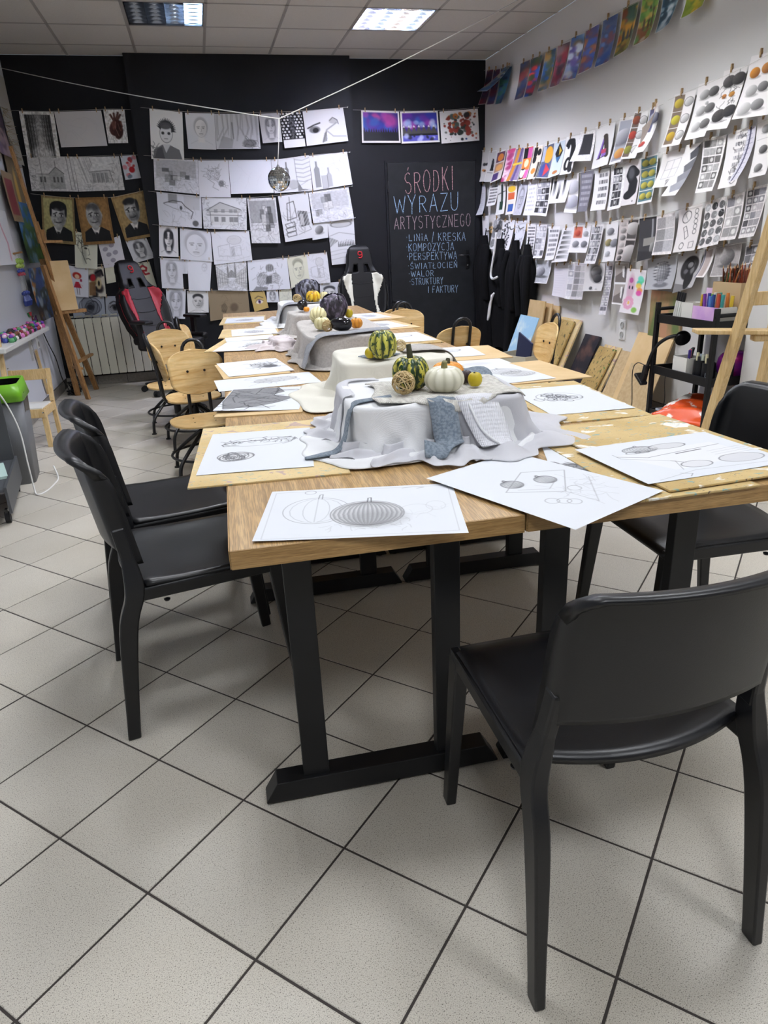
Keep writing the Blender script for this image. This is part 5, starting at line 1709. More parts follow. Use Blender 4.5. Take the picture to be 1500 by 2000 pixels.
def m_flowers(c):
 c.ell(.32, .42, .18, .30, 'c8a4b4', .9, .4)
 c.ell(.30, .26, .10, .06, 'b0508a', .9, .3)
 for x in (.25, .40):
  c.ell(x, .42, .035, .04, '2a2430', 1, .3)
 for k in range(9):
  a = k * .7
  c.ell(.34 + .17 * math.cos(a), .76 + .11 * math.sin(a), .10, .045, 'd89ab4', .9, .3, a)
 c.ell(.34, .76, .05, .04, 'e0b060', 1, .3)
 for x, y, q in ((.72, .30, '4ab8a8'), (.80, .24, '58c890'), (.76, .20, '6ad0b8'), (.70, .36, 'e0c050'), (.78, .46, 'e08a50'), (.76, .52, 'd850a0')):
  c.ell(x, y, .14, .06, q, .9, .4)
 c.ell(.70, .90, .14, .06, '7ab04a', .9, .4)
def m_fold(c):
 for k, (y, v) in enumerate(((.02, '4a4a4e'), (.26, '6a6a6e'), (.46, '84848a'), (.64, '9a9aa0'))):
  c.poly([(.45 - .1 * k, y + .16), (1, y), (1, y + .24), (.60 - .08 * k, y + .30)], v)
  c.line([(.45 - .1 * k, y + .16), (.60 - .08 * k, y + .30), (1, y + .24)], .008, 'e0dedc')
def m_dark_room(c):
 c.rect(0, 0, 1, 1, '3c3b3d')
 c.rect(.30, .48, .95, .66, '8c8983')
 c.ball(.84, .74, .15, .13, 'a8a6a2', '4a4a48')
 c.rect(.74, .05, .84, .5, '8a8a8c')
 c.poly([(0, .75), (1, .85), (1, 1), (0, 1)], '2c2b2c', .8)
def m_tones(c, n=3):
 for k in range(n):
  y0, y1 = .08 + .86 * k / n, .08 + .86 * (k + 1) / n - .02
  c.rect(.06, y0, .50, y1, ['989494', '8c8a8a', '858385'][k % 3])
  c.rect(.50, y0, .96, y1, ['bcb9b8', 'b4b2b2', 'b0aeb0'][k % 3])
 c.grain(.07, 40)
def m_letter(c, ch):
 if ch == 'a':
  c.ell(.42, .72, .24, .18, '17171a', 1, .05)
  c.ell(.44, .72, .09, .10, 'efeeea', 1, .08)
  c.line([(.24, .22), (.36, .12), (.56, .12), (.66, .28), (.66, .82), (.76, .90)], .055, '17171a', 1)
  c.ell(.30, .26, .10, .07, '17171a', 1, .08)
 elif ch == 'A':
  for k, (q, x) in enumerate((('d8a82a', 0), ('b8403c', .03), ('2a2a30', .06), ('7a5ab0', -.02))):
   c.line([(.30 + x, .78), (.55 + x * .5, .28)], .018, q, 1)
  c.line([(.58, .28), (.76, .74)], .05, '3a3228', 1)
  c.rect(.42, .58, .70, .68, 'c04a6a')
  c.rect(.46, .68, .72, .76, '8a6ac0')
  c.line([(.22, .79), (.82, .74)], .008, '2a2a2a', 1)
 elif ch == 'S':
  c.line([(.70, .30), (.5, .22), (.40, .34), (.62, .50), (.60, .70), (.36, .78)], .09, '17171a', 1)
  c.ell(.45, .3, .2, .14, '8a8a8e', .5, .7)
  c.ell(.72, .92, .03, .02, '17171a', 1, .2)
def m_blackpaint(c):
 c.rect(.28, .12, .86, .78, '2a292c')
 c.grain(.1, 40)
def m_blank(c):
 c.grain(.015, 6)
def sheet(name, label, cat, quad, frame, fn, px, bg='efeeea', curl=0.0, sag=0.0, seed=0, group=None, m=None, off=0.0, bend=0.0):
 """a sheet of paper hung on a wall. quad: TL, TR, BR, BL as (along, z); frame: maps (along, z, out) to the room"""
 w, h = px
 w, h = max(int(w), 8), max(int(h), 8)
 cv = Cv(w, h, bg, seed)
 if fn:
  fn(cv)
 col = lin(cv.out())
 q = np.array(quad, float)
 U, V = np.meshgrid(np.linspace(0, 1, w), np.linspace(0, 1, h))
 P = ((1 - V)[..., None] * ((1 - U)[..., None] * q[0] + U[..., None] * q[1]) + V[..., None] * ((1 - U)[..., None] * q[3] + U[..., None] * q[2]))
 out = 0.006 + off + sag * 4 * V * (1 - V) + curl * V ** 2.2 + bend * (2 * U - 1) ** 2 * V + 0.002 * np.sin(U * 7 + seed) * V
 XYZ = frame(P[..., 0], P[..., 1], out)
 return raster_sheet(name, label, cat, XYZ, col, group, m or PRINT)
def raster_sheet(name, label, cat, XYZ, col, group=None, m=None):
 h, w = XYZ.shape[:2]
 me = bpy.data.meshes.new(name)
 idx = np.arange(w * h).reshape(h, w)
 f = np.stack([idx[:-1, :-1], idx[1:, :-1], idx[1:, 1:], idx[:-1, 1:]], -1).reshape(-1, 4)
 me.vertices.add(w * h)
 me.vertices.foreach_set('co', XYZ.reshape(-1).astype(np.float32))
 me.loops.add(f.size)
 me.loops.foreach_set('vertex_index', f.reshape(-1).astype(np.int32))
 me.polygons.add(len(f))
 me.polygons.foreach_set('loop_start', np.arange(0, f.size, 4).astype(np.int32))
 me.polygons.foreach_set('loop_total', np.full(len(f), 4, np.int32))
 me.polygons.foreach_set('use_smooth', np.ones(len(f), bool))
 at = me.color_attributes.new('ink', 'FLOAT_COLOR', 'POINT')
 rgba = np.ones((w * h, 4), np.float32)
 rgba[:, :3] = col.reshape(-1, 3)
 at.data.foreach_set('color', rgba.reshape(-1))
 me.update()
 me.validate()
 me.materials.append(m or PRINT)
 o = link(name, me)
 if label:
  tag(o, label, cat, group)
 return o
def F_back(y):
 return lambda a, z, out: np.stack([a, np.full_like(a, y) - out, z], -1)
def F_right(x):
 return lambda a, z, out: np.stack([np.full_like(a, x) - out, a, z], -1)
def F_left(x):
 return lambda a, z, out: np.stack([np.full_like(a, x) + out, a, z], -1)
PEGM = mat('peg_wood', 'b5976a', 0.6, noise=(60, '8f7350', (1, 1, 1)))
def peg_mesh():
 b = MB()
 for s in (-1, 1):
  b.bar((0, s * 0.003, 0.020), (0, s * 0.0012 + s * 0.003, -0.018), 0.008, 0.0045, (0, 1, 0))
 b.box((0, 0, 0.004), (0.0095, 0.012, 0.004))
 o = b.build('clothes_peg', PEGM)
 me = o.data
 bpy.data.objects.remove(o)
 return me
PEG = peg_mesh()
def peg(p, rz, tilt, label, group, s=1.0):
 o = bpy.data.objects.new('clothes_peg', PEG)
 COL.objects.link(o)
 o.location = p
 o.rotation_euler = (0, tilt, rz)
 o.scale = (s, s, s)
 return tag(o, label, 'clothes peg', group)
STR = mat('white_string', 'c9c6bd', 0.8)
def string(pts, r, label, m=STR, name='string'):
 return tag(MB().tube(pts, r, 5).build(name, m, None, smooth=True), label, 'string')
SHEETS = [
 ('B', 'pencil_drawing', 'dark charcoal drawing of a forest path, topmost at the far left of the black wall', 'drawing', [(-1.409, 2.507), (-1.116, 2.501), (-1.129, 2.124), (-1.418, 2.129)], lambda c: (m_forest(c)), (63, 86), 'efeeea', 0.0, 0.0, 0.0, PRINT),
 ('B', 'pencil_drawing', 'nearly blank sheet hanging between the forest drawing and the heart', 'drawing', [(-1.111, 2.501), (-0.701, 2.51), (-0.695, 2.216), (-1.105, 2.209)], lambda c: (m_faint(c)), (86, 67), 'dddbdb', 0.0, 0.0, 0.0, PRINT),
 ('B', 'pencil_drawing', 'drawing of a brown anatomical heart on the black wall', 'drawing', [(-0.681, 2.517), (-0.492, 2.517), (-0.504, 2.237), (-0.682, 2.237)], lambda c: (m_heart(c)), (38, 63), 'efeeea', 0.0, 0.0, 0.0, PRINT),
 ('B', 'pencil_drawing', 'wide pencil drawing of a church behind tall poles', 'drawing', [(-1.42, 2.138), (-1.023, 2.129), (-1.024, 1.831), (-1.434, 1.848)], lambda c: (m_church(c)), (85, 65), 'd9d8d7', 0.0, 0.004, 0.0, PRINT),
 ('B', 'pencil_drawing', 'wide pencil drawing of a shed among bare trees', 'drawing', [(-1.023, 2.127), (-0.609, 2.127), (-0.604, 1.834), (-1.021, 1.831)], lambda c: (m_trees_house(c)), (85, 64), 'dcdbd9', 0.0, 0.004, 0.0, PRINT),
 ('B', 'small_painting', 'small sheet with red berry spots beside the shed drawing', 'painting', [(-0.597, 2.129), (-0.457, 2.136), (-0.437, 1.935), (-0.583, 1.922)], lambda c: (m_spots(c)), (28, 44), 'dcdfe6', 0.0, 0.0, 0.0, PRINT),
 ('B', 'portrait_painting', 'dark portrait of a black-haired man in a suit on brown board, first of three', 'painting', [(-1.363, 1.809), (-1.078, 1.777), (-1.135, 1.362), (-1.426, 1.397)], lambda c: (m_kraft_man(c,0)), (60, 87), '8a7750', 0.0, 0.012, 0.0, PAINTED),
 ('B', 'portrait_painting', 'dark portrait of a bald smiling man in a tie on brown board', 'painting', [(-1.065, 1.779), (-0.773, 1.778), (-0.775, 1.36), (-1.066, 1.357)], lambda c: (m_kraft_man(c,1)), (58, 88), '87653a', 0.0, 0.012, 0.0, PAINTED),
 ('B', 'portrait_painting', 'tilted dark portrait of a bearded man on brown board', 'painting', [(-0.744, 1.772), (-0.436, 1.827), (-0.41, 1.41), (-0.675, 1.375)], lambda c: (m_kraft_man(c,2)), (56, 86), '93774a', 0.0, 0.012, 0.0, PAINTED),
 ('B', 'pencil_drawing', 'cream sheet with half a face in ink, under the first suited portrait', 'drawing', [(-1.13, 1.488), (-0.928, 1.428), (-0.982, 1.13), (-1.183, 1.156)], lambda c: (m_halfface(c)), (42, 64), 'e2e2cf', 0.0, 0.006, 0.0, PRINT),
 ('B', 'pencil_drawing', 'sheet with small purple grey flower studies behind the red gaming chair', 'drawing', [(-0.934, 1.364), (-0.722, 1.43), (-0.708, 1.154), (-0.915, 1.137)], lambda c: (m_florals(c)), (41, 51), 'dedce0', 0.0, 0.0, 0.0, PRINT),
 ('B', 'pencil_drawing', 'tilted drawing of a long-haired woman above the red gaming chair', 'drawing', [(-0.676, 1.375), (-0.474, 1.399), (-0.422, 1.212), (-0.623, 1.167)], lambda c: (m_portrait(c,"4a4a50","d8d8da",.7,2)), (39, 42), 'dcdde0', 0.0, 0.0, 0.0, PRINT),
 ('B', 'pencil_drawing', 'blank sheet edge just behind the brown easel board', 'drawing', [(-1.346, 1.196), (-1.276, 1.185), (-1.298, 0.894), (-1.365, 0.909)], lambda c: (m_blank(c)), (14, 57), 'd0d2d8', 0.0, 0.0, 0.0, PRINT),
 ('B', 'colour_drawing', 'cartoon of a red-haired figure in a red skirt on a white sheet', 'drawing', [(-1.284, 1.188), (-1.067, 1.139), (-1.112, 0.867), (-1.293, 0.894)], lambda c: (m_girl_toon(c)), (41, 56), 'dfe0e6', 0.0, 0.005, 0.0, PRINT),
 ('B', 'colour_drawing', 'black and red cartoon print beside the red-haired figure', 'print', [(-1.066, 1.145), (-0.923, 1.154), (-0.946, 0.868), (-1.107, 0.877)], lambda c: (m_dark_toon(c)), (29, 54), 'cfcab8', 0.0, 0.0, 0.0, PRINT),
 ('B', 'pencil_drawing', 'cream sheet half hidden behind the red gaming chair', 'drawing', [(-0.912, 1.153), (-0.822, 1.165), (-0.829, 1.001), (-0.919, 0.989)], lambda c: (m_blank(c)), (17, 32), 'dcdac2', 0.0, 0.0, 0.0, PRINT),
 ('B', 'colour_drawing', 'cream sheet with a red swirling creature beside the gaming chair', 'drawing', [(-0.639, 1.167), (-0.482, 1.176), (-0.44, 0.901), (-0.577, 0.897)], lambda c: (m_red_swirl(c)), (28, 55), 'd9d6c2', 0.0, 0.0, 0.0, PRINT),
 ('B', 'pencil_drawing', 'grey sheet with overlapping dark spiral rings above the radiator', 'drawing', [(-1.27, 0.882), (-0.969, 0.864), (-0.987, 0.673), (-1.29, 0.681)], lambda c: (m_spiral(c)), (59, 37), 'b4b9c2', 0.0, 0.0, 0.0, PRINT),
 ('B', 'pencil_drawing', 'large shaded eye drawing above the radiator', 'drawing', [(-0.957, 0.869), (-0.819, 0.866), (-0.774, 0.664), (-0.981, 0.672)], lambda c: (m_eye(c,"3a3a3a","2a2a2a",True)), (33, 39), 'a8abb0', 0.0, 0.0, 0.0, PRINT),
 ('C', 'pencil_drawing', 'drawing of a spiky-haired youth in a jacket, top left of the drawing wall', 'drawing', [(-0.263, 2.504), (0.029, 2.473), (-0.011, 2.067), (-0.31, 2.085)], lambda c: (m_boy(c)), (61, 91), 'efeeea', 0.0, 0.0, 0.0, PRINT),
 ('C', 'pencil_drawing', 'faint drawing of a face with a flower at the mouth, top row', 'drawing', [(0.052, 2.469), (0.322, 2.463), (0.3, 2.154), (0.04, 2.167)], lambda c: (m_portrait(c,"8a8a8a","eceae8",.45,0)), (53, 67), 'e4e4e6', 0.0, 0.0, 0.0, PRINT),
 ('C', 'pencil_drawing', 'pencil study of hanging drapery in the top row', 'drawing', [(0.324, 2.46), (0.732, 2.454), (0.724, 2.157), (0.303, 2.16)], lambda c: (m_drapery(c)), (81, 65), 'dadadc', 0.0, 0.0, 0.0, PRINT),
 ('C', 'pencil_drawing', 'grey drawing of a long-haired girl where the white cords meet', 'drawing', [(0.737, 2.458), (0.937, 2.465), (0.941, 2.214), (0.751, 2.204)], lambda c: (m_portrait(c,"77777a","d6d5d4",.6,2,cy=.45)), (37, 55), 'd6d5d4', 0.0, 0.0, 0.0, PRINT),
 ('C', 'pencil_drawing', 'black sheet with white pebble shapes and a pale lower band', 'drawing', [(0.94, 2.463), (1.152, 2.47), (1.166, 2.172), (0.959, 2.157)], lambda c: (m_opart(c)), (39, 65), 'efeeea', 0.0, 0.0, 0.0, PRINT),
 ('C', 'pencil_drawing', 'drawing of a bird eye and a curved beak, top right of the drawing wall', 'drawing', [(1.164, 2.476), (1.567, 2.509), (1.6, 2.214), (1.181, 2.175)], lambda c: (m_eagle(c)), (76, 64), 'e2e2e4', 0.0, 0.0, 0.0, PRINT),
 ('C', 'pencil_drawing', 'pencil drawing of a room interior under the spiky-haired youth', 'drawing', [(-0.292, 2.087), (0.116, 2.071), (0.089, 1.769), (-0.321, 1.818)], lambda c: (m_room(c,.4)), (82, 61), 'dfdfe4', 0.0, 0.0, 0.0, PRINT),
 ('C', 'pencil_drawing', 'pencil drawing of a rose and leaves in the second row', 'drawing', [(0.118, 2.067), (0.4, 2.062), (0.388, 1.734), (0.088, 1.743)], lambda c: (m_rose(c)), (56, 68), 'e6e6ea', 0.0, 0.0, 0.0, PRINT),
 ('C', 'pencil_drawing', 'almost blank sheet left of the mirror ball', 'drawing', [(0.403, 2.062), (0.813, 2.061), (0.814, 1.762), (0.394, 1.764)], lambda c: (m_faint(c,6,.08)), (79, 62), 'e4e6ec', 0.0, 0.0, 0.0, PRINT),
 ('C', 'pencil_drawing', 'drawing of a bottle and folded cloth just right of the mirror ball', 'drawing', [(0.816, 2.057), (1.195, 2.093), (1.205, 1.772), (0.821, 1.759)], lambda c: (m_bottles(c,True)), (70, 64), 'dfe0e4', 0.0, 0.0, 0.0, PRINT),
 ('C', 'pencil_drawing', 'drawing of two tall bottles and a glass, right end of the second row', 'drawing', [(1.195, 2.086), (1.582, 2.119), (1.62, 1.82), (1.213, 1.772)], lambda c: (m_bottles(c,False)), (72, 63), 'dfe0e4', 0.0, 0.0, 0.0, PRINT),
 ('C', 'pencil_drawing', 'drawing of a curved tabletop with bowls, left end of the third row', 'drawing', [(-0.309, 1.803), (0.105, 1.752), (0.073, 1.463), (-0.329, 1.506)], lambda c: (m_curve(c)), (81, 60), 'dedfe4', 0.0, 0.004, 0.0, PRINT),
 ('C', 'pencil_drawing', 'pencil drawing of a two storey house among trees', 'drawing', [(0.107, 1.738), (0.538, 1.726), (0.509, 1.43), (0.09, 1.459)], lambda c: (m_house(c)), (81, 58), 'dfe0e2', 0.0, 0.004, 0.0, PRINT),
 ('C', 'pencil_drawing', 'upright drawing of a cluttered studio room in the third row', 'drawing', [(0.544, 1.719), (0.827, 1.72), (0.834, 1.293), (0.546, 1.305)], lambda c: (m_room(c,.7,12)), (52, 84), 'd8d8da', 0.0, 0.004, 0.0, PRINT),
 ('C', 'pencil_drawing', 'drawing of an easel and stacked boxes below the mirror ball', 'drawing', [(0.851, 1.731), (1.156, 1.757), (1.18, 1.332), (0.885, 1.301)], lambda c: (m_studio(c)), (54, 85), 'dcdde0', 0.0, 0.004, 0.0, PRINT),
 ('C', 'pencil_drawing', 'pale interior drawing at the right end of the third row', 'drawing', [(1.161, 1.756), (1.576, 1.794), (1.614, 1.499), (1.187, 1.468)], lambda c: (m_room(c,.3,6)), (75, 58), 'dcdde2', 0.0, 0.006, 0.0, PRINT),
 ('C', 'pencil_drawing', 'small sheet with one shaded round fruit near the hill landscape', 'drawing', [(1.171, 1.466), (1.337, 1.491), (1.332, 1.326), (1.166, 1.308)], lambda c: (m_balls(c,[(.45,.45,.24,"b0b0b0","4a4a4a")])), (29, 31), 'd9dadc', 0.0, 0.0, 0.0, PRINT),
 ('C', 'pencil_drawing', 'upright drawing of hills and fir trees beside the ivory gaming chair', 'drawing', [(1.336, 1.484), (1.614, 1.499), (1.617, 1.07), (1.353, 1.056)], lambda c: (m_landscape(c)), (47, 81), 'd8d9dc', 0.0, 0.0, 0.0, PRINT),
 ('C', 'pencil_drawing', 'strong portrait of a dark-haired woman with bare shoulders', 'drawing', [(-0.333, 1.503), (-0.158, 1.48), (-0.188, 1.206), (-0.37, 1.224)], lambda c: (m_portrait(c,"2c2c30","e4e2e0",.9,2)), (35, 55), 'e6e5e6', 0.0, 0.0, 0.0, PRINT),
 ('C', 'pencil_drawing', 'large faint face drawing in the fourth row', 'drawing', [(-0.138, 1.471), (0.151, 1.425), (0.135, 1.148), (-0.172, 1.184)], lambda c: (m_portrait(c,"8a8a8c","e2e3e6",.4,0,cy=.5,sc=1.5)), (58, 56), 'e0e1e6', 0.0, 0.0, 0.0, PRINT),
 ('C', 'pencil_drawing', 'faint still life of boxes and cloth in the fourth row', 'drawing', [(0.156, 1.425), (0.53, 1.419), (0.532, 1.144), (0.149, 1.119)], lambda c: (m_still(c,.4)), (70, 57), 'e2e3e8', 0.0, 0.0, 0.0, PRINT),
 ('C', 'pencil_drawing', 'pale pencil portrait of a woman with straight hair, fifth row', 'drawing', [(-0.368, 1.207), (-0.161, 1.191), (-0.183, 0.905), (-0.39, 0.924)], lambda c: (m_portrait(c,"8c8c8e","d4d5d8",.5,2)), (40, 55), 'd8d9dd', 0.0, 0.003, 0.0, PRINT),
 ('C', 'pencil_drawing', 'narrow blank sheet squeezed behind two face drawings', 'drawing', [(-0.17, 1.177), (-0.098, 1.174), (-0.123, 1.046), (-0.174, 1.049)], lambda c: (m_blank(c)), (14, 25), 'd4d6da', 0.0, 0.0, 0.0, PRINT),
 ('C', 'pencil_drawing', 'sheet with two tiny faint face studies in the fifth row', 'drawing', [(-0.108, 1.177), (0.129, 1.163), (0.073, 0.869), (-0.134, 0.885)], lambda c: (m_portrait(c,"b0b0b4","dfe1e6",.3,0,cx=.7,cy=.25,sc=.5)), (42, 57), 'dfe1e6', 0.0, 0.004, 0.0, PRINT),
 ('C', 'pencil_drawing', 'perspective drawing of a street leading to church towers', 'drawing', [(0.16, 1.14), (0.471, 1.139), (0.449, 0.847), (0.155, 0.872)], lambda c: (m_street(c)), (56, 53), 'd8d9dc', 0.0, 0.003, 0.0, PRINT),
 ('C', 'pencil_drawing', 'drawing of a draped still life topped by a pumpkin', 'drawing', [(0.482, 1.139), (0.887, 1.149), (0.894, 0.842), (0.469, 0.846)], lambda c: (m_pumpkin_still(c)), (74, 56), 'e2e4ea', 0.0, 0.004, 0.0, PRINT),
 ('C', 'pencil_drawing', 'cream sheet with the face of a man with closed eyes', 'drawing', [(0.887, 1.149), (1.092, 1.169), (1.108, 0.886), (0.906, 0.852)], lambda c: (m_portrait(c,"7a7a66","dcdcc6",.5,0,1,sc=1.3,cy=.45)), (36, 54), 'dcdcc8', 0.0, 0.0, 0.0, PRINT),
 ('C', 'pencil_drawing', 'narrow sketch of stacked houses, right end of the fifth row', 'drawing', [(1.092, 1.169), (1.309, 1.181), (1.324, 0.881), (1.107, 0.878)], lambda c: (m_still(c,.5)), (38, 55), 'dedfe4', 0.0, 0.0, 0.0, PRINT),
 ('C', 'pencil_drawing', 'pencil portrait of a girl with a fringe, lowest row left end', 'drawing', [(-0.356, 0.908), (-0.163, 0.897), (-0.21, 0.612), (-0.383, 0.631)], lambda c: (m_portrait(c,"8a8a8e","d6d7dc",.5,2,sc=1.3)), (34, 53), 'd6d8dd', 0.0, 0.0, 0.0, PRINT),
 ('C', 'pencil_drawing', 'dark portrait of a short-haired person in the lowest row', 'drawing', [(-0.154, 0.882), (0.058, 0.867), (0.033, 0.659), (-0.173, 0.672)], lambda c: (m_portrait(c,"2a2a2c","cfcecb",.9,0,1,sc=1.2,cy=.48)), (39, 39), 'dcdcda', 0.0, 0.0, 0.0, PRINT),
 ('C', 'pencil_drawing', 'brown kraft sheet with a dark pumpkin sketch in the lowest row', 'drawing', [(0.053, 0.867), (0.454, 0.852), (0.45, 0.607), (0.04, 0.573)], lambda c: (m_kraft_sketch(c)), (73, 50), '8f7f66', 0.0, 0.0, 0.0, PRINT),
 ('C', 'colour_drawing', 'tilted yellow sheet with a single coloured eye', 'drawing', [(0.472, 0.836), (0.622, 0.833), (0.649, 0.67), (0.5, 0.637)], lambda c: (m_eye(c)), (27, 34), 'c3a868', 0.0, 0.004, 0.0, PRINT),
 ('C', 'pencil_drawing', 'small portrait sheet just left of the dark cabbage', 'drawing', [(0.647, 0.844), (0.763, 0.837), (0.764, 0.716), (0.637, 0.724)], lambda c: (m_portrait(c,"6a6a6c","d2d2d4",.6,2)), (21, 22), 'd6d8dc', 0.0, 0.0, 0.0, PRINT),
 ('C', 'pencil_drawing', 'small cream sheet of faint sketches behind the dark cabbage', 'drawing', [(0.776, 0.836), (0.906, 0.844), (0.903, 0.731), (0.767, 0.716)], lambda c: (m_faint(c,16,.5)), (23, 21), 'd8d8c6', 0.0, 0.0, 0.0, PRINT),
 ('C', 'pencil_drawing', 'portrait of a dark-haired man behind the still life', 'drawing', [(1.211, 0.88), (1.443, 0.885), (1.45, 0.698), (1.205, 0.697)], lambda c: (m_portrait(c,"2c2c30","d6d5d4",.8,0,1,cx=.42,cy=.55,sc=1.3)), (40, 33), 'cfd0d4', 0.0, 0.0, 0.0, PRINT),
 ('C', 'pencil_drawing', 'narrow cream strip next to the ivory gaming chair', 'drawing', [(1.459, 0.882), (1.503, 0.887), (1.533, 0.701), (1.463, 0.7)], lambda c: (m_blank(c)), (14, 33), 'd6d8bc', 0.0, 0.0, 0.0, PRINT),
 ('B', 'landscape_painting', 'painting of a purple night sky above black firs', 'painting', [(1.776, 2.501), (2.168, 2.489), (2.174, 2.204), (1.766, 2.209)], lambda c: (m_night(c,False)), (70, 59), 'e4e2de', 0.0, 0.0, 0.0, PAINTED),
 ('B', 'landscape_painting', 'painting of snowy peaks mirrored in violet water', 'painting', [(2.183, 2.489), (2.584, 2.494), (2.599, 2.206), (2.186, 2.197)], lambda c: (m_night(c,True)), (70, 59), 'e4e2de', 0.0, 0.0, 0.0, PAINTED),
 ('B', 'splash_painting', 'white sheet with red black and blue paint splashes', 'painting', [(2.603, 2.487), (3.023, 2.512), (3.038, 2.215), (2.618, 2.191)], lambda c: (m_splash(c)), (70, 59), 'e2e0de', 0.0, 0.0, 0.0, PAINTED),
 ('R', 'landscape_painting', 'dark red painting in the corner, first on the top string', 'painting', [(7.686, 2.839), (7.522, 2.814), (7.572, 2.518), (7.774, 2.546)], lambda c: (m_paint(c,"4a2a3a","6a2430","2a2030",("8a2a3a","3a3a5a","2a2a3a"))), (14, 71), 'dcd9d4', 0.05, 0.0, 0.01, PAINTED),
 ('R', 'landscape_painting', 'narrow red and navy painting, second on the top string', 'painting', [(7.507, 2.806), (7.345, 2.783), (7.36, 2.482), (7.546, 2.505)], lambda c: (m_paint(c,"2a2f50","3a2a40","7a2a30",("2a3a6a","8a3a30","5a2a3a"))), (14, 72), 'dcd9d4', 0.05, 0.0, 0.01, PAINTED),
 ('R', 'landscape_painting', 'blue night painting partly covered by a flipped sheet', 'painting', [(7.335, 2.784), (7.067, 2.748), (7.187, 2.458), (7.336, 2.473)], lambda c: (m_paint(c,"24406a","2a5a7a","2a3a5a",("4a6a8a","1a2a4a","3a6a5a"))), (18, 76), 'dcd9d4', 0.05, 0.0, 0.01, PAINTED),
 ('R', 'landscape_painting', 'blue sheet flipped sideways over its neighbours on the top string', 'painting', [(7.102, 2.749), (6.983, 2.739), (7.326, 2.588), (7.586, 2.632)], lambda c: (m_paint(c,"3a5a8a","6a7a8a","2a4a6a",("8aa0b0","2a3a5a","9a8a6a"))), (16, 63), 'dcd9d4', 0.1, 0.05, 0.0, PAINTED),
 ('R', 'landscape_painting', 'brown and blue misty painting, just right of the gap on the top string', 'painting', [(6.875, 2.728), (6.678, 2.717), (6.676, 2.422), (6.872, 2.428)], lambda c: (m_paint(c,"5a4a4a","6a4a44","2a3a5a",("8a6a50","3a4a6a","7a3a3a"))), (20, 77), 'dcd9d4', 0.05, 0.0, 0.01, PAINTED),
 ('R', 'landscape_painting', 'painting with a red band between blue sky and dark water', 'painting', [(6.658, 2.716), (6.416, 2.7), (6.477, 2.403), (6.655, 2.416)], lambda c: (m_paint(c,"2a4a9a","b0303a","1f3a5a",("2a5ab0","c83a3a","3a4a2a"))), (22, 82), 'dcd9d4', 0.05, 0.0, 0.01, PAINTED),
 ('R', 'landscape_painting', 'blue painting with a pale yellow glow in the middle', 'painting', [(6.38, 2.706), (6.178, 2.696), (6.183, 2.401), (6.39, 2.409)], lambda c: (m_paint(c,"2a4a8a","c09a5a","24406a",("2a5a9a","d8a050","3a4a3a"))), (24, 83), 'dcd9d4', 0.05, 0.0, 0.01, PAINTED),
 ('R', 'landscape_painting', 'painting of a dark red poppy field under a pale sky', 'painting', [(6.155, 2.701), (5.93, 2.686), (5.988, 2.393), (6.158, 2.399)], lambda c: (m_paint(c,"9a90a0","b0807a","6a1f2c",("8a2a3a","5a1a2a","3a2a30"))), (25, 89), 'dcd9d4', 0.05, 0.0, 0.01, PAINTED),
 ('R', 'landscape_painting', 'painting of swirling sky over purple rows', 'painting', [(5.916, 2.704), (5.702, 2.687), (5.715, 2.381), (5.947, 2.406)], lambda c: (m_paint(c,"4a78b0","a07038","4a4a8a",("d8e4f0","2a3a7a","6a5aa0"))), (29, 93), 'dcd9d4', 0.05, 0.0, 0.01, PAINTED),
 ('R', 'landscape_painting', 'painting of autumn reflections in deep blue water', 'painting', [(5.688, 2.693), (5.491, 2.693), (5.475, 2.404), (5.682, 2.401)], lambda c: (m_paint(c,"6a5a6a","5a5a80","2a4aa0",("b06a40","8a4a50","4a6ac0"))), (32, 91), 'dcd9d4', 0.05, 0.0, 0.01, PAINTED),
 ('R', 'landscape_painting', 'blue lake painting with dark shoreline, middle of the top string', 'painting', [(5.451, 2.699), (5.244, 2.696), (5.239, 2.398), (5.438, 2.397)], lambda c: (m_paint(c,"5a6a90","4a5a80","33518f",("7a4a50","3a4a70","6a8ac0"))), (34, 99), 'dcd9d4', 0.05, 0.0, 0.01, PAINTED),
 ('R', 'landscape_painting', 'painting of dark trees over orange and olive ground', 'painting', [(5.189, 2.707), (4.991, 2.698), (4.987, 2.425), (5.177, 2.403)], lambda c: (m_paint_tree(c,"b8a040","4a4a24","22242c",("3a5a4a","c8902a","8a4a2a"))), (37, 100), 'dcd9d4', 0.05, 0.0, 0.01, PAINTED),
 ('R', 'landscape_painting', 'painting of a green tree avenue with a brown path', 'painting', [(4.954, 2.694), (4.745, 2.683), (4.744, 2.43), (4.929, 2.417)], lambda c: (m_paint_tree(c,"dcdcc8","7a4a30","4a3a2a",("4a7a3a","7aa04a","c0a050"))), (41, 96), 'dcd9d4', 0.05, 0.0, 0.01, PAINTED),
 ('R', 'landscape_painting', 'teal painting dotted with white blossoms', 'painting', [(4.713, 2.674), (4.515, 2.658), (4.536, 2.453), (4.678, 2.43)], lambda c: (m_paint(c,"3a5a6a","2f4a5c","24404f",("c8d0d4","8aa0a8","1f3440"))), (39, 87), 'dcd9d4', 0.05, 0.0, 0.01, PAINTED),
 ('R', 'landscape_painting', 'yellow green field painting at the top right edge', 'painting', [(4.462, 2.672), (4.259, 2.659), (4.227, 2.462), (4.431, 2.447)], lambda c: (m_paint(c,"c0a030","8a9a3a","7a8a2a",("d8b030","5a6a2a","a08a2a"))), (52, 83), 'dcd9d4', 0.05, 0.0, 0.01, PAINTED),
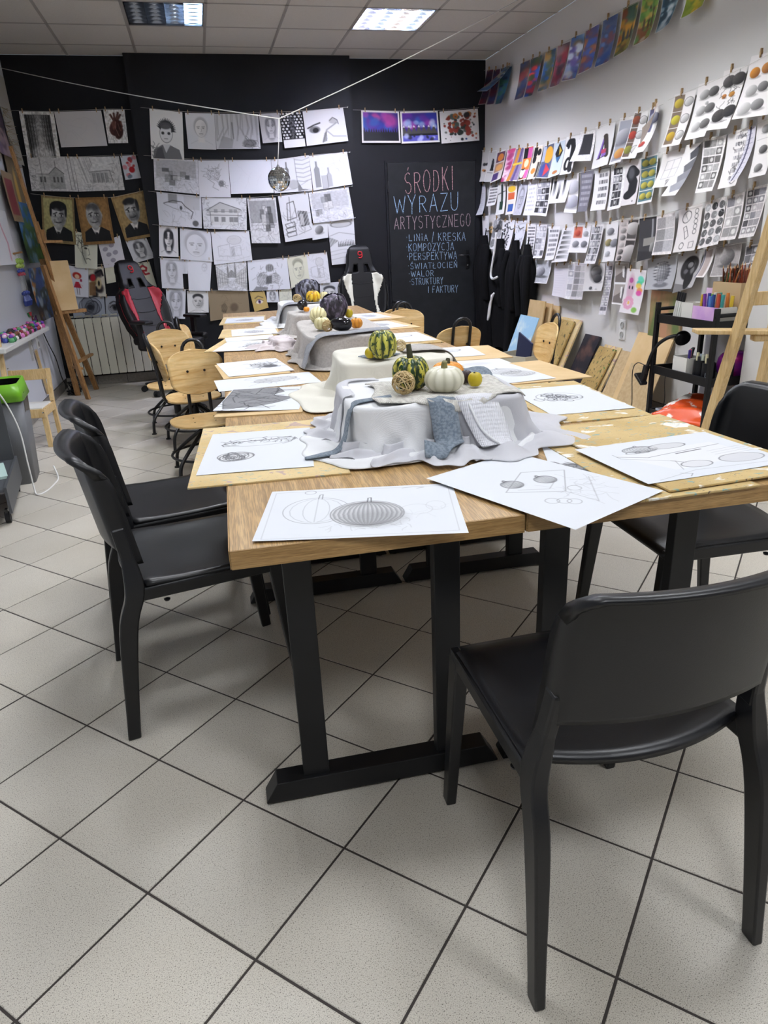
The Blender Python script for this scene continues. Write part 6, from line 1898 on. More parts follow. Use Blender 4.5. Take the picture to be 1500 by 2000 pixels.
 ('R', 'print_sheet', 'pale sheet with tiny orange and black marks in the corner', 'print', [(7.809, 2.124), (7.621, 2.103), (7.629, 1.81), (7.817, 1.822)], lambda c: (m_blank(c),c.blots(5,["c87a30","1c1c20"],.02,.05,(.4,.2,.9,.7))), (14, 63), 'cfcdca', 0.045, 0.0, 0.0, PRINT),
 ('R', 'print_sheet', 'pale sheet with a black bottle shape near the corner', 'print', [(7.61, 2.095), (7.401, 2.079), (7.456, 1.796), (7.647, 1.808)], lambda c: (m_poster(c,"cfcdca",[("p",[(.6,.25),(.8,.3),(.9,.65),(.5,.65)],"1c1c20"),("l",[(.2,.7),(.9,.72)],.006,"4a4a4a")])), (15, 63), 'e9e8e6', 0.045, 0.0, 0.0, PRINT),
 ('R', 'print_sheet', 'sheet of three orange and violet panels in the upper poster row', 'print', [(7.384, 2.061), (7.162, 2.06), (7.189, 1.803), (7.462, 1.779)], lambda c: (m_poster(c,"cfc6c0",[("r",.08,.05,.9,.36,"5a3a50"),("e",.5,.22,.3,.12,"c8783a",1),("r",.08,.40,.9,.68,"b08a70"),("e",.5,.55,.3,.10,"d8a060",1),("r",.08,.72,.6,.95,"4a3a6a")])), (21, 62), 'e9e8e6', 0.045, 0.0, 0.0, PRINT),
 ('R', 'print_sheet', 'pink lettered poster in the upper poster row', 'print', [(7.146, 2.059), (6.942, 2.043), (7.053, 1.764), (7.194, 1.771)], lambda c: (m_poster(c,"d8b0c0",[]),c.blots(24,["c84a80","e8d0d8","a03a6a"],.03,.07)), (14, 68), 'e9e8e6', 0.045, 0.0, 0.0, PRINT),
 ('R', 'print_sheet', 'purple poster with orange and yellow slanting stripes', 'print', [(6.93, 2.042), (6.742, 2.024), (6.796, 1.746), (7.063, 1.77)], lambda c: (m_poster(c,"8a7a98",[("p",[(.3,.0),(.6,.0),(.3,1),(.05,1)],"c8853a"),("p",[(.7,.0),(.85,.0),(.6,1),(.4,1)],"5a4a7a"),("l",[(.2,.5),(.9,.45)],.03,"d8c04a")])), (20, 68), 'e9e8e6', 0.045, 0.0, 0.0, PRINT),
 ('R', 'print_sheet', 'orange pink and black letter poster', 'print', [(6.737, 2.026), (6.541, 2.018), (6.594, 1.748), (6.773, 1.746)], lambda c: (m_poster(c,"d87a3a",[("r",.05,.05,.5,.35,"1c1c20"),("r",.5,.05,.95,.35,"c85a9a"),("r",.05,.65,.5,.95,"17171a"),("e",.5,.5,.25,.12,"e8d8b0",1),("r",.55,.7,.95,.95,"d060a0"),("l",[(.12,.72),(.28,.88),(.44,.72)],.04,"f0f0f0")])), (18, 68), 'e9e8e6', 0.045, 0.0, 0.0, PRINT),
 ('R', 'print_sheet', 'cream poster with black shapes and an orange dot', 'print', [(6.527, 2.006), (6.344, 1.999), (6.401, 1.737), (6.579, 1.739)], lambda c: (m_poster(c,"e2d2c0",[("r",.1,.05,.5,.3,"17171a"),("e",.7,.2,.2,.1,"17171a",1),("e",.3,.4,.2,.12,"17171a",1),("e",.45,.75,.25,.09,"d8843a",1),("r",.75,.5,.95,.95,"3a302a")])), (18, 68), 'e9e8e6', 0.045, 0.0, 0.0, PRINT),
 ('R', 'print_sheet', 'geometric poster with a yellow arch and a red blue circle', 'print', [(6.331, 1.988), (6.14, 1.994), (6.16, 1.716), (6.396, 1.738)], lambda c: (m_poster(c,"5a6078",[("e",.6,.32,.36,.24,"d8a03a",1),("e",.5,.75,.38,.2,"3a4a8a",1),("p",[(.5,.55),(.9,.75),(.5,.95)],"c8404a"),("r",.05,.05,.3,.5,"a8b0c8")])), (23, 70), 'e9e8e6', 0.045, 0.0, 0.0, PRINT),
 ('R', 'print_sheet', 'poster with a black and yellow diamond shape', 'print', [(6.129, 1.992), (5.938, 1.992), (5.943, 1.731), (6.153, 1.715)], lambda c: (m_poster(c,"c6d2da",[("p",[(.5,.05),(.85,.32),(.55,.62),(.2,.34)],"17171a"),("p",[(.5,.15),(.75,.3),(.55,.42)],"c8a83a"),("p",[(.3,.45),(.7,.45),(.5,.62)],"3a6a9a"),("e",.5,.88,.2,.05,"b87a4a",1)])), (24, 72), 'e9e8e6', 0.045, 0.0, 0.0, PRINT),
 ('R', 'print_sheet', 'white poster with a big black letter a', 'print', [(5.924, 2.004), (5.707, 1.991), (5.736, 1.718), (5.937, 1.721)], lambda c: (m_letter(c,"a")), (25, 78), 'e9e8e6', 0.045, 0.0, 0.0, PRINT),
 ('R', 'painted_sheet', 'white sheet with a painted black rectangle', 'print', [(5.689, 2.009), (5.455, 1.994), (5.421, 1.777), (5.761, 1.806)], lambda c: (m_blackpaint(c)), (37, 62), 'e9e8e6', 0.045, 0.0, 0.0, PRINT),
 ('R', 'print_sheet', 'white poster with a striped colourful capital A', 'print', [(5.467, 2.013), (5.186, 2.01), (5.185, 1.727), (5.413, 1.715)], lambda c: (m_letter(c,"A")), (38, 87), 'e9e8e6', 0.045, 0.0, 0.0, PRINT),
 ('R', 'print_sheet', 'blue grey sheet with a pencil apple over an orange one', 'print', [(5.125, 2.021), (4.948, 2.01), (5.008, 1.726), (5.163, 1.721)], lambda c: (c.rect(.1,.08,.95,.94,"a8aab4"),m_balls(c,[(.55,.42,.17,"dcdce0","5a5a64"),(.6,.78,.11,"e0b060","b06a3a")])), (26, 96), 'e9e8e6', 0.045, 0.0, 0.0, PRINT),
 ('R', 'print_sheet', 'sheet of three fruit photos beside pencil copies, left of the curled sheet', 'print', [(4.941, 2.034), (4.768, 2.012), (4.82, 1.73), (5.011, 1.743)], lambda c: (m_fruit_strip(c,"6a5a50",[("a85a3a","5a2a20"),("c8503a","7a2420"),("a8a84a","5a5a24")])), (30, 99), 'e9e8e6', 0.045, 0.0, 0.0, PRINT),
 ('R', 'print_sheet', 'half-curled sheet with a dark violet panel', 'print', [(4.756, 2.025), (4.643, 2.024), (4.611, 1.749), (4.755, 1.747)], lambda c: (c.rect(.1,.05,.6,.55,"5a5a78"),m_balls(c,[(.6,.25,.12,"b0b0b8","3a3a4a"),(.4,.8,.06,"c85a4a","8a2a2a")])), (24, 94), 'e9e8e6', 0.12, 0.0, 0.0, PRINT),
 ('R', 'print_sheet', 'rolled edge of a paper sheet next to the gap in the string', 'paper', [(4.647, 2.026), (4.612, 2.042), (4.616, 1.889), (4.625, 1.793)], lambda c: (m_blank(c)), (22, 67), 'd8ccc6', 0.1, 0.04, 0.0, PRINT),
 ('R', 'print_sheet', 'folded pale sheet leaving the corner, first in the lower poster row', 'print', [(7.966, 1.8), (7.718, 1.799), (7.584, 1.488), (7.802, 1.488)], lambda c: (m_lines(c)), (16, 63), 'c9cad0', 0.08, 0.0, 0.0, PRINT),
 ('R', 'print_sheet', 'sheet of small black alphabet rows near the corner', 'print', [(7.586, 1.777), (7.338, 1.769), (7.33, 1.567), (7.568, 1.565)], lambda c: (m_text(c,n=6,dark="1c1c20")), (18, 44), 'e9e8e6', 0.045, 0.0, 0.0, PRINT),
 ('R', 'print_sheet', 'sheet with a dark green cross shape', 'print', [(7.361, 1.765), (7.161, 1.755), (7.099, 1.473), (7.309, 1.47)], lambda c: (m_poster(c,"d8d8d4",[("l",[(.55,.05),(.6,.6)],.03,"1c2a24"),("l",[(.05,.35),(.95,.25)],.012,"2a2a2a"),("r",.35,.58,.75,.85,"1f3a2e")])), (16, 62), 'e9e8e6', 0.045, 0.0, 0.0, PRINT),
 ('R', 'print_sheet', 'colour field sheet of yellow orange and blue bands', 'print', [(7.145, 1.742), (6.888, 1.739), (6.876, 1.463), (7.067, 1.46)], lambda c: (m_poster(c,"d9d2c6",[("e",.5,.18,.35,.1,"d8b03a",1),("r",.15,.3,.8,.52,"c8603a"),("r",.2,.66,.8,.9,"3a5a9a")])), (19, 62), 'e9e8e6', 0.045, 0.0, 0.0, PRINT),
 ('R', 'print_sheet', 'grey half face photo sheet in the lower poster row', 'print', [(6.843, 1.73), (6.633, 1.735), (6.695, 1.444), (6.884, 1.452)], lambda c: (m_portrait(c,"6a6a70","b4b4bc",.6,0,cy=.5,sc=1.2)), (18, 67), 'b8b8c0', 0.045, 0.0, 0.0, PRINT),
 ('R', 'print_sheet', 'pale sheet with faint grey letter rows', 'print', [(6.633, 1.729), (6.447, 1.735), (6.422, 1.43), (6.639, 1.439)], lambda c: (m_text(c,n=7,dark="a0a0a8")), (19, 71), 'e9e8e6', 0.045, 0.0, 0.0, PRINT),
 ('R', 'print_sheet', 'sheet of black pictogram squares, left one of two alike', 'print', [(6.433, 1.713), (6.16, 1.716), (6.143, 1.41), (6.422, 1.432)], lambda c: (m_grid(c,3,5,("17171a","2a2a2e","8a8a90"))), (28, 73), 'e9e8e6', 0.045, 0.0, 0.0, PRINT),
 ('R', 'print_sheet', 'sheet with three black to white gradient bars', 'print', [(6.135, 1.704), (5.819, 1.701), (5.819, 1.505), (6.133, 1.512)], lambda c: (m_bars(c,3)), (36, 51), 'e9e8e6', 0.045, 0.0, 0.0, PRINT),
 ('R', 'print_sheet', 'narrow sheet with two shaded eggs, one above the other', 'print', [(5.83, 1.698), (5.694, 1.714), (5.617, 1.413), (5.832, 1.427)], lambda c: (m_balls(c,[(.5,.32,.17,"e8e8ea","8a8a90"),(.5,.70,.17,"e4e4e8","7a7a84")])), (22, 77), 'e9e8e6', 0.045, 0.0, 0.0, PRINT),
 ('R', 'print_sheet', 'dark grey sheet with light cut-out letters', 'print', [(5.655, 1.724), (5.447, 1.718), (5.457, 1.419), (5.598, 1.421)], lambda c: (c.rect(.0,.0,1,1,"77757e"),m_text(c,n=6,dark="b8b6bc")), (22, 84), '77757e', 0.045, 0.0, 0.0, PRINT),
 ('R', 'print_sheet', 'white sheet with large fading serif words', 'print', [(5.426, 1.703), (5.217, 1.705), (5.172, 1.419), (5.393, 1.418)], lambda c: (m_text(c,n=5,dark="3a3a40",x0=.35,x1=.9)), (30, 82), 'e9e8e6', 0.045, 0.0, 0.0, PRINT),
 ('R', 'print_sheet', 'sheet of black pictogram squares, right one of two alike', 'print', [(5.201, 1.716), (5.006, 1.709), (4.963, 1.422), (5.149, 1.407)], lambda c: (m_grid(c,3,5,("17171a","2a2a2e","8a8a90"),.2)), (29, 89), 'e9e8e6', 0.045, 0.0, 0.0, PRINT),
 ('R', 'print_sheet', 'pinkish sheet with a thick black comma shape', 'print', [(5.009, 1.734), (4.819, 1.726), (4.773, 1.437), (4.964, 1.43)], lambda c: (m_letter(c,"S")), (31, 92), 'ddd8d8', 0.045, 0.0, 0.0, PRINT),
 ('R', 'fruit_print', 'teal sheet with rows of yellow apples', 'print', [(4.82, 1.73), (4.616, 1.739), (4.58, 1.438), (4.749, 1.429)], lambda c: (m_fruit_strip(c,"5a7a80",[("d8c860","6a6a24")]*4,False)), (34, 97), 'e9e8e6', 0.045, 0.0, 0.0, PRINT),
 ('R', 'study_print', 'sheet of yellow fruit photos beside pencil copies, right of the string gap', 'print', [(4.494, 2.057), (4.279, 2.045), (4.311, 1.752), (4.497, 1.757)], lambda c: (m_fruit_strip(c,"7a6a5c",[("d8c050","7a6a24"),("d8d050","8a7a24"),("d8b840","8a6a24")])), (41, 110), 'e6e2e0', 0.06, 0.0, 0.0, PRINT),
 ('R', 'study_print', 'sheet of six grey shaded apples in two columns', 'print', [(4.267, 2.072), (4.054, 2.068), (4.084, 1.768), (4.271, 1.77)], lambda c: (m_balls(c,[(.36,.22,.085,"d6d4d2","5a5856"),(.74,.20,.085,"7a7876","2c2a2a"),(.36,.50,.085,"e0dedc","6a6866"),(.74,.48,.085,"8a8886","3a3838"),(.36,.78,.085,"e0dedc","7a7876"),(.74,.75,.085,"8a8886","3a3838"),(.55,.38,.03,"c8c6c4","8a8886")])), (46, 118), 'e6e2e0', 0.06, 0.0, 0.0, PRINT),
 ('R', 'study_print', 'sheet of dark plant bulbs with small orange onions', 'print', [(4.045, 2.097), (3.853, 2.086), (3.89, 1.784), (4.073, 1.797)], lambda c: (m_balls(c,[(.36,.20,.10,"6a6664","1c1a1a"),(.75,.18,.10,"5a5654","1c1a1a"),(.3,.44,.04,"d08a4a","7a4a24"),(.62,.42,.045,"d89a4a","8a5a24"),(.34,.76,.11,"5a5654","1c1a1a"),(.76,.70,.10,"4a4644","17171a")]),c.scrib(30,(.1,.1,.9,.9),"3a3836",.5,.006,.1)), (46, 127), 'e6e2e0', 0.06, 0.0, 0.0, PRINT),
 ('R', 'study_print', 'sheet of orange and grey shaded fruit at the right edge, upper string', 'print', [(3.83, 2.124), (3.613, 2.109), (3.576, 1.803), (3.856, 1.822)], lambda c: (m_balls(c,[(.26,.28,.085,"d8903a","7a4a1c"),(.62,.24,.085,"c88a4a","6a4220"),(.30,.56,.09,"dcdad8","7a7876"),(.62,.52,.08,"9a9896","3a3838"),(.26,.84,.10,"e4e2e0","8a8886"),(.60,.80,.09,"a8a6a4","4a4848")])), (69, 133), 'e6e2e0', 0.06, 0.0, 0.0, PRINT),
 ('R', 'study_print', 'worksheet with an empty grid of boxes', 'print', [(4.558, 1.737), (4.318, 1.736), (4.347, 1.52), (4.561, 1.521)], lambda c: (c.line([(.3,.3),(.9,.25),(.85,.72),(.25,.78),(.3,.3)],.006,"8a8a94",.7),c.line([(.6,.27),(.55,.75)],.005,"8a8a94",.7),c.line([(.28,.54),(.88,.49)],.005,"8a8a94",.7),c.hatch([(.5,.8),(.7,.78),(.62,1)],"4a4a4a",.7)), (44, 76), 'e6e2e0', 0.06, 0.0, 0.0, PRINT),
 ('R', 'study_print', 'sheet folded into dark and light fan steps', 'print', [(4.315, 1.747), (4.17, 1.746), (4.233, 1.458), (4.381, 1.461)], lambda c: (m_fold(c)), (30, 107), 'e6e2e0', 0.1, 0.01, 0.0, PRINT),
 ('R', 'study_print', 'sheet of grey texture swatches, six rows', 'print', [(4.167, 1.768), (3.957, 1.76), (3.952, 1.462), (4.107, 1.459)], lambda c: (m_grid(c,3,6,("4a4846","8a8886","5c5a58","a4a2a0"))), (42, 113), 'e6e2e0', 0.06, 0.0, 0.0, PRINT),
 ('R', 'study_print', 'sheet with a column of small pencil figure sketches', 'print', [(3.946, 1.766), (3.774, 1.776), (3.757, 1.475), (3.904, 1.467)], lambda c: (m_text(c,n=7,dark="77757a",x0=.45,x1=.92),c.scrib(30,(.45,.1,.95,.95),"4a484a",.6,.008,.08)), (41, 117), 'e6e2e0', 0.06, 0.0, 0.0, PRINT),
 ('R', 'study_print', 'bundle of sheets seen edge on with violet shadows', 'print', [(3.782, 1.774), (3.721, 1.786), (3.671, 1.505), (3.748, 1.49)], lambda c: (m_lines(c,10,"3a3a5a"),c.rect(.3,0,.5,1,"3a3a50",.8)), (20, 113), 'c9c6d0', 0.12, 0.0, 0.0, PRINT),
 ('R', 'study_print', 'sheet of three small framed object studies at the right edge', 'print', [(3.723, 1.811), (3.578, 1.813), (3.536, 1.514), (3.665, 1.504)], lambda c: (m_balls(c,[(.5,.22,.07,"b8b6b4","4a4846"),(.5,.55,.07,"8a8886","2c2a2a"),(.45,.85,.07,"a8a6a4","3a3838")]),c.line([(.1,.38),(.95,.36)],.004,"8a8a8a",.6)), (39, 125), 'e6e2e0', 0.06, 0.0, 0.0, PRINT),
 ('R', 'study_print', 'plain white rolled sheet hanging above the coats', 'print', [(7.727, 1.476), (7.53, 1.472), (7.545, 1.17), (7.712, 1.167)], lambda c: (m_blank(c)), (14, 62), 'e6e4e4', 0.02, 0.03, -0.03, PRINT),
 ('R', 'study_print', 'sheet with black rectangles and dots above the coats', 'print', [(7.46, 1.444), (7.225, 1.432), (7.211, 1.144), (7.483, 1.138)], lambda c: (c.rect(.1,.2,.9,.45,"2a2a2e",.9),m_dots(c,2,3)), (19, 62), 'e6e4e4', 0.045, 0.0, 0.0, PRINT),
 ('R', 'study_print', 'white sheet with a black curling vine ornament', 'print', [(7.208, 1.411), (6.911, 1.406), (6.97, 1.111), (7.243, 1.11)], lambda c: (m_vine(c)), (23, 64), 'e6e4e4', 0.045, 0.0, 0.0, PRINT),
 ('R', 'study_print', 'sheet of thin scribbled sketches right of the vine', 'print', [(6.91, 1.395), (6.649, 1.394), (6.687, 1.137), (6.883, 1.096)], lambda c: (c.scrib(30,(.1,.1,.9,.9),"5a5a60",.5,.006,.1)), (21, 62), 'dcdce0', 0.045, 0.0, 0.0, PRINT),
 ('R', 'study_print', 'narrow sheet of black ink blot rows', 'print', [(6.633, 1.363), (6.442, 1.357), (6.423, 1.064), (6.596, 1.057)], lambda c: (m_text(c,n=9,dark="1c1c1e")), (17, 69), 'e6e4e4', 0.045, 0.0, 0.0, PRINT),
 ('R', 'study_print', 'sheet of pale to dark tone squares, five rows', 'print', [(6.428, 1.351), (6.215, 1.344), (6.209, 1.061), (6.399, 1.059)], lambda c: (m_grid(c,3,5,("c8c8ca","a8a8ac","8a8a90","55555a"),.06)), (20, 68), 'e6e4e4', 0.045, 0.0, 0.0, PRINT),
 ('R', 'study_print', 'sheet of pen stroke samples left of the brush lines', 'print', [(6.179, 1.325), (5.963, 1.321), (5.976, 1.052), (6.149, 1.04)], lambda c: (m_text(c,n=6,dark="4a4a50")), (21, 68), 'e6e4e4', 0.045, 0.0, 0.0, PRINT),
 ('R', 'study_print', 'tilted sheet of fading brush lines', 'print', [(5.92, 1.305), (5.743, 1.307), (5.734, 1.04), (6.021, 1.025)], lambda c: (m_strokes(c,6)), (26, 70), 'e6e4e4', 0.045, 0.0, 0.0, PRINT),
 ('R', 'fruit_print', 'sheet with a red apple photo and grey apple studies', 'print', [(5.733, 1.319), (5.444, 1.311), (5.418, 1.109), (5.725, 1.111)], lambda c: (c.rect(.1,.05,.55,.45,"c06048",.9),m_balls(c,[(.3,.28,.11,"d06a50","8a2a20"),(.75,.3,.10,"c8c8ca","77777a"),(.3,.68,.12,"b0b0b2","55555a"),(.75,.68,.12,"9a9a9e","45454a")])), (37, 54), 'e6e4e4', 0.045, 0.0, 0.0, PRINT),
 ('R', 'study_print', 'curling sheet of small hatching squares', 'print', [(5.425, 1.315), (5.245, 1.319), (5.271, 1.027), (5.438, 1.027)], lambda c: (m_grid(c,4,5,("3c3c40","8a8a8e","5a5a5e","b0b0b4"))), (23, 80), 'e6e4e4', 0.045, 0.0, 0.0, PRINT),
 ('R', 'study_print', 'sheet of small fruit studies left of the big sphere', 'print', [(5.209, 1.326), (5.043, 1.338), (5.002, 1.054), (5.161, 1.043)], lambda c: (m_balls(c,[(.4,.25,.09,"b8b8ba","4a4a4e"),(.3,.52,.09,"b8a878","4a4a30"),(.8,.55,.1,"a8a8ac","45454a"),(.35,.8,.07,"d0d0d2","77777a")])), (24, 81), 'e6e4e4', 0.045, 0.0, 0.0, PRINT),
 ('R', 'study_print', 'narrow strip of six step-by-step shaded spheres', 'print', [(5.035, 1.34), (4.909, 1.335), (4.892, 1.056), (4.989, 1.05)], lambda c: (m_balls(c,[(.5,.10,.055,"d8d0cc","9a9490"),(.5,.26,.065,"cfc8c4","5a5654"),(.5,.43,.065,"c0bab6","3c3a38"),(.5,.60,.06,"d8d0cc","8a8480"),(.5,.77,.065,"b0aaa6","2c2a2a"),(.5,.92,.06,"9a9490","1c1a1a")])), (17, 84), 'c9bfbb', 0.045, 0.0, 0.0, PRINT),
 ('R', 'study_print', 'sheet with two large sphere studies on dark ground', 'print', [(4.914, 1.335), (4.781, 1.336), (4.784, 1.048), (4.9, 1.056)], lambda c: (c.rect(.05,.03,.95,.46,"4a4644"),m_balls(c,[(.55,.22,.15,"e0dcd8","6a6460")]),c.rect(.05,.5,.95,.95,"3a3634"),m_balls(c,[(.7,.80,.2,"d8d2ce","4a4644")])), (19, 85), 'b8b0ac', 0.045, 0.0, 0.0, PRINT),
 ('R', 'study_print', 'almost black sheet with a grey cylinder and sphere', 'print', [(4.773, 1.337), (4.569, 1.345), (4.514, 1.081), (4.697, 1.05)], lambda c: (m_dark_room(c)), (34, 86), '5a5a5c', 0.045, 0.0, 0.0, PRINT),
 ('R', 'pencil_drawing', 'pencil drawing of one pale apple on grey ground', 'drawing', [(6.526, 1.046), (6.084, 1.051), (6.088, 0.843), (6.468, 0.839)], lambda c: (m_sphere(c,"b4b6ba","e8e8ea","4a4a4e",.5,.2)), (40, 48), 'e6e4e4', 0.045, 0.0, 0.0, PRINT),
 ('R', 'study_print', 'lined text sheet below the row of tone samples', 'print', [(6.05, 1.009), (5.788, 1.024), (5.745, 0.739), (5.985, 0.747)], lambda c: (m_lines(c,12,"b0aeb8")), (28, 67), 'd6d2d6', 0.045, 0.0, 0.0, PRINT),
 ('R', 'study_print', 'narrow strip of framed thumbnails next to the lined text', 'print', [(5.789, 1.029), (5.668, 1.031), (5.655, 0.734), (5.745, 0.734)], lambda c: (m_grid(c,1,5,("b0aeb4","d0ced2","9a989e"),.1)), (14, 74), 'e6e4e4', 0.045, 0.0, 0.0, PRINT),
 ('R', 'study_print', 'sheet of mid grey hatch tones in two columns', 'print', [(5.663, 1.026), (5.479, 1.029), (5.443, 0.744), (5.651, 0.735)], lambda c: (m_tones(c,5)), (24, 74), 'cfc9cc', 0.045, 0.0, 0.0, PRINT),
 ('R', 'pencil_drawing', 'dark charcoal apple drawing on a curled sheet', 'drawing', [(5.508, 1.018), (5.188, 1.035), (5.145, 0.828), (5.441, 0.811)], lambda c: (c.rect(.0,.0,1,1,"b4b0ac",.5),c.ell(.6,.35,.30,.30,"3a3836",.8,.5),m_balls(c,[(.6,.30,.18,"a8a6a4","1c1a1a"),(.68,.55,.15,"5a5856","17171a"),(.42,.88,.06,"77757a","2a2a2a"),(.66,.90,.04,"e0dede","9a9a9a")])), (41, 56), 'e6e4e4', 0.045, 0.0, 0.0, PRINT),
 ('R', 'study_print', 'long narrow strip of grey texture samples', 'print', [(5.187, 1.029), (5.079, 1.035), (5.065, 0.653), (5.169, 0.648)], lambda c: (m_grid(c,2,9,("8a8890","b0aeb4","6a6870"),.1)), (15, 104), 'd8d4d8', 0.045, 0.0, 0.0, PRINT),
 ('R', 'study_print', 'sheet with two grey photos of prisms', 'print', [(5.052, 1.035), (4.865, 1.043), (4.837, 0.743), (4.984, 0.743)], lambda c: (m_prisms(c)), (25, 84), 'e6e4e4', 0.045, 0.0, 0.0, PRINT),
 ('R', 'colour_drawing', 'pastel picture of a pink creature with flowers and a turquoise plant', 'drawing', [(4.859, 1.003), (4.618, 0.992), (4.601, 0.689), (4.854, 0.692)], lambda c: (m_flowers(c)), (39, 90), 'dcd6d8', 0.045, 0.01, 0.0, PRINT),
 ('R', 'study_print', 'sheet with three grey tone blocks right of the dark cylinder sheet', 'print', [(4.566, 1.346), (4.367, 1.363), (4.3, 1.106), (4.513, 1.096)], lambda c: (m_tones(c,3)), (39, 82), 'dcd6d4', 0.05, 0.0, 0.0, PRINT),
 ('R', 'study_print', 'sheet of outlined pear bottle and box shapes', 'print', [(4.331, 1.373), (4.104, 1.403), (4.072, 1.129), (4.291, 1.113)], lambda c: (m_forms(c)), (47, 91), 'dcd6d4', 0.05, 0.0, 0.0, PRINT),
 ('R', 'study_print', 'sheet of fifteen patterned grey circles', 'print', [(4.075, 1.405), (3.896, 1.425), (3.858, 1.163), (4.044, 1.135)], lambda c: (m_dots(c,3,5)), (43, 96), 'dcd6d4', 0.05, 0.0, 0.0, PRINT),
 ('R', 'study_print', 'sheet of eight dotted and hatched texture fields', 'print', [(3.887, 1.424), (3.742, 1.442), (3.71, 1.19), (3.848, 1.181)], lambda c: (m_grid(c,2,4,("8a8886","b8b4b2","77757a"),.08)), (36, 93), 'dcd6d4', 0.05, 0.0, 0.0, PRINT),
 ('R', 'study_print', 'sheet of dark to light hatched squares by the easel', 'print', [(3.725, 1.457), (3.564, 1.47), (3.561, 1.204), (3.683, 1.192)], lambda c: (m_grid(c,3,6,("3c3a3c","8a8688","b0aaac","77757a"),.06)), (39, 105), 'dcd6d4', 0.05, 0.0, 0.0, PRINT),
 ('R', 'pencil_drawing', 'pencil drawing of a ribbed egg-shaped vase', 'drawing', [(4.634, 1.061), (4.299, 1.097), (4.262, 0.888), (4.565, 0.866)], lambda c: (m_vase(c)), (59, 64), 'b4b4b8', 0.05, 0.0, 0.0, PRINT),
 ('R', 'pencil_drawing', 'drawing of a glossy black mask behind the kraft box', 'drawing', [(4.292, 1.103), (4.043, 1.132), (4.051, 0.907), (4.246, 0.859)], lambda c: (m_bust(c)), (47, 78), 'b8b4b2', 0.05, 0.0, 0.0, PRINT),
 ('R', 'study_print', 'curled sheet behind the pencils with a dark edge', 'print', [(4.033, 1.129), (3.935, 1.158), (3.913, 0.974), (4.004, 0.971)], lambda c: (c.rect(.25,.1,.8,.95,"a89a94"),c.line([(.15,.02),(.1,1)],.03,"3a3a4a",.7)), (22, 59), 'dcd6d4', 0.08, 0.0, 0.0, PRINT),
 ('R', 'pencil_drawing', 'drawing of a dark egg on grey behind the pencils', 'drawing', [(3.929, 1.155), (3.709, 1.173), (3.675, 0.988), (3.895, 0.975)], lambda c: (m_sphere(c,"98928f","b4afac","3c3a3a",.40,.22,1.15)), (53, 66), 'c8c2c0', 0.05, 0.0, 0.0, PRINT),
 ('R', 'study_print', 'sheet of rough dark textures half hidden by the easel', 'print', [(3.679, 1.151), (3.561, 1.166), (3.552, 1.008), (3.647, 0.994)], lambda c: (m_grid(c,2,3,("4a484a","8a8688","5c5a5c"),.05)), (28, 60), 'dcd6d4', 0.05, 0.0, 0.0, PRINT),
]
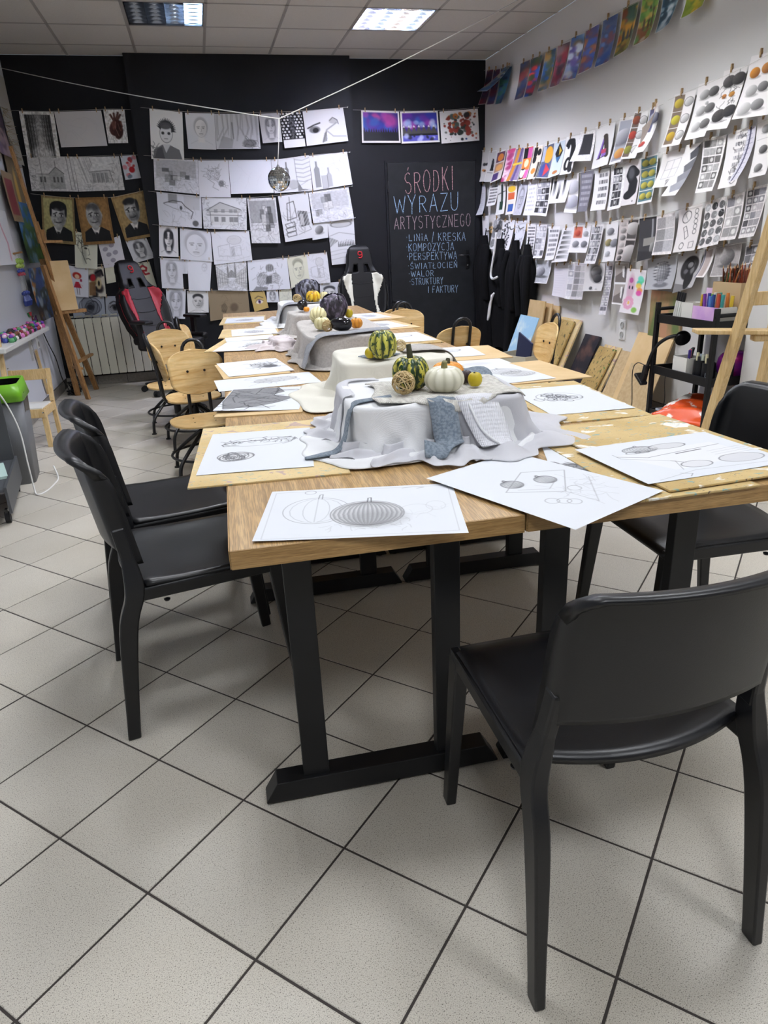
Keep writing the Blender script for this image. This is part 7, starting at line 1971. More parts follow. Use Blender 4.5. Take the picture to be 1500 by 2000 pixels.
STRINGS = [
 ([(-1.468, 7.778, 2.512), (-1.123, 7.778, 2.504), (-0.664, 7.778, 2.52), (-0.432, 7.778, 2.516)], 'thin string holding the forest drawing and the heart'),
 ([(-1.459, 7.778, 2.145), (-1.006, 7.778, 2.13), (-0.585, 7.778, 2.137), (-0.426, 7.778, 2.135)], 'thin string holding the church drawing'),
 ([(-1.452, 7.778, 1.825), (-1.112, 7.778, 1.782), (-0.758, 7.778, 1.772), (-0.426, 7.778, 1.826)], 'thin string holding the three brown portraits'),
 ([(-1.375, 7.778, 1.203), (-1.155, 7.778, 1.182), (-0.919, 7.778, 1.17), (-0.73, 7.778, 1.183)], 'thin string behind the red gaming chair'),
 ([(-0.34, 7.658, 2.514), (0.067, 7.658, 2.477), (0.597, 7.658, 2.465), (1.149, 7.658, 2.479), (1.612, 7.658, 2.51)], 'thin string holding the top row of the drawing wall'),
 ([(-0.378, 7.658, 2.117), (0.117, 7.658, 2.076), (0.801, 7.658, 2.06), (1.187, 7.658, 2.092), (1.609, 7.658, 2.114)], 'thin string holding the second row of the drawing wall'),
 ([(-0.386, 7.658, 1.811), (0.111, 7.658, 1.744), (0.544, 7.658, 1.725), (1.132, 7.658, 1.761), (1.614, 7.658, 1.804)], 'thin string holding the third row of the drawing wall'),
 ([(-0.391, 7.658, 1.514), (-0.155, 7.658, 1.482), (0.157, 7.658, 1.433), (0.556, 7.658, 1.428)], 'thin string holding the fourth row of the drawing wall'),
 ([(-0.382, 7.658, 1.211), (0.164, 7.658, 1.151), (0.524, 7.658, 1.14), (1.305, 7.658, 1.185)], 'thin string holding the fifth row of the drawing wall'),
 ([(-0.369, 7.658, 0.916), (0.069, 7.658, 0.877), (0.461, 7.658, 0.855), (0.913, 7.658, 0.849)], 'thin string holding the lowest row of the drawing wall'),
 ([(1.169, 7.658, 1.465), (1.335, 7.658, 1.491), (1.628, 7.658, 1.506)], 'thin string holding the hill landscape drawing'),
 ([(1.689, 7.778, 2.505), (2.166, 7.778, 2.492), (2.606, 7.778, 2.496), (3.032, 7.778, 2.521)], 'thin string holding the night sky painting'),
 ([(3.075, 7.754, 2.849), (3.075, 6.98, 2.739), (3.075, 6.132, 2.696), (3.075, 5.438, 2.696), (3.075, 4.948, 2.686), (3.075, 4.104, 2.664)], 'thin string along the top of the right wall with paintings'),
 ([(3.075, 7.796, 2.123), (3.075, 6.677, 2.025), (3.075, 5.731, 2.001), (3.075, 5.157, 2.006), (3.075, 4.6, 2.022)], 'thin string holding the upper poster row'),
 ([(3.075, 7.883, 1.812), (3.075, 6.656, 1.732), (3.075, 5.698, 1.714), (3.075, 4.967, 1.722), (3.075, 4.58, 1.739)], 'thin string holding the lower poster row'),
 ([(3.075, 4.554, 2.036), (3.075, 4.369, 2.049), (3.075, 4.046, 2.066), (3.075, 3.835, 2.084), (3.075, 3.598, 2.115)], 'thin string holding the shaded fruit sheets'),
 ([(3.075, 4.59, 1.726), (3.075, 4.149, 1.749), (3.075, 3.756, 1.773), (3.075, 3.531, 1.806)], 'thin string holding the texture swatch sheets'),
 ([(3.075, 7.726, 1.449), (3.075, 6.63, 1.374), (3.075, 5.652, 1.318), (3.075, 5.027, 1.334), (3.075, 4.543, 1.346)], 'thin string holding the tone sample sheets'),
 ([(3.075, 5.033, 1.344), (3.075, 4.551, 1.352), (3.075, 4.084, 1.403), (3.075, 3.561, 1.466)], 'thin string holding the sheet of patterned circles'),
 ([(3.075, 5.447, 1.051), (3.075, 5.018, 1.038), (3.075, 4.611, 1.062), (3.075, 4.024, 1.132), (3.075, 3.54, 1.183)], 'thin string holding the ribbed vase drawing'),
 ([(3.075, 6.521, 1.047), (3.075, 6.029, 1.042), (3.075, 5.472, 1.025)], 'thin string holding the pale apple drawing'),
]
CHALK = [
 ('ŚRODKI', [(2.199, 1.917), (2.192, 1.721), (2.772, 1.97), (2.77, 1.752)], 'c79a9c'),
 ('WYRAZU', [(2.079, 1.696), (2.073, 1.536), (2.824, 1.721), (2.823, 1.546)], '9fc0dc'),
 ('ARTYSTYCZNEGO', [(2.071, 1.496), (2.067, 1.38), (2.952, 1.501), (2.952, 1.382)], 'a89499'),
 ('·LINIA / KRESKA', [(2.199, 1.322), (2.196, 1.26), (2.891, 1.318), (2.891, 1.234)], '9db8d2'),
 ('·KOMPOZYCJA', [(2.195, 1.227), (2.193, 1.153), (2.754, 1.225), (2.753, 1.146)], '9db8d2'),
 ('·PERSPEKTYWA', [(2.203, 1.131), (2.201, 1.065), (2.787, 1.129), (2.787, 1.049)], '9db8d2'),
 ('·ŚWIATŁOCIEŃ', [(2.209, 1.028), (2.207, 0.97), (2.794, 1.018), (2.793, 0.96)], '9db8d2'),
 ('·WALOR', [(2.216, 0.948), (2.214, 0.891), (2.518, 0.945), (2.517, 0.884)], '9db8d2'),
 ('·STRUKTURY', [(2.224, 0.868), (2.222, 0.804), (2.623, 0.866), (2.622, 0.797)], '9db8d2'),
 ('I FAKTURY', [(2.433, 0.776), (2.431, 0.711), (2.8, 0.775), (2.799, 0.696)], '9db8d2'),
]
def hang_sheets():
 GR = {'B': 'pegs on the outer black wall strings', 'C': 'pegs on the chimney breast strings', 'R': 'pegs on the right wall strings'}
 used = set()
 def plab(label, where):
  w = label.replace(',', '').split()
  for n in (10, 11, 9, 8):
   v = w[:n]
   while v[-1] in ('of', 'the', 'a', 'in', 'on', 'with', 'and', 'an', 'by', 'at', 'under', 'over', 'beside', 'behind', 'above', 'to', 'next', 'left', 'right', 'from'):
    v = v[:-1]
   t = 'wooden peg ' + where + ' ' + ' '.join(v)
   if t not in used:
    break
  used.add(t)
  return t
 for k, (pl, name, label, cat, quad, fn, px, bg, curl, off, bend, m) in enumerate(SHEETS):
  fr = F_right(XR - 0.006) if pl == 'R' else F_back(YB - 0.004 if pl == 'B' else COLY - 0.004)
  o2 = off + 0.0015 * (k % 4) + (0.012 if pl == 'R' else 0.0)
  sheet(name, label, cat, quad, fr, fn, px, bg, curl if pl == 'R' else 0.012, 0.004, k, {'B': None, 'C': 'drawings hung on the chimney breast', 'R': None}[pl], m, o2, bend)
  (x0, z0), (x1, z1) = quad[0], quad[1]
  if abs(x1 - x0) < 0.10 and pl != 'R':
   fr_ = (0.5,)
  elif pl == 'R':
   fr_ = (0.35,) if abs(x1 - x0) < 0.24 else (0.2, 0.75)
  else:
   fr_ = (0.1, 0.9)
  for t in fr_:
   a, z = x0 + (x1 - x0) * t, z0 + (z1 - z0) * t
   wh = 'holding the' if len(fr_) == 1 else 'left on the' if (t < 0.5) == (pl != 'R') else 'right on the'
   if pl == 'R':
    peg((XR - 0.014 - o2, a, z + 0.004), PI / 2, 0.0, plab(label, wh), GR[pl], s=1.15)
   else:
    y = (YB if pl == 'B' else COLY) - 0.012 - o2
    peg((a, y, z + 0.004), 0.0, 0.0, plab(label, wh), GR[pl])
 for pts, lab in STRINGS:
  string(catmull(pts, 5), 0.0012, lab)
hang_sheets()
NAIL = mat('nail_white', 'd8d6d0', 0.5)
for pts, lab in STRINGS[4:11]:
 p = pts[-1]
 o = MB().tube([(p[0], COLY, p[2]), (p[0], p[1] - 0.006, p[2])], 0.004, 8).build('wall_hook', NAIL)
 tag(o, 'small white wall hook carrying a string of the drawing wall', 'hook', 'wall hooks on the chimney breast')
# chalk lettering
def arc(cx, cy, rx, ry, a0, a1, n=9):
 return [(cx + rx * math.cos(math.radians(a0 + (a1 - a0) * k / n)), cy + ry * math.sin(math.radians(a0 + (a1 - a0) * k / n))) for k in range(n + 1)]
GLY = {
 'S': [arc(.5, .75, .38, .24, 40, 200) + arc(.5, .27, .40, .27, 110, -160)],
 'R': [[(.12, 0), (.12, 1)], [(.12, 1)] + arc(.45, .76, .40, .24, 90, -90) + [(.12, .52)], [(.40, .52), (.92, 0)]],
 'O': [arc(.5, .5, .42, .5, 90, 450, 16)],
 'D': [[(.12, 0), (.12, 1)], [(.12, 1)] + arc(.30, .5, .58, .5, 80, -80, 12) + [(.12, 0)]],
 'K': [[(.12, 0), (.12, 1)], [(.85, 1), (.14, .46)], [(.34, .58), (.92, 0)]],
 'I': [[(.5, 0), (.5, 1)]],
 'W': [[(.02, 1), (.25, 0), (.50, .8), (.76, 0), (.98, 1)]],
 'Y': [[(.06, 1), (.5, .46), (.94, 1)], [(.5, .46), (.46, -.08)]],
 'A': [[(.04, 0), (.5, 1), (.96, 0)], [(.2, .34), (.82, .36)]],
 'Z': [[(.08, 1), (.92, 1), (.08, 0), (.94, .02)]],
 'U': [[(.10, 1), (.10, .35)] + arc(.5, .32, .40, .32, 180, 360) + [(.90, 1)]],
 'T': [[(.04, 1), (.96, 1)], [(.5, 1), (.5, 0)]],
 'C': [arc(.55, .5, .44, .5, 50, 310, 12)],
 'N': [[(.1, 0), (.1, 1), (.88, 0), (.88, 1)]],
 'E': [[(.88, 1), (.12, 1), (.12, 0), (.9, 0)], [(.12, .52), (.74, .52)]],
 'G': [arc(.52, .5, .44, .5, 50, 330, 12) + [(.92, .42), (.56, .42)]],
 'L': [[(.14, 1), (.14, 0), (.86, 0)]],
 'P': [[(.12, 0), (.12, 1)] + arc(.45, .74, .40, .26, 90, -90) + [(.12, .48)]],
 'M': [[(.06, 0), (.12, 1), (.5, .4), (.88, 1), (.94, 0)]],
 'J': [[(.3, 1), (.8, 1), (.8, .1), (.55, -.1), (.2, .05)]],
 'F': [[(.88, 1), (.12, 1), (.12, 0)], [(.12, .52), (.74, .54)]],
 '/': [[(.1, -.2), (.8, 1.2)]],
 '·': [arc(.5, .55, .10, .07, 0, 360, 8)],
}
GLY['Ś'] = GLY['S'] + [[(.46, 1.10), (.60, 1.24)]]
GLY['Ł'] = GLY['L'] + [[(.0, .42), (.42, .66)]]
GLY['Ń'] = GLY['N'] + [[(.46, 1.10), (.62, 1.26)]]
WID = {'I': .45, '·': .4, ' ': .5, '/': .6, 'W': 1.35, 'M': 1.25, 'O': 1.05}
def chalk_line(text, quad, col):
 (x0, zt0), (_, zb0), (x1, zt1), (_, zb1) = quad
 tot = sum(WID.get(c, 1.0) + .28 for c in text)
 h = ((zt0 - zb0) + (zt1 - zb1)) / 2
 r = 0.0034 if h > 0.10 else 0.0029
 m, nt, b = nodes_of('chalk_' + col, 0.95, 0.05)
 n = tex(nt, 'ShaderNodeTexNoise', 160, (1, 1, 1), detail=3)
 rp = ramp_node(nt, n, ((0.34, '2c2f33'), (0.50, col)))
 nt.links.new(rp.outputs[0], b.inputs['Base Color'])
 mb = MB()
 rr = random.Random(len(text) * 7)
 pos = 0.0
 for ch in text:
  w = WID.get(ch, 1.0)
  if ch != ' ':
   jig = rr.uniform(-.06, .06)
   for stk in GLY[ch]:
    pts = []
    for (u, v) in stk:
     s = (pos + w * u) / tot
     x = x0 + (x1 - x0) * s
     zb, zt = zb0 + (zb1 - zb0) * s, zt0 + (zt1 - zt0) * s
     pts.append(Vector((x + .02 * h * v * rr.uniform(-1, 1), YB - 0.0345, zb + (zt - zb) * (v * (1 + jig)))))
    for a, c in zip(pts, pts[1:]):
     d = (c - a)
     if d.length < 1e-6:
      continue
     d.normalize()
     nrm = Vector((-d.z, 0, d.x)) * r
     e = d * r * .6
     mb.add([a - nrm - e, c - nrm + e, c + nrm + e, a + nrm - e], [(0, 1, 2, 3)])
  pos += w + .28
 mb.build('chalk_lettering', m, door)
for text, quad, col in CHALK:
 chalk_line(text, quad, col)
def can_letters(can, r, z, text, a0, h):
 mb = MB()
 for i, ch in enumerate(text):
  for stk in GLY[ch]:
   P = [(a0 + (i * .75 + u * .55) * h / r, z + v * h) for u, v in stk]
   for (a, za), (b, zb) in zip(P, P[1:]):
    d = Vector(((b - a) * r, zb - za)).normalized() * .0011
    mb.add([Vector(((r + .0008) * math.cos(t), (r + .0008) * math.sin(t), q)) for t, q in ((a + d.y / r, za - d.x), (b + d.y / r, zb - d.x), (b - d.y / r, zb + d.x), (a - d.y / r, za + d.x))], [(0, 1, 2, 3)])
 mb.build('lettering', mat('white_ink', 'c8d4e0', .6), can)
cans = [o for o in COL.objects if o.name.startswith('canister')]
can_letters(cans[1], .038, .035, 'LE', math.radians(205), .026)
can_letters(cans[2], .036, .035, 'KE', math.radians(205), .026)
# drawing boards and sheets on the tables
def flat_board(label, c, w, h, deg, m, z=0.0, th=0.005, hang=0.0):
 o = MB().box((0, 0, TZ + z + th / 2), (w, h, th)).build('drawing_board', m, None, bevel=0.0012)
 o.location = (c[0], c[1], 0)
 o.rotation_euler = (0, 0, math.radians(deg))
 tag(o, label, 'board', 'drawing boards lying on the tables')
 return o
def flat_sheet(label, c, w, h, deg, fn, px, z=0.0, bg='d2d5da', bend=(0, 0, 0, 0), seed=0):
 """A3 sheet lying flat; bend lifts or drops the corners (far-left, far-right, near-right, near-left)"""
 cv = Cv(px[0], px[1], bg, seed)
 fn(cv)
 col = lin(cv.out())
 U, V = np.meshgrid(np.linspace(0, 1, px[0]), np.linspace(0, 1, px[1]))
 X, Y = (U - .5) * w, (.5 - V) * h
 a = math.radians(deg)
 lift = bend[0] * np.clip(1 - U - V, 0, 1) ** 2 + bend[1] * np.clip(U - V, 0, 1) ** 2 + bend[2] * np.clip(U + V - 1, 0, 1) ** 2 + bend[3] * np.clip(V - U, 0, 1) ** 2
 Z = TZ + z + 0.0012 + lift + 0.0006 * (1 + np.sin(U * 5 + seed) * np.sin(V * 4))
 P = np.stack([c[0] + X * math.cos(a) - Y * math.sin(a), c[1] + X * math.sin(a) + Y * math.cos(a), Z], -1)
 return raster_sheet('pencil_drawing', label, 'drawing', P, col, 'pencil drawings lying on the tables')
PC = '5c5c60'
def pumpkin_lines(c, cx, cy, rx, ry, t=.8, fill=0.0, n=6, stem=True):
 if fill:
  c.ell(cx, cy, rx, ry, 'b4b4b6', fill, .12)
  c.ell(cx + rx * .2, cy + ry * .4, rx * .75, ry * .6, '8a8a8c', fill * .7, .8)
 c.ring(cx, cy, rx, ry, .003, PC, t * .75)
 for k in range(-n, n + 1):
  f = k / (n + .5)
  pts = [(cx + rx * f * math.sin(a) , cy - ry * .92 * math.cos(a)) for a in np.linspace(0.12, math.pi - .1, 9)]
  c.line(pts, .0026, PC, t * .5)
  if fill:
   pts = [(x + rx * .03, y) for x, y in pts]
   c.line(pts, .006, '7a7a7c', fill * .6)
 if stem:
  c.line([(cx, cy - ry * .9), (cx + .004, cy - ry * 1.25), (cx + .02, cy - ry * 1.28), (cx + .02, cy - ry * .9)], .004, PC, t)
def d_two_pumpkins(c):
 c.line([(.03, .05), (.97, .04), (.96, .95), (.04, .97), (.03, .05)], .0026, '9a9a9e', .5)
 pumpkin_lines(c, .27, .46, .17, .26, .6, 0, 2)
 pumpkin_lines(c, .53, .56, .185, .25, .95, .75, 7)
 c.scrib(40, (.35, .62, .75, .86), '8a8a8c', .35, .0025, .08)
 c.ring(.22, .07, .03, .04, .003, PC, .5)
 c.line([(.72, .06), (.78, .04), (.84, .06), (.80, .08)], .003, PC, .5)
 c.ring(.78, .52, .08, .10, .0024, '9a9a9e', .4)
 c.ring(.88, .46, .05, .09, .0024, '9a9a9e', .35)
 c.scrib(10, (.66, .4, .95, .65), 'a0a0a4', .3, .0016, .12)
def d_gourd(c):
 c.ring(.50, .30, .34, .105, .003, PC, .5, -.05)
 c.line([(.14, .34), (.22, .29), (.40, .27), (.62, .26), (.80, .22)], .007, '5a5a5e', .8)
 c.line([(.14, .34), (.16, .38), (.30, .36)], .005, '5a5a5e', .7)
 c.line([(.56, .24), (.52, .20), (.56, .18)], .004, PC, .9)
 c.scrib(40, (.15, .25, .85, .33), '4a4a4e', .6, .003, .05)
 c.line([(.84, .24), (.80, .36), (.72, .40)], .003, PC, .7)
 c.ell(.30, .64, .165, .10, 'c8c8ca', .8, .1)
 c.ring(.30, .64, .165, .10, .003, PC, .8)
 for k in range(14):
  c.ring(.30 + .03 * c.r.randn(), .64 + .02 * c.r.randn(), .05 + .09 * c.r.rand(), .03 + .06 * c.r.rand(), .003, PC, .7, c.r.rand() * 3)
def d_hatched(c):
 P = [(.02, .02), (.62, .02), (.72, .22), (.58, .34), (.88, .50), (.70, .68), (.42, .84), (.10, .92), (.02, .6)]
 c.poly(P, '9c9c9e', .9)
 c.hatch(P, '5a5a5e', .8, 30, .9)
 for k in range(26):
  c.scrib(1, (.05, .05, .7, .85), '3c3c40', .8, .005, .35)
 c.line(P + [P[0]], .004, '3a3a3e', .9)
def d_eggplant(c):
 c.ell(.60, .42, .22, .20, 'b0b0b2', .7, .2, -.2)
 c.ring(.60, .42, .22, .20, .003, PC, .8, -.2)
 c.line([(.42, .30), (.30, .20), (.38, .10)], .004, PC, .7)
 c.line([(.40, .1), (.48, .5), (.30, .8)], .003, PC, .5)
 c.scrib(30, (.4, .25, .8, .65), '6a6a6e', .5, .004, .15)
def d_cloth(c, dark=True):
 c.line([(.05, .5), (.45, .25), (.60, .62), (.05, .72)], .003, '8a8a8e', .5)
 c.line([(.45, .25), (.62, .6)], .003, '8a8a8e', .5)
 c.ell(.66, .46, .20, .18, '9a9a9c', .6, .4)
 c.scrib(40, (.45, .25, .9, .65), '4a4a4e', .65, .005, .14)
 if dark:
  c.ell(.75, .56, .12, .09, '4a4a4e', .8, .4)
def d_plain_pumpkin(c):
 pumpkin_lines(c, .5, .5, .22, .17, .7, .5, 4)
 c.scrib(20, (.25, .3, .75, .75), '6a6a6e', .4, .005, .15)
def d_box_two(c):
 pumpkin_lines(c, .36, .40, .085, .06, .9, .3, 4)
 pumpkin_lines(c, .62, .47, .085, .06, .9, .25, 4)
 c.line([(.20, .46), (.62, .30), (.90, .44), (.52, .66), (.20, .46)], .0028, '7a7a7e', .6)
 c.line([(.30, .48), (.48, .58), (.70, .50)], .0026, '8a8a8e', .5)
 c.line([(.52, .66), (.52, .86), (.9, .6)], .0026, '8a8a8e', .45)
 for x, y in ((.30, .70), (.36, .74), (.62, .66), (.40, .78)):
  c.ring(x, y, .05, .035, .0026, '7a7a7e', .5, .4)
 c.scrib(24, (.45, .55, .9, .85), '9a9a9e', .4, .0018, .12)
def d_box_still(c):
 c.poly([(.14, .32), (.86, .28), (.92, .72), (.30, .80)], 'dcdcde', .6)
 c.line([(.14, .34), (.30, .46), (.88, .36)], .004, PC, .7)
 c.line([(.14, .28), (.14, .40), (.40, .62), (.34, .82)], .003, PC, .5)
 c.line([(.50, .46), (.70, .43)], .007, '3c3c40', .8)
 pumpkin_lines(c, .36, .24, .12, .085, .95, .4, 5)
 c.ell(.56, .24, .13, .07, 'c4c4c6', .7, .2)
 c.ring(.56, .24, .13, .07, .0034, PC, .7)
 c.ring(.28, .30, .05, .03, .003, PC, .7)
 c.ring(.34, .31, .05, .03, .003, PC, .7)
 c.ell(.48, .74, .10, .075, 'cccccf', .7, .2)
 c.ring(.48, .74, .10, .075, .0034, PC, .7)
 c.line([(.44, .68), (.38, .60)], .004, PC, .8)
 c.ell(.80, .74, .15, .10, 'c4c4c8', .7, .2)
 c.ring(.80, .74, .15, .10, .0034, PC, .6)
 for k in range(4):
  c.line([(.70, .50 + .05 * k), (.98, .46 + .05 * k)], .002, '8a8a8e', .6)
 c.line([(.1, .96), (.4, .86), (.96, .92)], .0022, '7a7a7e', .6)
 c.line([(.28, .88), (.34, .92), (.30, .97)], .003, PC, .7)
def d_scales(c):
 for k in range(26):
  a = c.r.rand() * 6.28
  c.ring(.42 + .20 * c.r.randn() * .6, .42 + .10 * c.r.randn() * .8, .05 + .04 * c.r.rand(), .03 + .02 * c.r.rand(), .003, '3a3a3e', .8, a)
 c.ring(.45, .42, .28, .16, .003, PC, .6, .2)
def d_dark_corner(c):
 c.ell(.55, .75, .5, .16, '7a7a7c', .9, .2, .3)
 c.scrib(50, (.1, .6, .95, .92), '3a3a3e', .7, .006, .2)
def d_ellipse(c):
 c.ring(.42, .35, .28, .12, .006, '3a3a3e', .9, -.05)
 c.ell(.46, .40, .25, .10, 'b0b0b4', .5, .5)
 c.scrib(10, (.2, .4, .8, .7), '8a8a8e', .4, .004, .2)
flat_board('pale hardboard under the gourd drawing, overhanging the near left table', (0.122, 1.93), .395, .595, -4, BOARD, .0)
flat_board('thin hardboard under the dark hatched drawing', (0.165, 2.585), .30, .44, -9, BOARD3)
flat_board('brown hardboard under the folded cloth drawing on the left', (0.175, 3.35), .30, .42, 4, BOARD3)
flat_board('hardboard under the sheet with a clothed pumpkin, left row', (0.225, 4.29), .40, .56, -14, BOARD)
flat_board('hardboard left of the sixth drawing along the left row', (0.272, 4.90), .385, .50, -5, BOARD)
flat_board('hardboard at the far left corner of the tables', (0.285, 5.80), .345, .60, -5, BOARD)
flat_board('large splattered hardboard at the near right corner', (1.105, 1.515), .40, .58, 2, BOARD2, .007)
flat_board('splattered hardboard beneath the large one, its left strip showing', (0.985, 1.50), .29, .60, -1, BOARD2, .0)
flat_board('splattered hardboard under the scale-like drawing on the right', (1.155, 2.145), .32, .59, -5, BOARD2)
flat_board('clean tan hardboard overhanging the right table edge', (1.270, 2.69), .34, .45, 1, BOARD3)
flat_board('hardboard under the ellipse drawing on the right', (1.225, 3.29), .34, .42, -6, BOARD3)
flat_board('worn hardboard under a stack of drawings on the right', (1.125, 3.96), .28, .46, -2, BOARD4)
flat_board('hardboard second from the far right end', (1.17, 4.72), .32, .50, 6, BOARD3)
flat_board('hardboard at the far right end of the tables', (1.245, 5.37), .33, .52, 7, BOARD3)
B = .005
flat_sheet('white sheet with two pencil pumpkins at the near table edge', (0.269, 1.362), .42, .297, -13.0, d_two_pumpkins, (300, 212), 0, seed=1, bend=(0, 0, 0, .004))
flat_sheet('white sheet with a long gourd and a woven ball sketch', (0.097, 1.921), .297, .41, -7, d_gourd, (190, 250), B, seed=2)
flat_sheet('white sheet with a large dark hatched cloth drawing', (0.170, 2.615), .297, .42, -12, d_hatched, (120, 150), B, seed=3, bend=(0, 0, 0, .01))
flat_sheet('white sheet with a shaded aubergine, sharing the left row with the hatched one', (0.215, 3.0), .42, .27, 3, d_eggplant, (120, 80), .0, seed=4)
flat_sheet('white sheet with a dark pumpkin and triangle folds, left row', (0.19, 3.385), .297, .42, 6, d_cloth, (100, 120), B, seed=5)
flat_sheet('white sheet with a loosely sketched drape in the left row', (0.205, 4.20), .297, .42, -14, lambda c: d_cloth(c, False), (90, 110), B, seed=6)
flat_sheet('white sheet tucked behind the loosely sketched drape', (0.25, 4.52), .30, .21, 0, lambda c: m_faint(c, 8, .3), (60, 44), .0062, seed=7)
flat_sheet('white sheet with a grey pumpkin, second from the far left end', (0.301, 4.881), .297, .40, -2, d_plain_pumpkin, (80, 100), B, seed=8)
flat_sheet('white sheet with a small dark sketch at the far left end', (0.294, 5.755), .297, .40, -5, d_plain_pumpkin, (70, 90), B, seed=9)
flat_sheet('white sheet with two small pumpkins on a box, over the table seam', (0.681, 1.362), .30, .43, 24, d_box_two, (210, 300), .0065, seed=10, bend=(0, 0, .002, -.002))
flat_sheet('sheet with a dark hatched corner peeping out beneath the board', (0.865, 1.50), .17, .28, -20, d_dark_corner, (80, 110), .0008, seed=11)
flat_sheet('white sheet with pumpkins, a pear and a box on the near right board', (1.085, 1.425), .40, .30, 3, d_box_still, (300, 230), .012, seed=12)
flat_sheet('white sheet with scaly outlines on the right table', (1.163, 2.144), .28, .41, -4, d_scales, (140, 190), B, seed=13)
flat_sheet('white sheet with two overlapping pumpkins on the tan board', (1.180, 2.70), .22, .43, 3, lambda c: (pumpkin_lines(c, .5, .45, .32, .16, .8, .3, 4), pumpkin_lines(c, .62, .62, .32, .13, .7, .3, 4)), (100, 150), B, seed=14)
flat_sheet('white sheet behind the overlapping pumpkins, faintly sketched', (1.196, 3.02), .22, .20, 0, lambda c: c.ell(.3, .7, .3, .2, 'c0c0c4', .7, .6), (70, 70), .0, seed=15)
flat_sheet('white sheet with an ellipse and soft shading on the right', (1.170, 3.34), .25, .32, -6, d_ellipse, (90, 100), B, seed=16)
flat_sheet('top sheet of the small stack on the worn board', (1.124, 4.02), .245, .42, 0, d_ellipse, (80, 110), B, seed=17)
flat_sheet('white sheet with a dark oval sketch, second from the far right end', (1.147, 4.751), .25, .42, 6, d_plain_pumpkin, (70, 100), B, seed=18)
flat_sheet('white sheet with tiny dark blots at the far right end', (1.214, 5.40), .23, .43, 5, d_plain_pumpkin, (60, 90), B, seed=19)
# the still life: draped boxes
def cloth_mat(name, col, scale=900, bump=0.35, rough=0.9, alpha=1.0, col2=None, trans=0.0):
 m, nt, b = nodes_of(name, rough, 0.15)
 b.inputs['Base Color'].default_value = L4(col)
 tc = nt.nodes.new('ShaderNodeTexCoord')
 w1 = nt.nodes.new('ShaderNodeTexWave'); w2 = nt.nodes.new('ShaderNodeTexWave')
 w1.bands_direction = 'X'; w2.bands_direction = 'Y'
 for w in (w1, w2):
  w.inputs['Scale'].default_value = scale / (6.28 if scale < 400 else 1.8)
  w.inputs['Distortion'].default_value = 1.5
  w.inputs['Detail'].default_value = 2
  nt.links.new(tc.outputs['Object'], w.inputs['Vector'])
 ad = nt.nodes.new('ShaderNodeMath'); ad.operation = 'ADD'
 nt.links.new(w1.outputs['Fac'], ad.inputs[0]); nt.links.new(w2.outputs['Fac'], ad.inputs[1])
 bp = nt.nodes.new('ShaderNodeBump')
 bp.inputs['Strength'].default_value = bump
 bp.inputs['Distance'].default_value = 0.001
 nt.links.new(ad.outputs[0], bp.inputs['Height'])
 nt.links.new(bp.outputs[0], b.inputs['Normal'])
 if col2:
  n = tex(nt, 'ShaderNodeTexNoise', scale / 5, (1, 1, 1), detail=2)
  nt.links.new(ramp_node(nt, n, ((0.4, col), (0.6, col2))).outputs[0], b.inputs['Base Color'])
 b.inputs['Alpha'].default_value = alpha
 b.inputs['Sheen Weight'].default_value = 0.15
 return m
CL_WHITE = cloth_mat('white_linen', 'dfe0e2', 500, .3)
CL_CREAM = cloth_mat('cream_muslin', 'dcd9cd', 500, .3)
CL_GAUZE = cloth_mat('white_gauze', 'e2e2e8', 700, .4, alpha=.72)
CL_PINK = cloth_mat('blush_gauze', 'e0d6d8', 700, .4, alpha=.85)
CL_GREY = cloth_mat('grey_linen', '8f9197', 600, .4, col2='a0a2a8')
CL_STRIPE = cloth_mat('greige_linen', 'b3aeaa', 600, .4, col2='bfbab6')
CL_DENIM = cloth_mat('blue_grey_chambray', '6f7b88', 700, .5, col2='8b96a2')
CL_BURLAP = cloth_mat('oatmeal_weave', 'c2beb7', 390, 1.0, col2='d8d5ce')
CARD = mat('carton_brown', '9a8262', 0.8)
def ser(th, a, b, n=7.0):
 return 1.0 / ((abs(math.cos(th)) / a) ** n + (abs(math.sin(th)) / b) ** n) ** (1 / n)
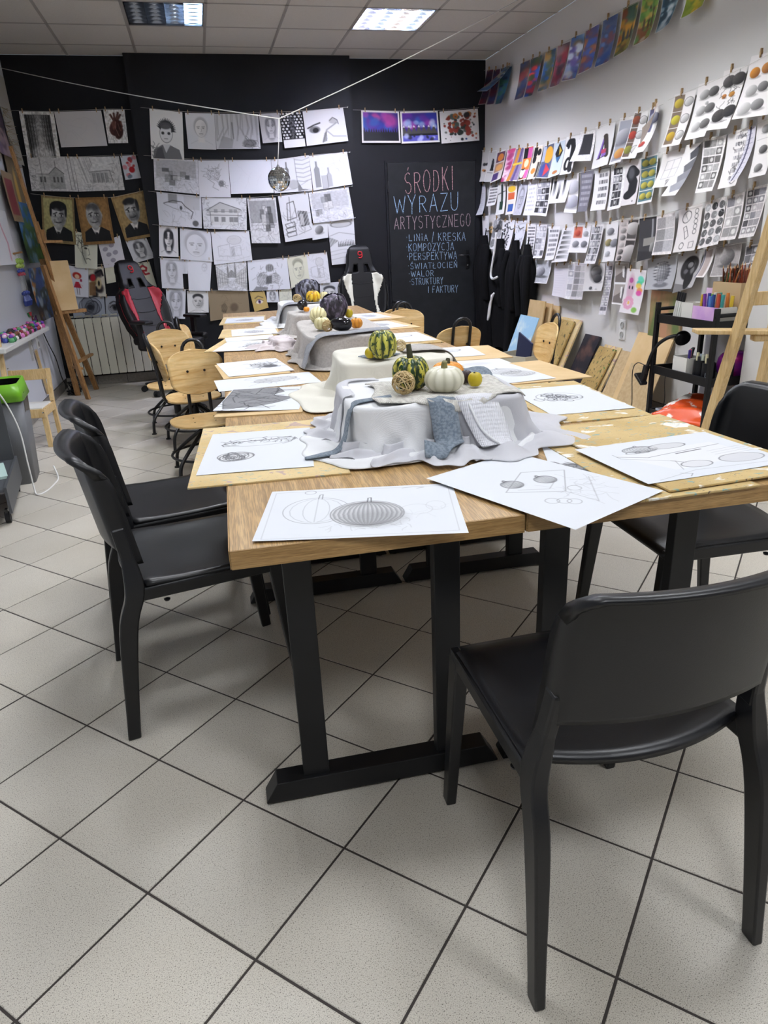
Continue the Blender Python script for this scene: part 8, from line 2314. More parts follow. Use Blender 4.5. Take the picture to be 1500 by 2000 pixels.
def drape(name, label, c, a, b, h, rz, m, skirt, fold=0.012, kf=9, seed=0, nth=150, tmin=0.0, zoff=0.0, span=None, lift=None, tuck=0.0):
 """cloth over a box of half sizes a, b and height h standing on the table; skirt(theta) = reach on the table from the box foot"""
 r = random.Random(seed)
 ph = [r.uniform(0, 6.28) for _ in range(6)]
 th0, th1 = span or (0, 2 * PI)
 nr = 46
 def pt(u, v):
  th = th0 + (th1 - th0) * u
  R = ser(th, a, b)
  s = skirt(th)
  fo = (math.sin(kf * th + ph[0]) + .6 * math.sin(2.3 * kf * th + ph[1]) + .5 * math.sin(.5 * kf * th + ph[2])) / 1.6
  t = tmin + (1 - tmin) * v
  if t < .38:
   q = t / .38
   rad = R * (q * .985)
   z = h + (.003 * math.sin(7 * th + 4 * q + ph[3]) + .002 * math.sin(13 * q + 3 * th)) * q
  elif t < .46:
   q = (t - .38) / .08
   rad = R * .985 + .012 * math.sin(q * PI / 2)
   z = h - .012 * (1 - math.cos(q * PI / 2))
  elif t < .74:
   q = (t - .46) / .28
   rad = R * .985 + .012 + (.008 + .012 * q * q) * q + fold * fo * q * 1.2 + max(fo, 0) * .012 * q + (.004 * math.sin(17 * th + 6 * q + ph[3]) + .003 * math.sin(29 * th - 9 * q + ph[4])) * q
   z = (h - .012) * (1 - q) + .006 * q
  else:
   q = (t - .74) / .26
   base = R * .985 + .032 + fold * fo * 1.2 + max(fo, 0) * .012
   rad = base + s * q * (1 + .18 * math.sin(3 * th + ph[4]) + .10 * math.sin(11 * th + ph[5]))
   rip = .5 + .5 * math.sin(kf * 1.4 * th + ph[2] + q * 5)
   z = .006 + (.016 + .5 * fold) * rip * math.sin(PI * min(q * .9 + .1, 1)) * (1 - .5 * q) + .001
  z = max(z, .003) + zoff
  if lift:
   z += lift(th, t)
  rad += zoff
  return Vector((rad * math.cos(th), rad * math.sin(th), z))
 o = MB().grid(pt, nth, nr, wrap=span is None).build(name, m, None, smooth=True, solid=0.0016)
 o.location = (c[0], c[1], TZ)
 o.rotation_euler = (0, 0, rz)
 if label:
  tag(o, label, 'cloth')
 return o
def prop_box(c, a, b, h, rz, label):
 o = MB().box((0, 0, (h - .004) / 2), (1.84 * a, 1.84 * b, h - .008)).build('carton', CARD, None, bevel=.003)
 o.location = (c[0], c[1], TZ + .0005)
 o.rotation_euler = (0, 0, rz)
 tag(o, label, 'box')
def ribbon(name, label, pts, w, m, side, k=6, solid=.0015, cat='fabric strip'):
 """strip of cloth along pts; side: direction(s) of its width at each point"""
 P = catmull(pts, k)
 S = catmull(side, k) if isinstance(side[0], (tuple, list, Vector)) else [Vector(side)] * len(P)
 W = w if hasattr(w, '__len__') else [w] * len(pts)
 Wc = np.interp(np.linspace(0, 1, len(P)), np.linspace(0, 1, len(W)), W)
 vs, fs = [], []
 for p, s, ww in zip(P, S, Wc):
  s = s.normalized()
  for j in range(5):
   q = (j / 4 - .5)
   vs.append(p + s * q * ww + Vector((0, 0, .0015 * math.cos(q * 6))))
 for i in range(len(P) - 1):
  for j in range(4):
   fs.append((i * 5 + j, i * 5 + j + 1, i * 5 + j + 6, i * 5 + j + 5))
 o = MB().add(vs, fs).build(name, m, None, smooth=True, solid=solid)
 return tag(o, label, cat)
B1 = ((.588, 1.925), .235, .20, .133, math.radians(-4))
prop_box(*B1, 'carton under the nearest white cloth')
drape('white_cloth', 'white linen cloth draped over the nearest box of the still life', B1[0], B1[1], B1[2], B1[3], B1[4], CL_WHITE,
  lambda th: .035 + .06 * max(0, math.cos(th - math.radians(215))) + .02 * max(0, math.sin(th)), .010, 6, 3, 170)
drape('gauze_cloth', 'sheer white gauze trailing off the front and right of the nearest box', B1[0], B1[1], B1[2], B1[3], B1[4], CL_GAUZE,
  lambda th: .055 + .05 * max(0, math.cos(th - math.radians(285))) + .06 * max(0, math.cos(th - math.radians(350))), .016, 11, 8, 120, .36, .004, (math.radians(278), math.radians(395)))
drape('gauze_cloth', 'sheer white gauze spread on the table left of the nearest box', B1[0], B1[1], B1[2], B1[3], B1[4], CL_GAUZE,
  lambda th: .02 + .05 * max(0, math.cos(th - math.radians(150))), .014, 12, 5, 120, .34, .004, (math.radians(120), math.radians(192)))
drape('gauze_cloth', 'sheer white gauze bunched along the front foot of the nearest box', B1[0], B1[1], B1[2], B1[3], B1[4], CL_GAUZE,
  lambda th: .075 + .03 * math.sin(3 * th), .018, 14, 15, 110, .66, .006, (math.radians(212), math.radians(285)))
def burlap(u, v):
 x, y = -.16 + .40 * u + .015 * math.sin(6 * v), .10 - .29 * v + .012 * math.sin(9 * u)
 y -= .02 * math.sin(PI * u) * v
 z = B1[3] + .006 + .003 * math.sin(14 * u + 2) * v + .003 * math.sin(9 * v)
 if y < -.195:
  z -= (-.195 - y) * 1.2
  y = -.195 - (-.195 - y) * .5 - .012
 if x > .225:
  z -= (x - .225) * 1.0
 return Vector((x, y, z))
o = MB().grid(burlap, 40, 30).build('woven_cloth', CL_BURLAP, None, smooth=True, solid=.003)
o.location = (B1[0][0], B1[0][1], TZ); o.rotation_euler = (0, 0, B1[4])
tag(o, 'oatmeal woven cloth under the white pumpkin', 'cloth')
def chamb(u, v):
 th, r = 2 * PI * u, v
 return Vector((.085 * r * math.cos(th), .075 * r * math.sin(th), .004 + .006 * math.sin(3 * th) * r + .012 * r * r * max(0, math.sin(th + .5))))
o = MB().grid(chamb, 40, 10, wrap=True).build('chambray_cloth', CL_DENIM, None, smooth=True, solid=.002)
o.location = (.745, 2.015, TZ + B1[3] + .004)
tag(o, 'blue grey chambray piece behind the yellow quince', 'cloth')
fx, fy = B1[0]
zt = TZ + B1[3]
ribbon('chambray_strip', 'blue grey strip hanging down the front of the nearest box and folded at its end',
  [(.575, fy - .16, zt + .010), (.572, fy - .205, zt + .008), (.572, fy - .226, zt - .03), (.574, fy - .250, zt - .085), (.578, fy - .275, TZ + .040), (.565, fy - .295, TZ + .030), (.53, fy - .30, TZ + .034), (.495, fy - .292, TZ + .042)],
  [.075, .075, .075, .075, .07, .06, .055, .05], CL_DENIM, [(1, 0, 0), (1, 0, 0), (1, 0, 0), (1, .02, 0), (1, .3, 0), (.6, .8, .2), (.2, .8, .5), (.2, .7, .7)])
ribbon('chambray_strip', 'blue grey strip running over the left edge of the nearest box',
  [(.46, fy - .10, zt + .010), (.40, fy - .115, zt + .009), (.352, fy - .125, zt + .004), (.332, fy - .135, zt - .03), (.318, fy - .145, zt - .08), (.292, fy - .155, TZ + .022), (.25, fy - .165, TZ + .018), (.205, fy - .16, TZ + .012)],
  [.03, .035, .04, .045, .045, .042, .036, .02], CL_DENIM, [(0, 1, 0)] * 6 + [(0.1, 1, 0), (0.1, 1, 0)])
tag(MB().tube(catmull([(.64, fy - .20, zt + .008), (.645, fy - .23, zt - .02), (.665, fy - .255, zt - .07), (.70, fy - .285, TZ + .03)], 6), .0035, 6).build('cord', CL_WHITE, None, smooth=True), 'white twisted cord running down the front of the nearest box', 'cord')
ribbon('gauze_strip', 'white gauze strip hanging beside the blue grey strip on the box front',
  [(.66, fy - .18, zt + .010), (.665, fy - .21, zt + .006), (.68, fy - .235, zt - .04), (.695, fy - .262, zt - .09), (.70, fy - .285, TZ + .026)], [.11, .11, .11, .10, .09], cloth_mat('open_gauze', 'e8e8ee', 380, .9, alpha=.9), [(1, 0, 0)] * 5)
B2 = ((.66, 2.60), .20, .20, .138, math.radians(-4))
prop_box(*B2, 'carton under the cream cloth')
drape('cream_cloth', 'cream muslin cloth draped over the second box, trailing to the left', B2[0], B2[1], B2[2], B2[3], B2[4], CL_CREAM,
  lambda th: .03 + .12 * max(0, math.cos(th - math.radians(195))), .016, 6, 11, 150)
tag(MB().box((.60, 2.53, TZ + B2[3] + .007), (.13, .09, .004), RZ(.5)).build('chambray_cloth', CL_DENIM, None, bevel=.002), 'folded blue grey cloth beside the yellow gourd', 'cloth')
ribbon('grey_cloth', 'light grey cloth folded over the right edge of the cream box',
  [(.70, 2.62, TZ + B2[3] + .010), (.78, 2.61, TZ + B2[3] + .014), (.86, 2.60, TZ + B2[3] + .006), (.905, 2.60, TZ + .09), (.93, 2.60, TZ + .03), (.97, 2.60, TZ + .012)], [.14, .16, .17, .17, .16, .14], CL_STRIPE, [(0, 1, 0)] * 6, cat='cloth')
B3 = ((.655, 3.62), .195, .42, .138, math.radians(-3))
prop_box(*B3, 'long carton under the grey cloth')
drape('grey_cloth', 'grey striped linen draped over the third box under the aubergine', B3[0], B3[1], B3[2], B3[3], B3[4], CL_STRIPE,
  lambda th: .02 + .04 * max(0, math.cos(th - math.radians(225))), .014, 7, 21, 150)
ribbon('grey_runner', 'darker grey runner folded across the near edge of the striped cloth',
  [(.84, 3.32, TZ + .150), (.74, 3.29, TZ + .152), (.62, 3.25, TZ + .152), (.50, 3.24, TZ + .148), (.44, 3.235, TZ + .10), (.415, 3.225, TZ + .04), (.40, 3.21, TZ + .012)], [.12, .12, .13, .14, .13, .11, .09], CL_GREY, [(.1, 1, 0)] * 4 + [(0, 1, 0)] * 3)
drape('blush_cloth', 'blush white gauze heaped left of the third box', (.40, 4.06), .05, .13, .05, .1, CL_PINK, lambda th: .03 + .05 * max(0, math.cos(th - math.radians(200))), .024, 8, 41, 130)
B4 = ((.66, 4.56), .14, .16, .138, 0.05)
prop_box(*B4, 'carton under the beige cloth near the round fruit')
drape('beige_cloth', 'beige grey cloth on the fourth box beside the round pumpkin', B4[0], B4[1], B4[2], B4[3], B4[4], CL_STRIPE, lambda th: .04 + .03 * max(0, -math.cos(th)), .022, 7, 51, 120)
B5 = ((.75, 5.36), .21, .26, .138, -0.03)
prop_box(*B5, 'carton under the far white cloth')
drape('white_cloth', 'white cloth draped over the farthest box', B5[0], B5[1], B5[2], B5[3], B5[4], CL_WHITE, lambda th: .04 + .12 * max(0, -math.cos(th - .3)), .016, 8, 61, 130)
ribbon('grey_runner', 'grey runner hanging over the left front of the farthest box', [(.82, 5.20, TZ + .150), (.68, 5.18, TZ + .152), (.56, 5.15, TZ + .150), (.515, 5.13, TZ + .10), (.495, 5.11, TZ + .04), (.48, 5.08, TZ + .01)], [.16, .17, .18, .18, .17, .16], CL_GREY, [(.1, 1, 0)] * 6)
# pumpkins, gourds, aubergines, woven balls
def mottled(name, c0, c1, c2, scale, thr, ribs=0, blotch=None):
 m, nt, b = nodes_of(name, .32, .5)
 n = tex(nt, 'ShaderNodeTexNoise', scale, (1, 1, .55), detail=3)
 n.inputs['Distortion'].default_value = .6
 cur = ramp_node(nt, n, ((thr - .02, c0), (thr + .02, c1))).outputs[0]
 if blotch:
  f = tex(nt, 'ShaderNodeTexNoise', blotch[0], (1, 1, 1), detail=2)
  cur = mixc(nt, cur, L4(blotch[2]), ramp_node(nt, f, ((blotch[1], '000000'), (blotch[1] + .04, 'ffffff'))).outputs[0])
 at = nt.nodes.new('ShaderNodeAttribute'); at.attribute_name = 'groove'
 cur = mixc(nt, cur, L4(c2), at.outputs['Fac'])
 nt.links.new(cur, b.inputs['Base Color'])
 return m
STEM = mat('dry_stem', '6e6a44', .7, noise=(60, '8a8458', (1, 1, .3)))
STEMD = mat('dark_stem', '3a3a24', .7)
def pumpkin(name, label, c, r, hz, ribs, depth, m, cat, stem=.35, lean=(0, 0), stemm=STEM, zbase=None, sq=0.0):
 """c: point under its base; r radius; hz half height"""
 t = thing(name, label, cat, c)
 t.rotation_euler = (lean[0], lean[1], (c[0] * 37) % 6)
 nu, nv = max(ribs * 8, 40), 26
 g = []
 def f(u, v):
  th, ph = 2 * PI * u, PI * v
  rib = abs(math.cos(ribs * th / 2)) if ribs else 1.0
  gr = (1 - rib) ** 1.6
  R = r * (1 - depth * gr)
  s = math.sin(ph)
  s = s ** (.78 if ribs else 1.0)
  z = -math.cos(ph)
  z = math.copysign(abs(z) ** (1 + sq), z)
  dim = .30 * math.exp(-((s / .32) ** 2)) * (1 if ribs else .35)
  g.append(min(1, gr * 1.3) * min(1, s * 1.5))
  return Vector((R * s * math.cos(th), R * s * math.sin(th), hz * (1 + z * (1 - dim) * (1 - .25 * depth * gr))))
 b = MB().grid(f, nu, nv, wrap=True)
 zmin = min(v[2] for v in b.v)
 b.v = [(x, y, z - zmin) for x, y, z in b.v]
 o = b.build('flesh', m, t, smooth=True)
 at = o.data.attributes.new('groove', 'FLOAT', 'POINT')
 at.data.foreach_set('value', np.array(g, np.float32))
 if stem:
  top = hz * 2 * .86 - zmin * .5
  sp = catmull([(0, 0, top - .012), (0.002, 0, top + r * stem * .4), (r * .12, 0.0, top + r * stem)], 4)
  MB().tube(sp, [r * .15 * (1.25 - .4 * i / (len(sp) - 1)) for i in range(len(sp))], 7).build('stem', stemm, t, smooth=True)
 return t
P_GREEN = mottled('green_yellow_rind', '223e1e', 'c2b848', '182f18', 95, .50)
P_GREEN2 = mottled('green_orange_rind', '26441f', 'c4bf52', '1c3418', 90, .49, blotch=(9, .60, 'd8892c'))
P_WHITE = mottled('white_rind', 'd6d3bd', 'dfdccb', 'bdbaa2', 6, .5)
P_CREAM = mottled('cream_rind', 'dcd3a4', 'e4dcb4', 'c4b984', 6, .5)
P_ORANGE = mottled('orange_rind', 'e0952a', 'e8ac40', 'c87a20', 7, .5)
P_YELLOWM = mottled('yellow_mottled_rind', 'd8a818', 'e8c840', 'b88410', 26, .5, blotch=(38, .58, '4a4a1c'))
P_QUINCE = mat('quince_skin', 'c6b21c', .4, noise=(18, 'b09a1a', (1, 1, 1)))
z1 = TZ + B1[3] + .010
pumpkin('squash', 'dark green squash with yellow flecks and a long stem, nearest of its kind', (.540, 1.90, z1 - .002), .054, .050, 10, .14, P_GREEN, 'squash', .75, stemm=STEMD)
pumpkin('white_pumpkin', 'flat white pumpkin in the middle of the nearest group', (.612, 1.818, z1), .056, .037, 12, .05, P_WHITE, 'pumpkin', .35, sq=.1)
pumpkin('orange_pumpkin', 'small orange pumpkin behind the white one in the nearest group', (.672, 1.965, z1 - .002), .048, .030, 11, .16, P_ORANGE, 'pumpkin', .3, stemm=STEMD)
pumpkin('quince', 'small yellow quince beside the white pumpkin', (.712, 1.845, z1), .0205, .021, 5, .06, P_QUINCE, 'fruit', .2, stemm=STEMD)
o = pumpkin('dried_fruit', 'dark brown dried ball behind the yellow quince', (.708, 1.905, z1), .0195, .019, 7, .18, mat('dark_brown_rind', '2a1618', .5, bump=(120, .6)), 'fruit', 0)
z2 = TZ + B2[3] + .008
pumpkin('squash', 'green squash with an orange patch on the cream cloth', (.598, 2.455, z2), .051, .053, 11, .13, P_GREEN2, 'squash', .12)
pumpkin('yellow_gourd', 'small smooth yellow gourd next to the orange-patched squash', (.553, 2.47, z2), .019, .020, 0, 0, P_QUINCE, 'gourd', .0)
pumpkin('pale_gourd', 'pale yellow gourd half hidden behind the orange-patched squash', (.600, 2.60, z2), .025, .026, 0, 0, P_CREAM, 'gourd', 0)
z3 = TZ + B3[3] + .008
pumpkin('white_pumpkin', 'cream pumpkin lying beside the aubergine on the grey cloth', (.545, 3.47, z3), .040, .032, 12, .06, P_CREAM, 'pumpkin', .2)
pumpkin('orange_pumpkin', 'small orange pumpkin right of the aubergine', (.708, 3.43, z3), .030, .026, 8, .18, P_ORANGE, 'pumpkin', .2)
pumpkin('white_pumpkin', 'round ribbed cream pumpkin tilted in front of the dark cabbage', (.572, 3.80, z3 + .012), .046, .045, 10, .14, P_CREAM, 'pumpkin', .2, lean=(.9, -.5))
pumpkin('yellow_gourd', 'yellow gourd peeping out right of the dark cabbage', (.775, 3.95, z3), .022, .026, 0, 0, P_QUINCE, 'gourd', 0)
z4 = TZ + B4[3] + .008
pumpkin('orange_pumpkin', 'tiny orange pumpkin in front of the far aubergine', (.615, 4.50, z4), .019, .016, 8, .15, P_ORANGE, 'pumpkin', .2)
z5 = TZ + B5[3] + .008
pumpkin('mottled_gourd', 'yellow gourd with dark flecks between the two cabbages', (.765, 5.19, z5), .052, .045, 10, .10, P_YELLOWM, 'gourd', .2)
pumpkin('white_pumpkin', 'tiny white pumpkin right of the far cabbage', (.865, 5.32, z5), .034, .034, 9, .08, P_CREAM, 'pumpkin', .2)
def woven_ball(label, c, r, col, seed):
 t = thing('woven_ball', label, 'woven ball', (c[0], c[1], c[2] + r))
 m = mat('rattan_' + col, col, .6, noise=(80, 'b59a66', (1, 1, 1)))
 rr = random.Random(seed)
 for k in range(20):
  ax = Vector((rr.gauss(0, 1), rr.gauss(0, 1), rr.gauss(0, 1))).normalized()
  a = ax.orthogonal().normalized(); b = ax.cross(a)
  tilt = rr.uniform(-.45, .45)
  ring = [(a * math.cos(q) + b * math.sin(q)) * r * math.sqrt(1 - tilt ** 2) * (.95 + .04 * math.sin(3 * q + k)) + ax * r * tilt for q in [2 * PI * i / 22 for i in range(22)]]
  MB().tube(ring, r * .042, 5, closed=True).build('cane', m, t, smooth=True)
 MB().lathe([(0, -r * .78), (r * .5, -r * .6), (r * .78, 0), (r * .5, r * .6), (0, r * .78)], 12).build('core', mat('ball_core', '8a744e', .9), t) if False else None
 return t
woven_ball('woven cane ball in front of the dark green squash', (.497, 1.822, z1), .032, 'd2bd92', 1)
woven_ball('pale woven cane ball right of the orange-patched squash', (.685, 2.54, z2 + .005), .022, 'e0cfa4', 2)
woven_ball('woven cane ball left of the shiny aubergine', (.553, 3.36, z3), .027, 'b79a68', 3)
woven_ball('cream woven cane ball left of the far cabbage', (.655, 5.24, z5), .032, 'd8c38e', 4)
AUB = mat('aubergine_skin', '0b0810', .12, spec=.7)
def aubergine(label, c, L, r, rz, ry):
 t = thing('aubergine', label, 'aubergine', c)
 t.rotation_euler = (0, ry, rz)
 prof = [(0, -.5), (.28, -.485), (.62, -.42), (.90, -.28), (1.0, -.08), (.94, .12), (.78, .28), (.60, .40), (.42, .46), (0.2, .48), (0, .485)]
 b = MB().lathe([(p * r, z * L) for p, z in prof], 28)
 o = b.build('body', AUB, t, smooth=True, subs=1)
 o.matrix_local = Matrix.Translation((0, 0, r)) @ Matrix.Rotation(PI / 2, 4, 'Y')
 k = MB().lathe([(r * .63, L * .36), (r * .58, L * .42), (r * .40, L * .475), (r * .14, L * .50), (r * .12, L * .60), (0, L * .60)], 14).build('calyx', mat('calyx_green', '5a6438', .6), t, smooth=True)
 k.matrix_local = Matrix.Translation((0, 0, r)) @ Matrix.Rotation(PI / 2, 4, 'Y')
 return t
aubergine('large shiny aubergine lying on the grey cloth', (.612, 3.33, z3), .115, .034, math.radians(140), 0)
aubergine('far aubergine standing under the dark cabbage', (.602, 4.58, z4), .085, .034, math.radians(75), 0)
CAB = mat('dark_cabbage_leaf', '26242f', .42, spec=.5, noise=(55, '8c8da0', (1, 1, .5)), range=(.46, .66), bump=(60, 1.0))
CAB2 = mat('purple_cabbage_leaf', '221c28', .42, spec=.5, noise=(55, '71667c', (1, 1, .5)), range=(.48, .68), bump=(60, 1.0))
def cabbage(label, c, r, m, seed):
 t = thing('cabbage', label, 'cabbage', c)
 rr = random.Random(seed)
 ph = [rr.uniform(0, 6) for _ in range(6)]
 def core(u, v):
  th, p = 2 * PI * u, PI * v
  k = r * .90 * (1 + .03 * math.sin(5 * th + ph[0]) * math.sin(p) + .02 * math.sin(9 * p + ph[1]))
  return Vector((k * math.sin(p) * math.cos(th), k * math.sin(p) * math.sin(th), r * .95 - k * math.cos(p)))
 MB().grid(core, 30, 18, wrap=True).build('heart', m, t, smooth=True)
 for L in range(9):
  a0 = L * 2.4 + rr.uniform(-.2, .2)
  top = rr.uniform(.62, .95)
  wid = rr.uniform(.75, 1.05)
  q = [rr.uniform(0, 6) for _ in range(3)]
  def leaf(u, v, a0=a0, top=top, wid=wid, q=q, L=L):
   th = a0 + (u - .5) * 2 * wid * (1 - .25 * v * v)
   p = PI * (.08 + .82 * top * v)
   edge = (2 * u - 1) ** 2 * .5 + v ** 3 * .5
   k = r * (.97 + .008 * L + .06 * edge + .05 * math.sin(16 * u + q[0]) * edge + .03 * math.sin(19 * v + q[1]) * (edge + .15) + .012 * math.cos(7 * (u - .5)) * (1 if abs(u - .5) < .05 else .3))
   return Vector((k * math.sin(p) * math.cos(th), k * math.sin(p) * math.sin(th), r * .95 - k * math.cos(p)))
  MB().grid(leaf, 16, 14).build('leaf', m, t, smooth=True, solid=.002)
 return t
cabbage('dark blue grey cabbage standing highest at the far end', (.755, 5.40, z5 - .004), .086, CAB, 1)
cabbage('dark purple cabbage behind the tilted cream pumpkin', (.690, 3.94, z3 - .004), .073, CAB2, 2)
# mirror ball on its cords
t = thing('mirror_ball', 'small mirror ball hanging in front of the drawing wall', 'mirror ball', (.573, 5.0, 1.669))
MIR = mat('mirror_facet', 'dfe2e4', .06, 1.0)
MIRB = mat('mirror_ball_body', '3c3c40', .5)
R_ = .071
MB().lathe([(0.001, -R_ * .985)] + [(R_ * .985 * math.sin(a), -R_ * .985 * math.cos(a)) for a in np.linspace(.15, PI - .15, 16)] + [(0.001, R_ * .985)], 32).build('body', MIRB, t, smooth=True)
fm = None
for j in range(1, 15):
 p = PI * j / 15
 n = max(int(2 * PI * math.sin(p) / (PI / 15)), 4)
 row = MB()
 for k in range(n):
  th = 2 * PI * (k + .5) / n + (j % 2) * .1
  nrm = Vector((math.sin(p) * math.cos(th), math.sin(p) * math.sin(th), -math.cos(p)))
  a = nrm.orthogonal() if abs(nrm.z) > .999 else Vector((-math.sin(th), math.cos(th), 0))
  b = nrm.cross(a).normalized()
  jit = Vector((RNG.uniform(-.02, .02), RNG.uniform(-.02, .02), RNG.uniform(-.02, .02)))
  c = nrm * (R_ + .0004)
  s = R_ * PI / 15 * .46
  w = min(s, R_ * math.sin(p) * PI / n * .92)
  row.add([c + a * i * w + b * q * s + nrm * jit.dot(a * i + b * q) * .02 for i, q in ((-1, -1), (1, -1), (1, 1), (-1, 1))], [(0, 1, 2, 3)])
 row.build('mirror_row', MIR, t)
MB().lathe([(.010, R_ - .002), (.010, R_ + .008), (.004, R_ + .010), (.004, R_ + .016), (0, R_ + .016)], 12).build('cap', CHROME, t)
CORD = mat('white_cord', 'd6d5d0', .6)
K = Vector((.606, 5.0, 2.014))
tag(MB().tube([K, Vector((.590, 5.0, 1.87)), Vector((.573, 5.0, 1.756))], .0026, 6).build('cord', CORD, None, smooth=True), 'white cord the mirror ball hangs from', 'cord')
tag(MB().tube([K + (Vector((2.66, 5.79, 2.945)) - K) * (i / 10) + Vector((0, 0, -.02 * math.sin(PI * i / 10))) for i in range(11)], .0032, 6).build('cord', CORD, None, smooth=True), 'white cord from the ceiling by the right wall to the mirror ball', 'cord')
tag(MB().tube([K + (Vector((-1.475, 7.74, 2.835)) - K) * (i / 10) + Vector((0, 0, -.02 * math.sin(PI * i / 10))) for i in range(11)], .0032, 6).build('cord', CORD, None, smooth=True), 'white cord from the far left corner to the mirror ball', 'cord')
MB().lathe([(0, -.008), (.008, 0), (0, .008)], 8)
# left wall: pictures, magnets, shelf
LF = F_left(XL + .004)
def lq(y0, z0, y1, z1, sk=0.0):
 """quad on the left wall seen from inside the room: the far edge (larger y) is on the right"""
 return [(y0, z1), (y1, z1), (y1 + sk, z0), (y0 + sk, z0)]
def lsheet(name, label, cat, q, fn, px, bg, off=0.0, curl=.02):
 sheet(name, label, cat, q, LF, fn, px, bg, curl, 0, 77, None, PAINTED, off)
lsheet('abstract_painting', 'purple and pink painting high on the left wall by the corner', 'painting', lq(6.55, 2.06, 7.22, 2.62), lambda c: (m_paint(c, '2c2434', '4a3a52', 'a08a8c', ('3a2a44', 'b09aa4', '6a5a7a'), False)), (40, 60), '4a4050', .02)
lsheet('small_canvas', 'small red canvas under the straw twigs on the left wall', 'painting', lq(6.72, 1.55, 7.08, 1.93), lambda c: c.rect(.16, .14, .84, .86, '8a3a44'), (24, 34), '9a8468', .03)
lsheet('kraft_picture', 'brown paper picture with yellow flame behind the easel mast', 'painting', lq(7.05, 1.5, 7.50, 2.1), lambda c: c.ell(.5, .5, .12, .3, 'd0a850', .9, .5), (24, 40), '7a6a50', .01)
lsheet('canvas_painting', 'canvas of green hills and blue sky hanging behind the easel', 'painting', lq(6.95, 1.22, 7.62, 1.72), lambda c: m_paint(c, '2f62a0', '3a5a34', '2f4a22', ('3a72b8', '4a6a2a', '7aa0c8'), False), (50, 60), '3a5a7a', .03)
lsheet('landscape_canvas', 'canvas of blue trees and orange dusk standing on the shelf', 'painting', lq(6.78, .74, 7.40, 1.18), lambda c: m_paint(c, '3a5a94', '2a3a34', '2a2420', ('c8843a', '2a4a8a', 'b8c8d8'), False), (50, 60), 'c8c8cc', .06)
lsheet('paper_sheet', 'white sheet with pink strokes at the left edge', 'drawing', lq(5.9, 1.22, 6.62, 1.62), lambda c: c.line([(.6, .2), (.75, .6), (.7, .9)], .02, 'c87a94', .8), (40, 40), 'dadce2', .02)
lsheet('pale_poster', 'pale poster high in the left corner by the black wall', 'poster', lq(7.3, 2.05, 7.7, 2.75), None, (16, 30), 'b0aea6', .01)
for k in range(16):
 r = random.Random(90 + k)
 z = 1.98 + .03 * k + r.uniform(-.02, .02)
 MBt = MB()
 y = 7.18 + .05 * r.random()
 for q in range(4):
  MBt.tube([(XL + .05, y, z), (XL + .05 + r.uniform(0, .07), y + r.uniform(-.09, .09), z + r.uniform(-.05, .05))], .0025, 4)
 tag(MBt.build('straw_tuft', mat('straw', '9a9078', .8)), 'dry straw tuft of the garland on the left wall', 'straw', 'straw garland on the left wall')
MAGB = mat('magnet_board', 'c5c9cf', .35)
o = struct(MB().box((XL + .008, 6.2, 1.0), (.012, 1.2, .62)).build('trim_1', MAGB, None, bevel=.002))
t = thing('bead_mobile', 'hanging ornament with green beads and blue tassels on the left wall', 'ornament', (XL + .05, 6.62, 0))
MB().tube([(0, -.12, 1.30), (.01, .12, 1.31)], .008, 8).build('twig', EASEL_OLD, t)
for k in range(5):
 y = -.09 + .045 * k
 s = MB().tube([(0, y, 1.30), (0, y, .96)], .0012, 4).build('thread', STR, t)
 for z, col, r in ((1.24, '8aa84a', .020), (1.205, 'a8c060', .016), (1.165, '3a4a9a', .013), (1.14, 'a03a4a', .013), (.99, '22357a', .016)):
  MB().lathe([(0, -r)] + [(r * math.sin(a), -r * math.cos(a)) for a in (.5, 1.0, 1.57, 2.1, 2.6)] + [(0, r)], 10, (0, y, z + .006 * (k % 2))).build('bead', mat('bead_' + col, col, .4), s, smooth=True)
 MB().tube([(0, y, .975), (0.004, y, .93), (0, y, .89)], [.004, .018, .010], 8).build('tassel', mat('bead_22357a', '22357a', .7), s)
def magnet(name, label, y, z, pts, col, th=.012):
 M = Matrix.Translation((XL + .016, y, z)) @ Matrix(((0, 0, 1, 0), (1, 0, 0, 0), (0, 1, 0, 0), (0, 0, 0, 1)))
 t = thing(name, label, 'magnet')
 for i, (p, c) in enumerate(zip(pts, col)):
  MB().prism(p, th + .002 * i, M).build('layer', mat('mag_' + c, c, .5), t)
 return t
half = [(.055 * math.cos(a), .04 * math.sin(a)) for a in np.linspace(PI, 2 * PI, 14)]
magnet('watermelon_magnet', 'watermelon slice magnet on the left wall board', 6.72, .83, [half, [(x * .86, y * .8) for x, y in half]], ['2f7a3a', 'b8303a'])
magnet('figure_magnet', 'tiny red and white figure magnet under the watermelon one', 6.80, .775 + .0, [rrect(.03, .045, .012), rrect(.02, .018, .008)], ['6a2430', 'd8d4d0'])
star = [((.045 if k % 2 == 0 else .022) * math.cos(k * PI / 5), (.045 if k % 2 == 0 else .022) * math.sin(k * PI / 5)) for k in range(10)]
magnet('star_magnet', 'purple star-shaped magnet lowest on the left wall board', 6.92, .745, [star], ['6a3a7a'])
t = thing('wall_shelf', 'white shelf on the left wall crowded with tiny toys', 'shelf', (0, 0, 0))
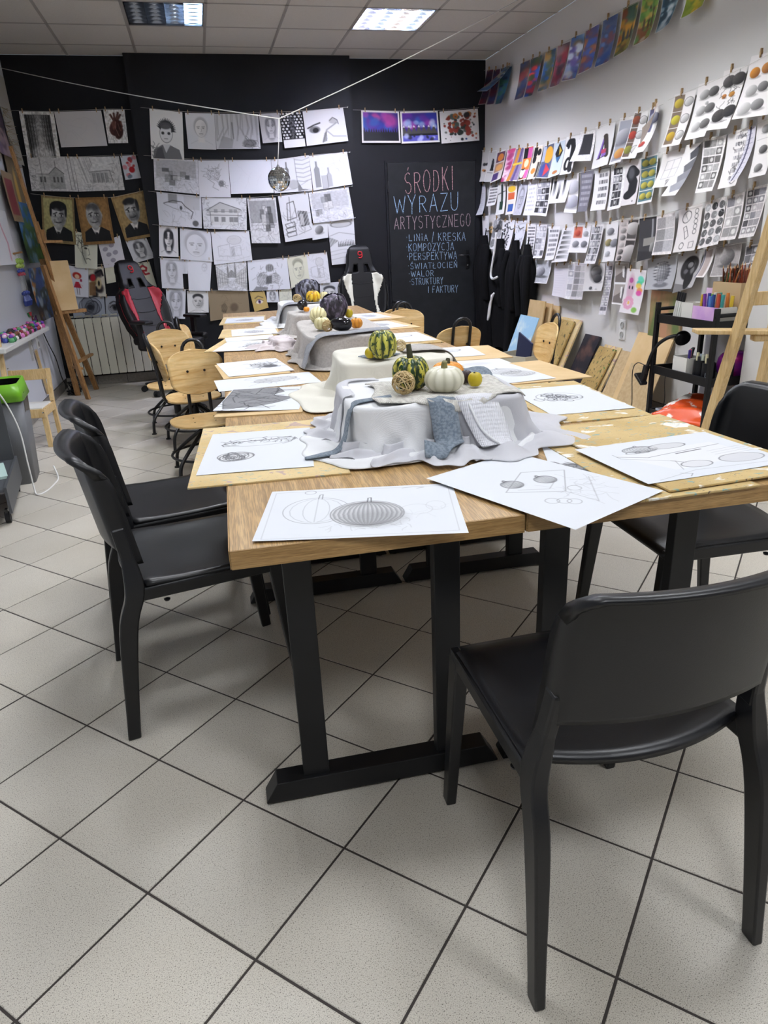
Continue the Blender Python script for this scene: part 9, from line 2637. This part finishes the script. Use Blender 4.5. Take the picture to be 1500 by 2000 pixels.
MB().prism([(XL, 5.2), (XL + .155, 5.2), (XL + .155, 6.70), (XL + .12, 6.78), (XL, 6.80)], .035, Matrix.Translation((0, 0, .672))).build('plank', mat('white_laminate', 'd3d3d0', .4), t, bevel=.008)
for y in (5.5, 6.55):
 MB().bar((XL + .01, y, .45), (XL + .01, y, .67), .02, .03, (0, 1, 0)).build('bracket', mat('white_laminate', 'd3d3d0', .4), t)
cols = ['6a3aa0', 'c85a9a', '2f7a4a', '3a2a24', 'd8d4d0', '8a2a34', '3a4a9a', 'd07ab8', '5aa06a', '17171a', 'e0c8d8', '7a4a30']
toys = ['purple', 'pink', 'green', 'dark brown', 'white', 'dark red', 'blue', 'orchid', 'mint', 'black', 'pale pink', 'tan']
cnt = 0
for j in range(3):
 for i in range(20):
  r = random.Random(300 + i * 3 + j)
  c = r.randrange(12)
  x, y = XL + .030 + .045 * j + r.uniform(-.008, .008), 5.55 + .056 * i + r.uniform(-.01, .01)
  s = r.uniform(.017, .024)
  tt = thing('toy_figure', toys[c] + ' toy figure with ' + toys[(c + 4 + i) % 12] + ' head on the white wall shelf', 'toy', (x, y, .707), r.random() * 6, toys[c] + ' toys on the shelf')
  MB().lathe([(s * .7, 0), (s, s * .6), (s * .8, s * 1.3), (s * .4, s * 1.7), (0, s * 1.75)], 10).build('body', mat('toy_' + cols[c], cols[c], .45), tt, smooth=True)
  k2 = cols[(c + 4 + i) % 12]
  MB().lathe([(0, s * 1.4), (s * .6, s * 1.6), (s * .78, s * 2.1), (s * .55, s * 2.6), (0, s * 2.8)], 10).build('head', mat('toy_' + k2, k2, .45), tt, smooth=True)
for k, y in enumerate((6.60, 6.86)):
 socket('wall_socket', (XL, y, .585), (1, 0, 0), ['grey double socket under the far end of the toy shelf', 'grey double socket nearest the corner under the toy shelf'][k])
tag(MB().bar((XL + .02, 6.66, .52), (XL + .02, 6.78, .12), .03, .02, (1, 0, 0))  .build('lath', EASEL, None, bevel=.002), 'thin wooden lath leaning on the left wall under the sockets', 'lath')
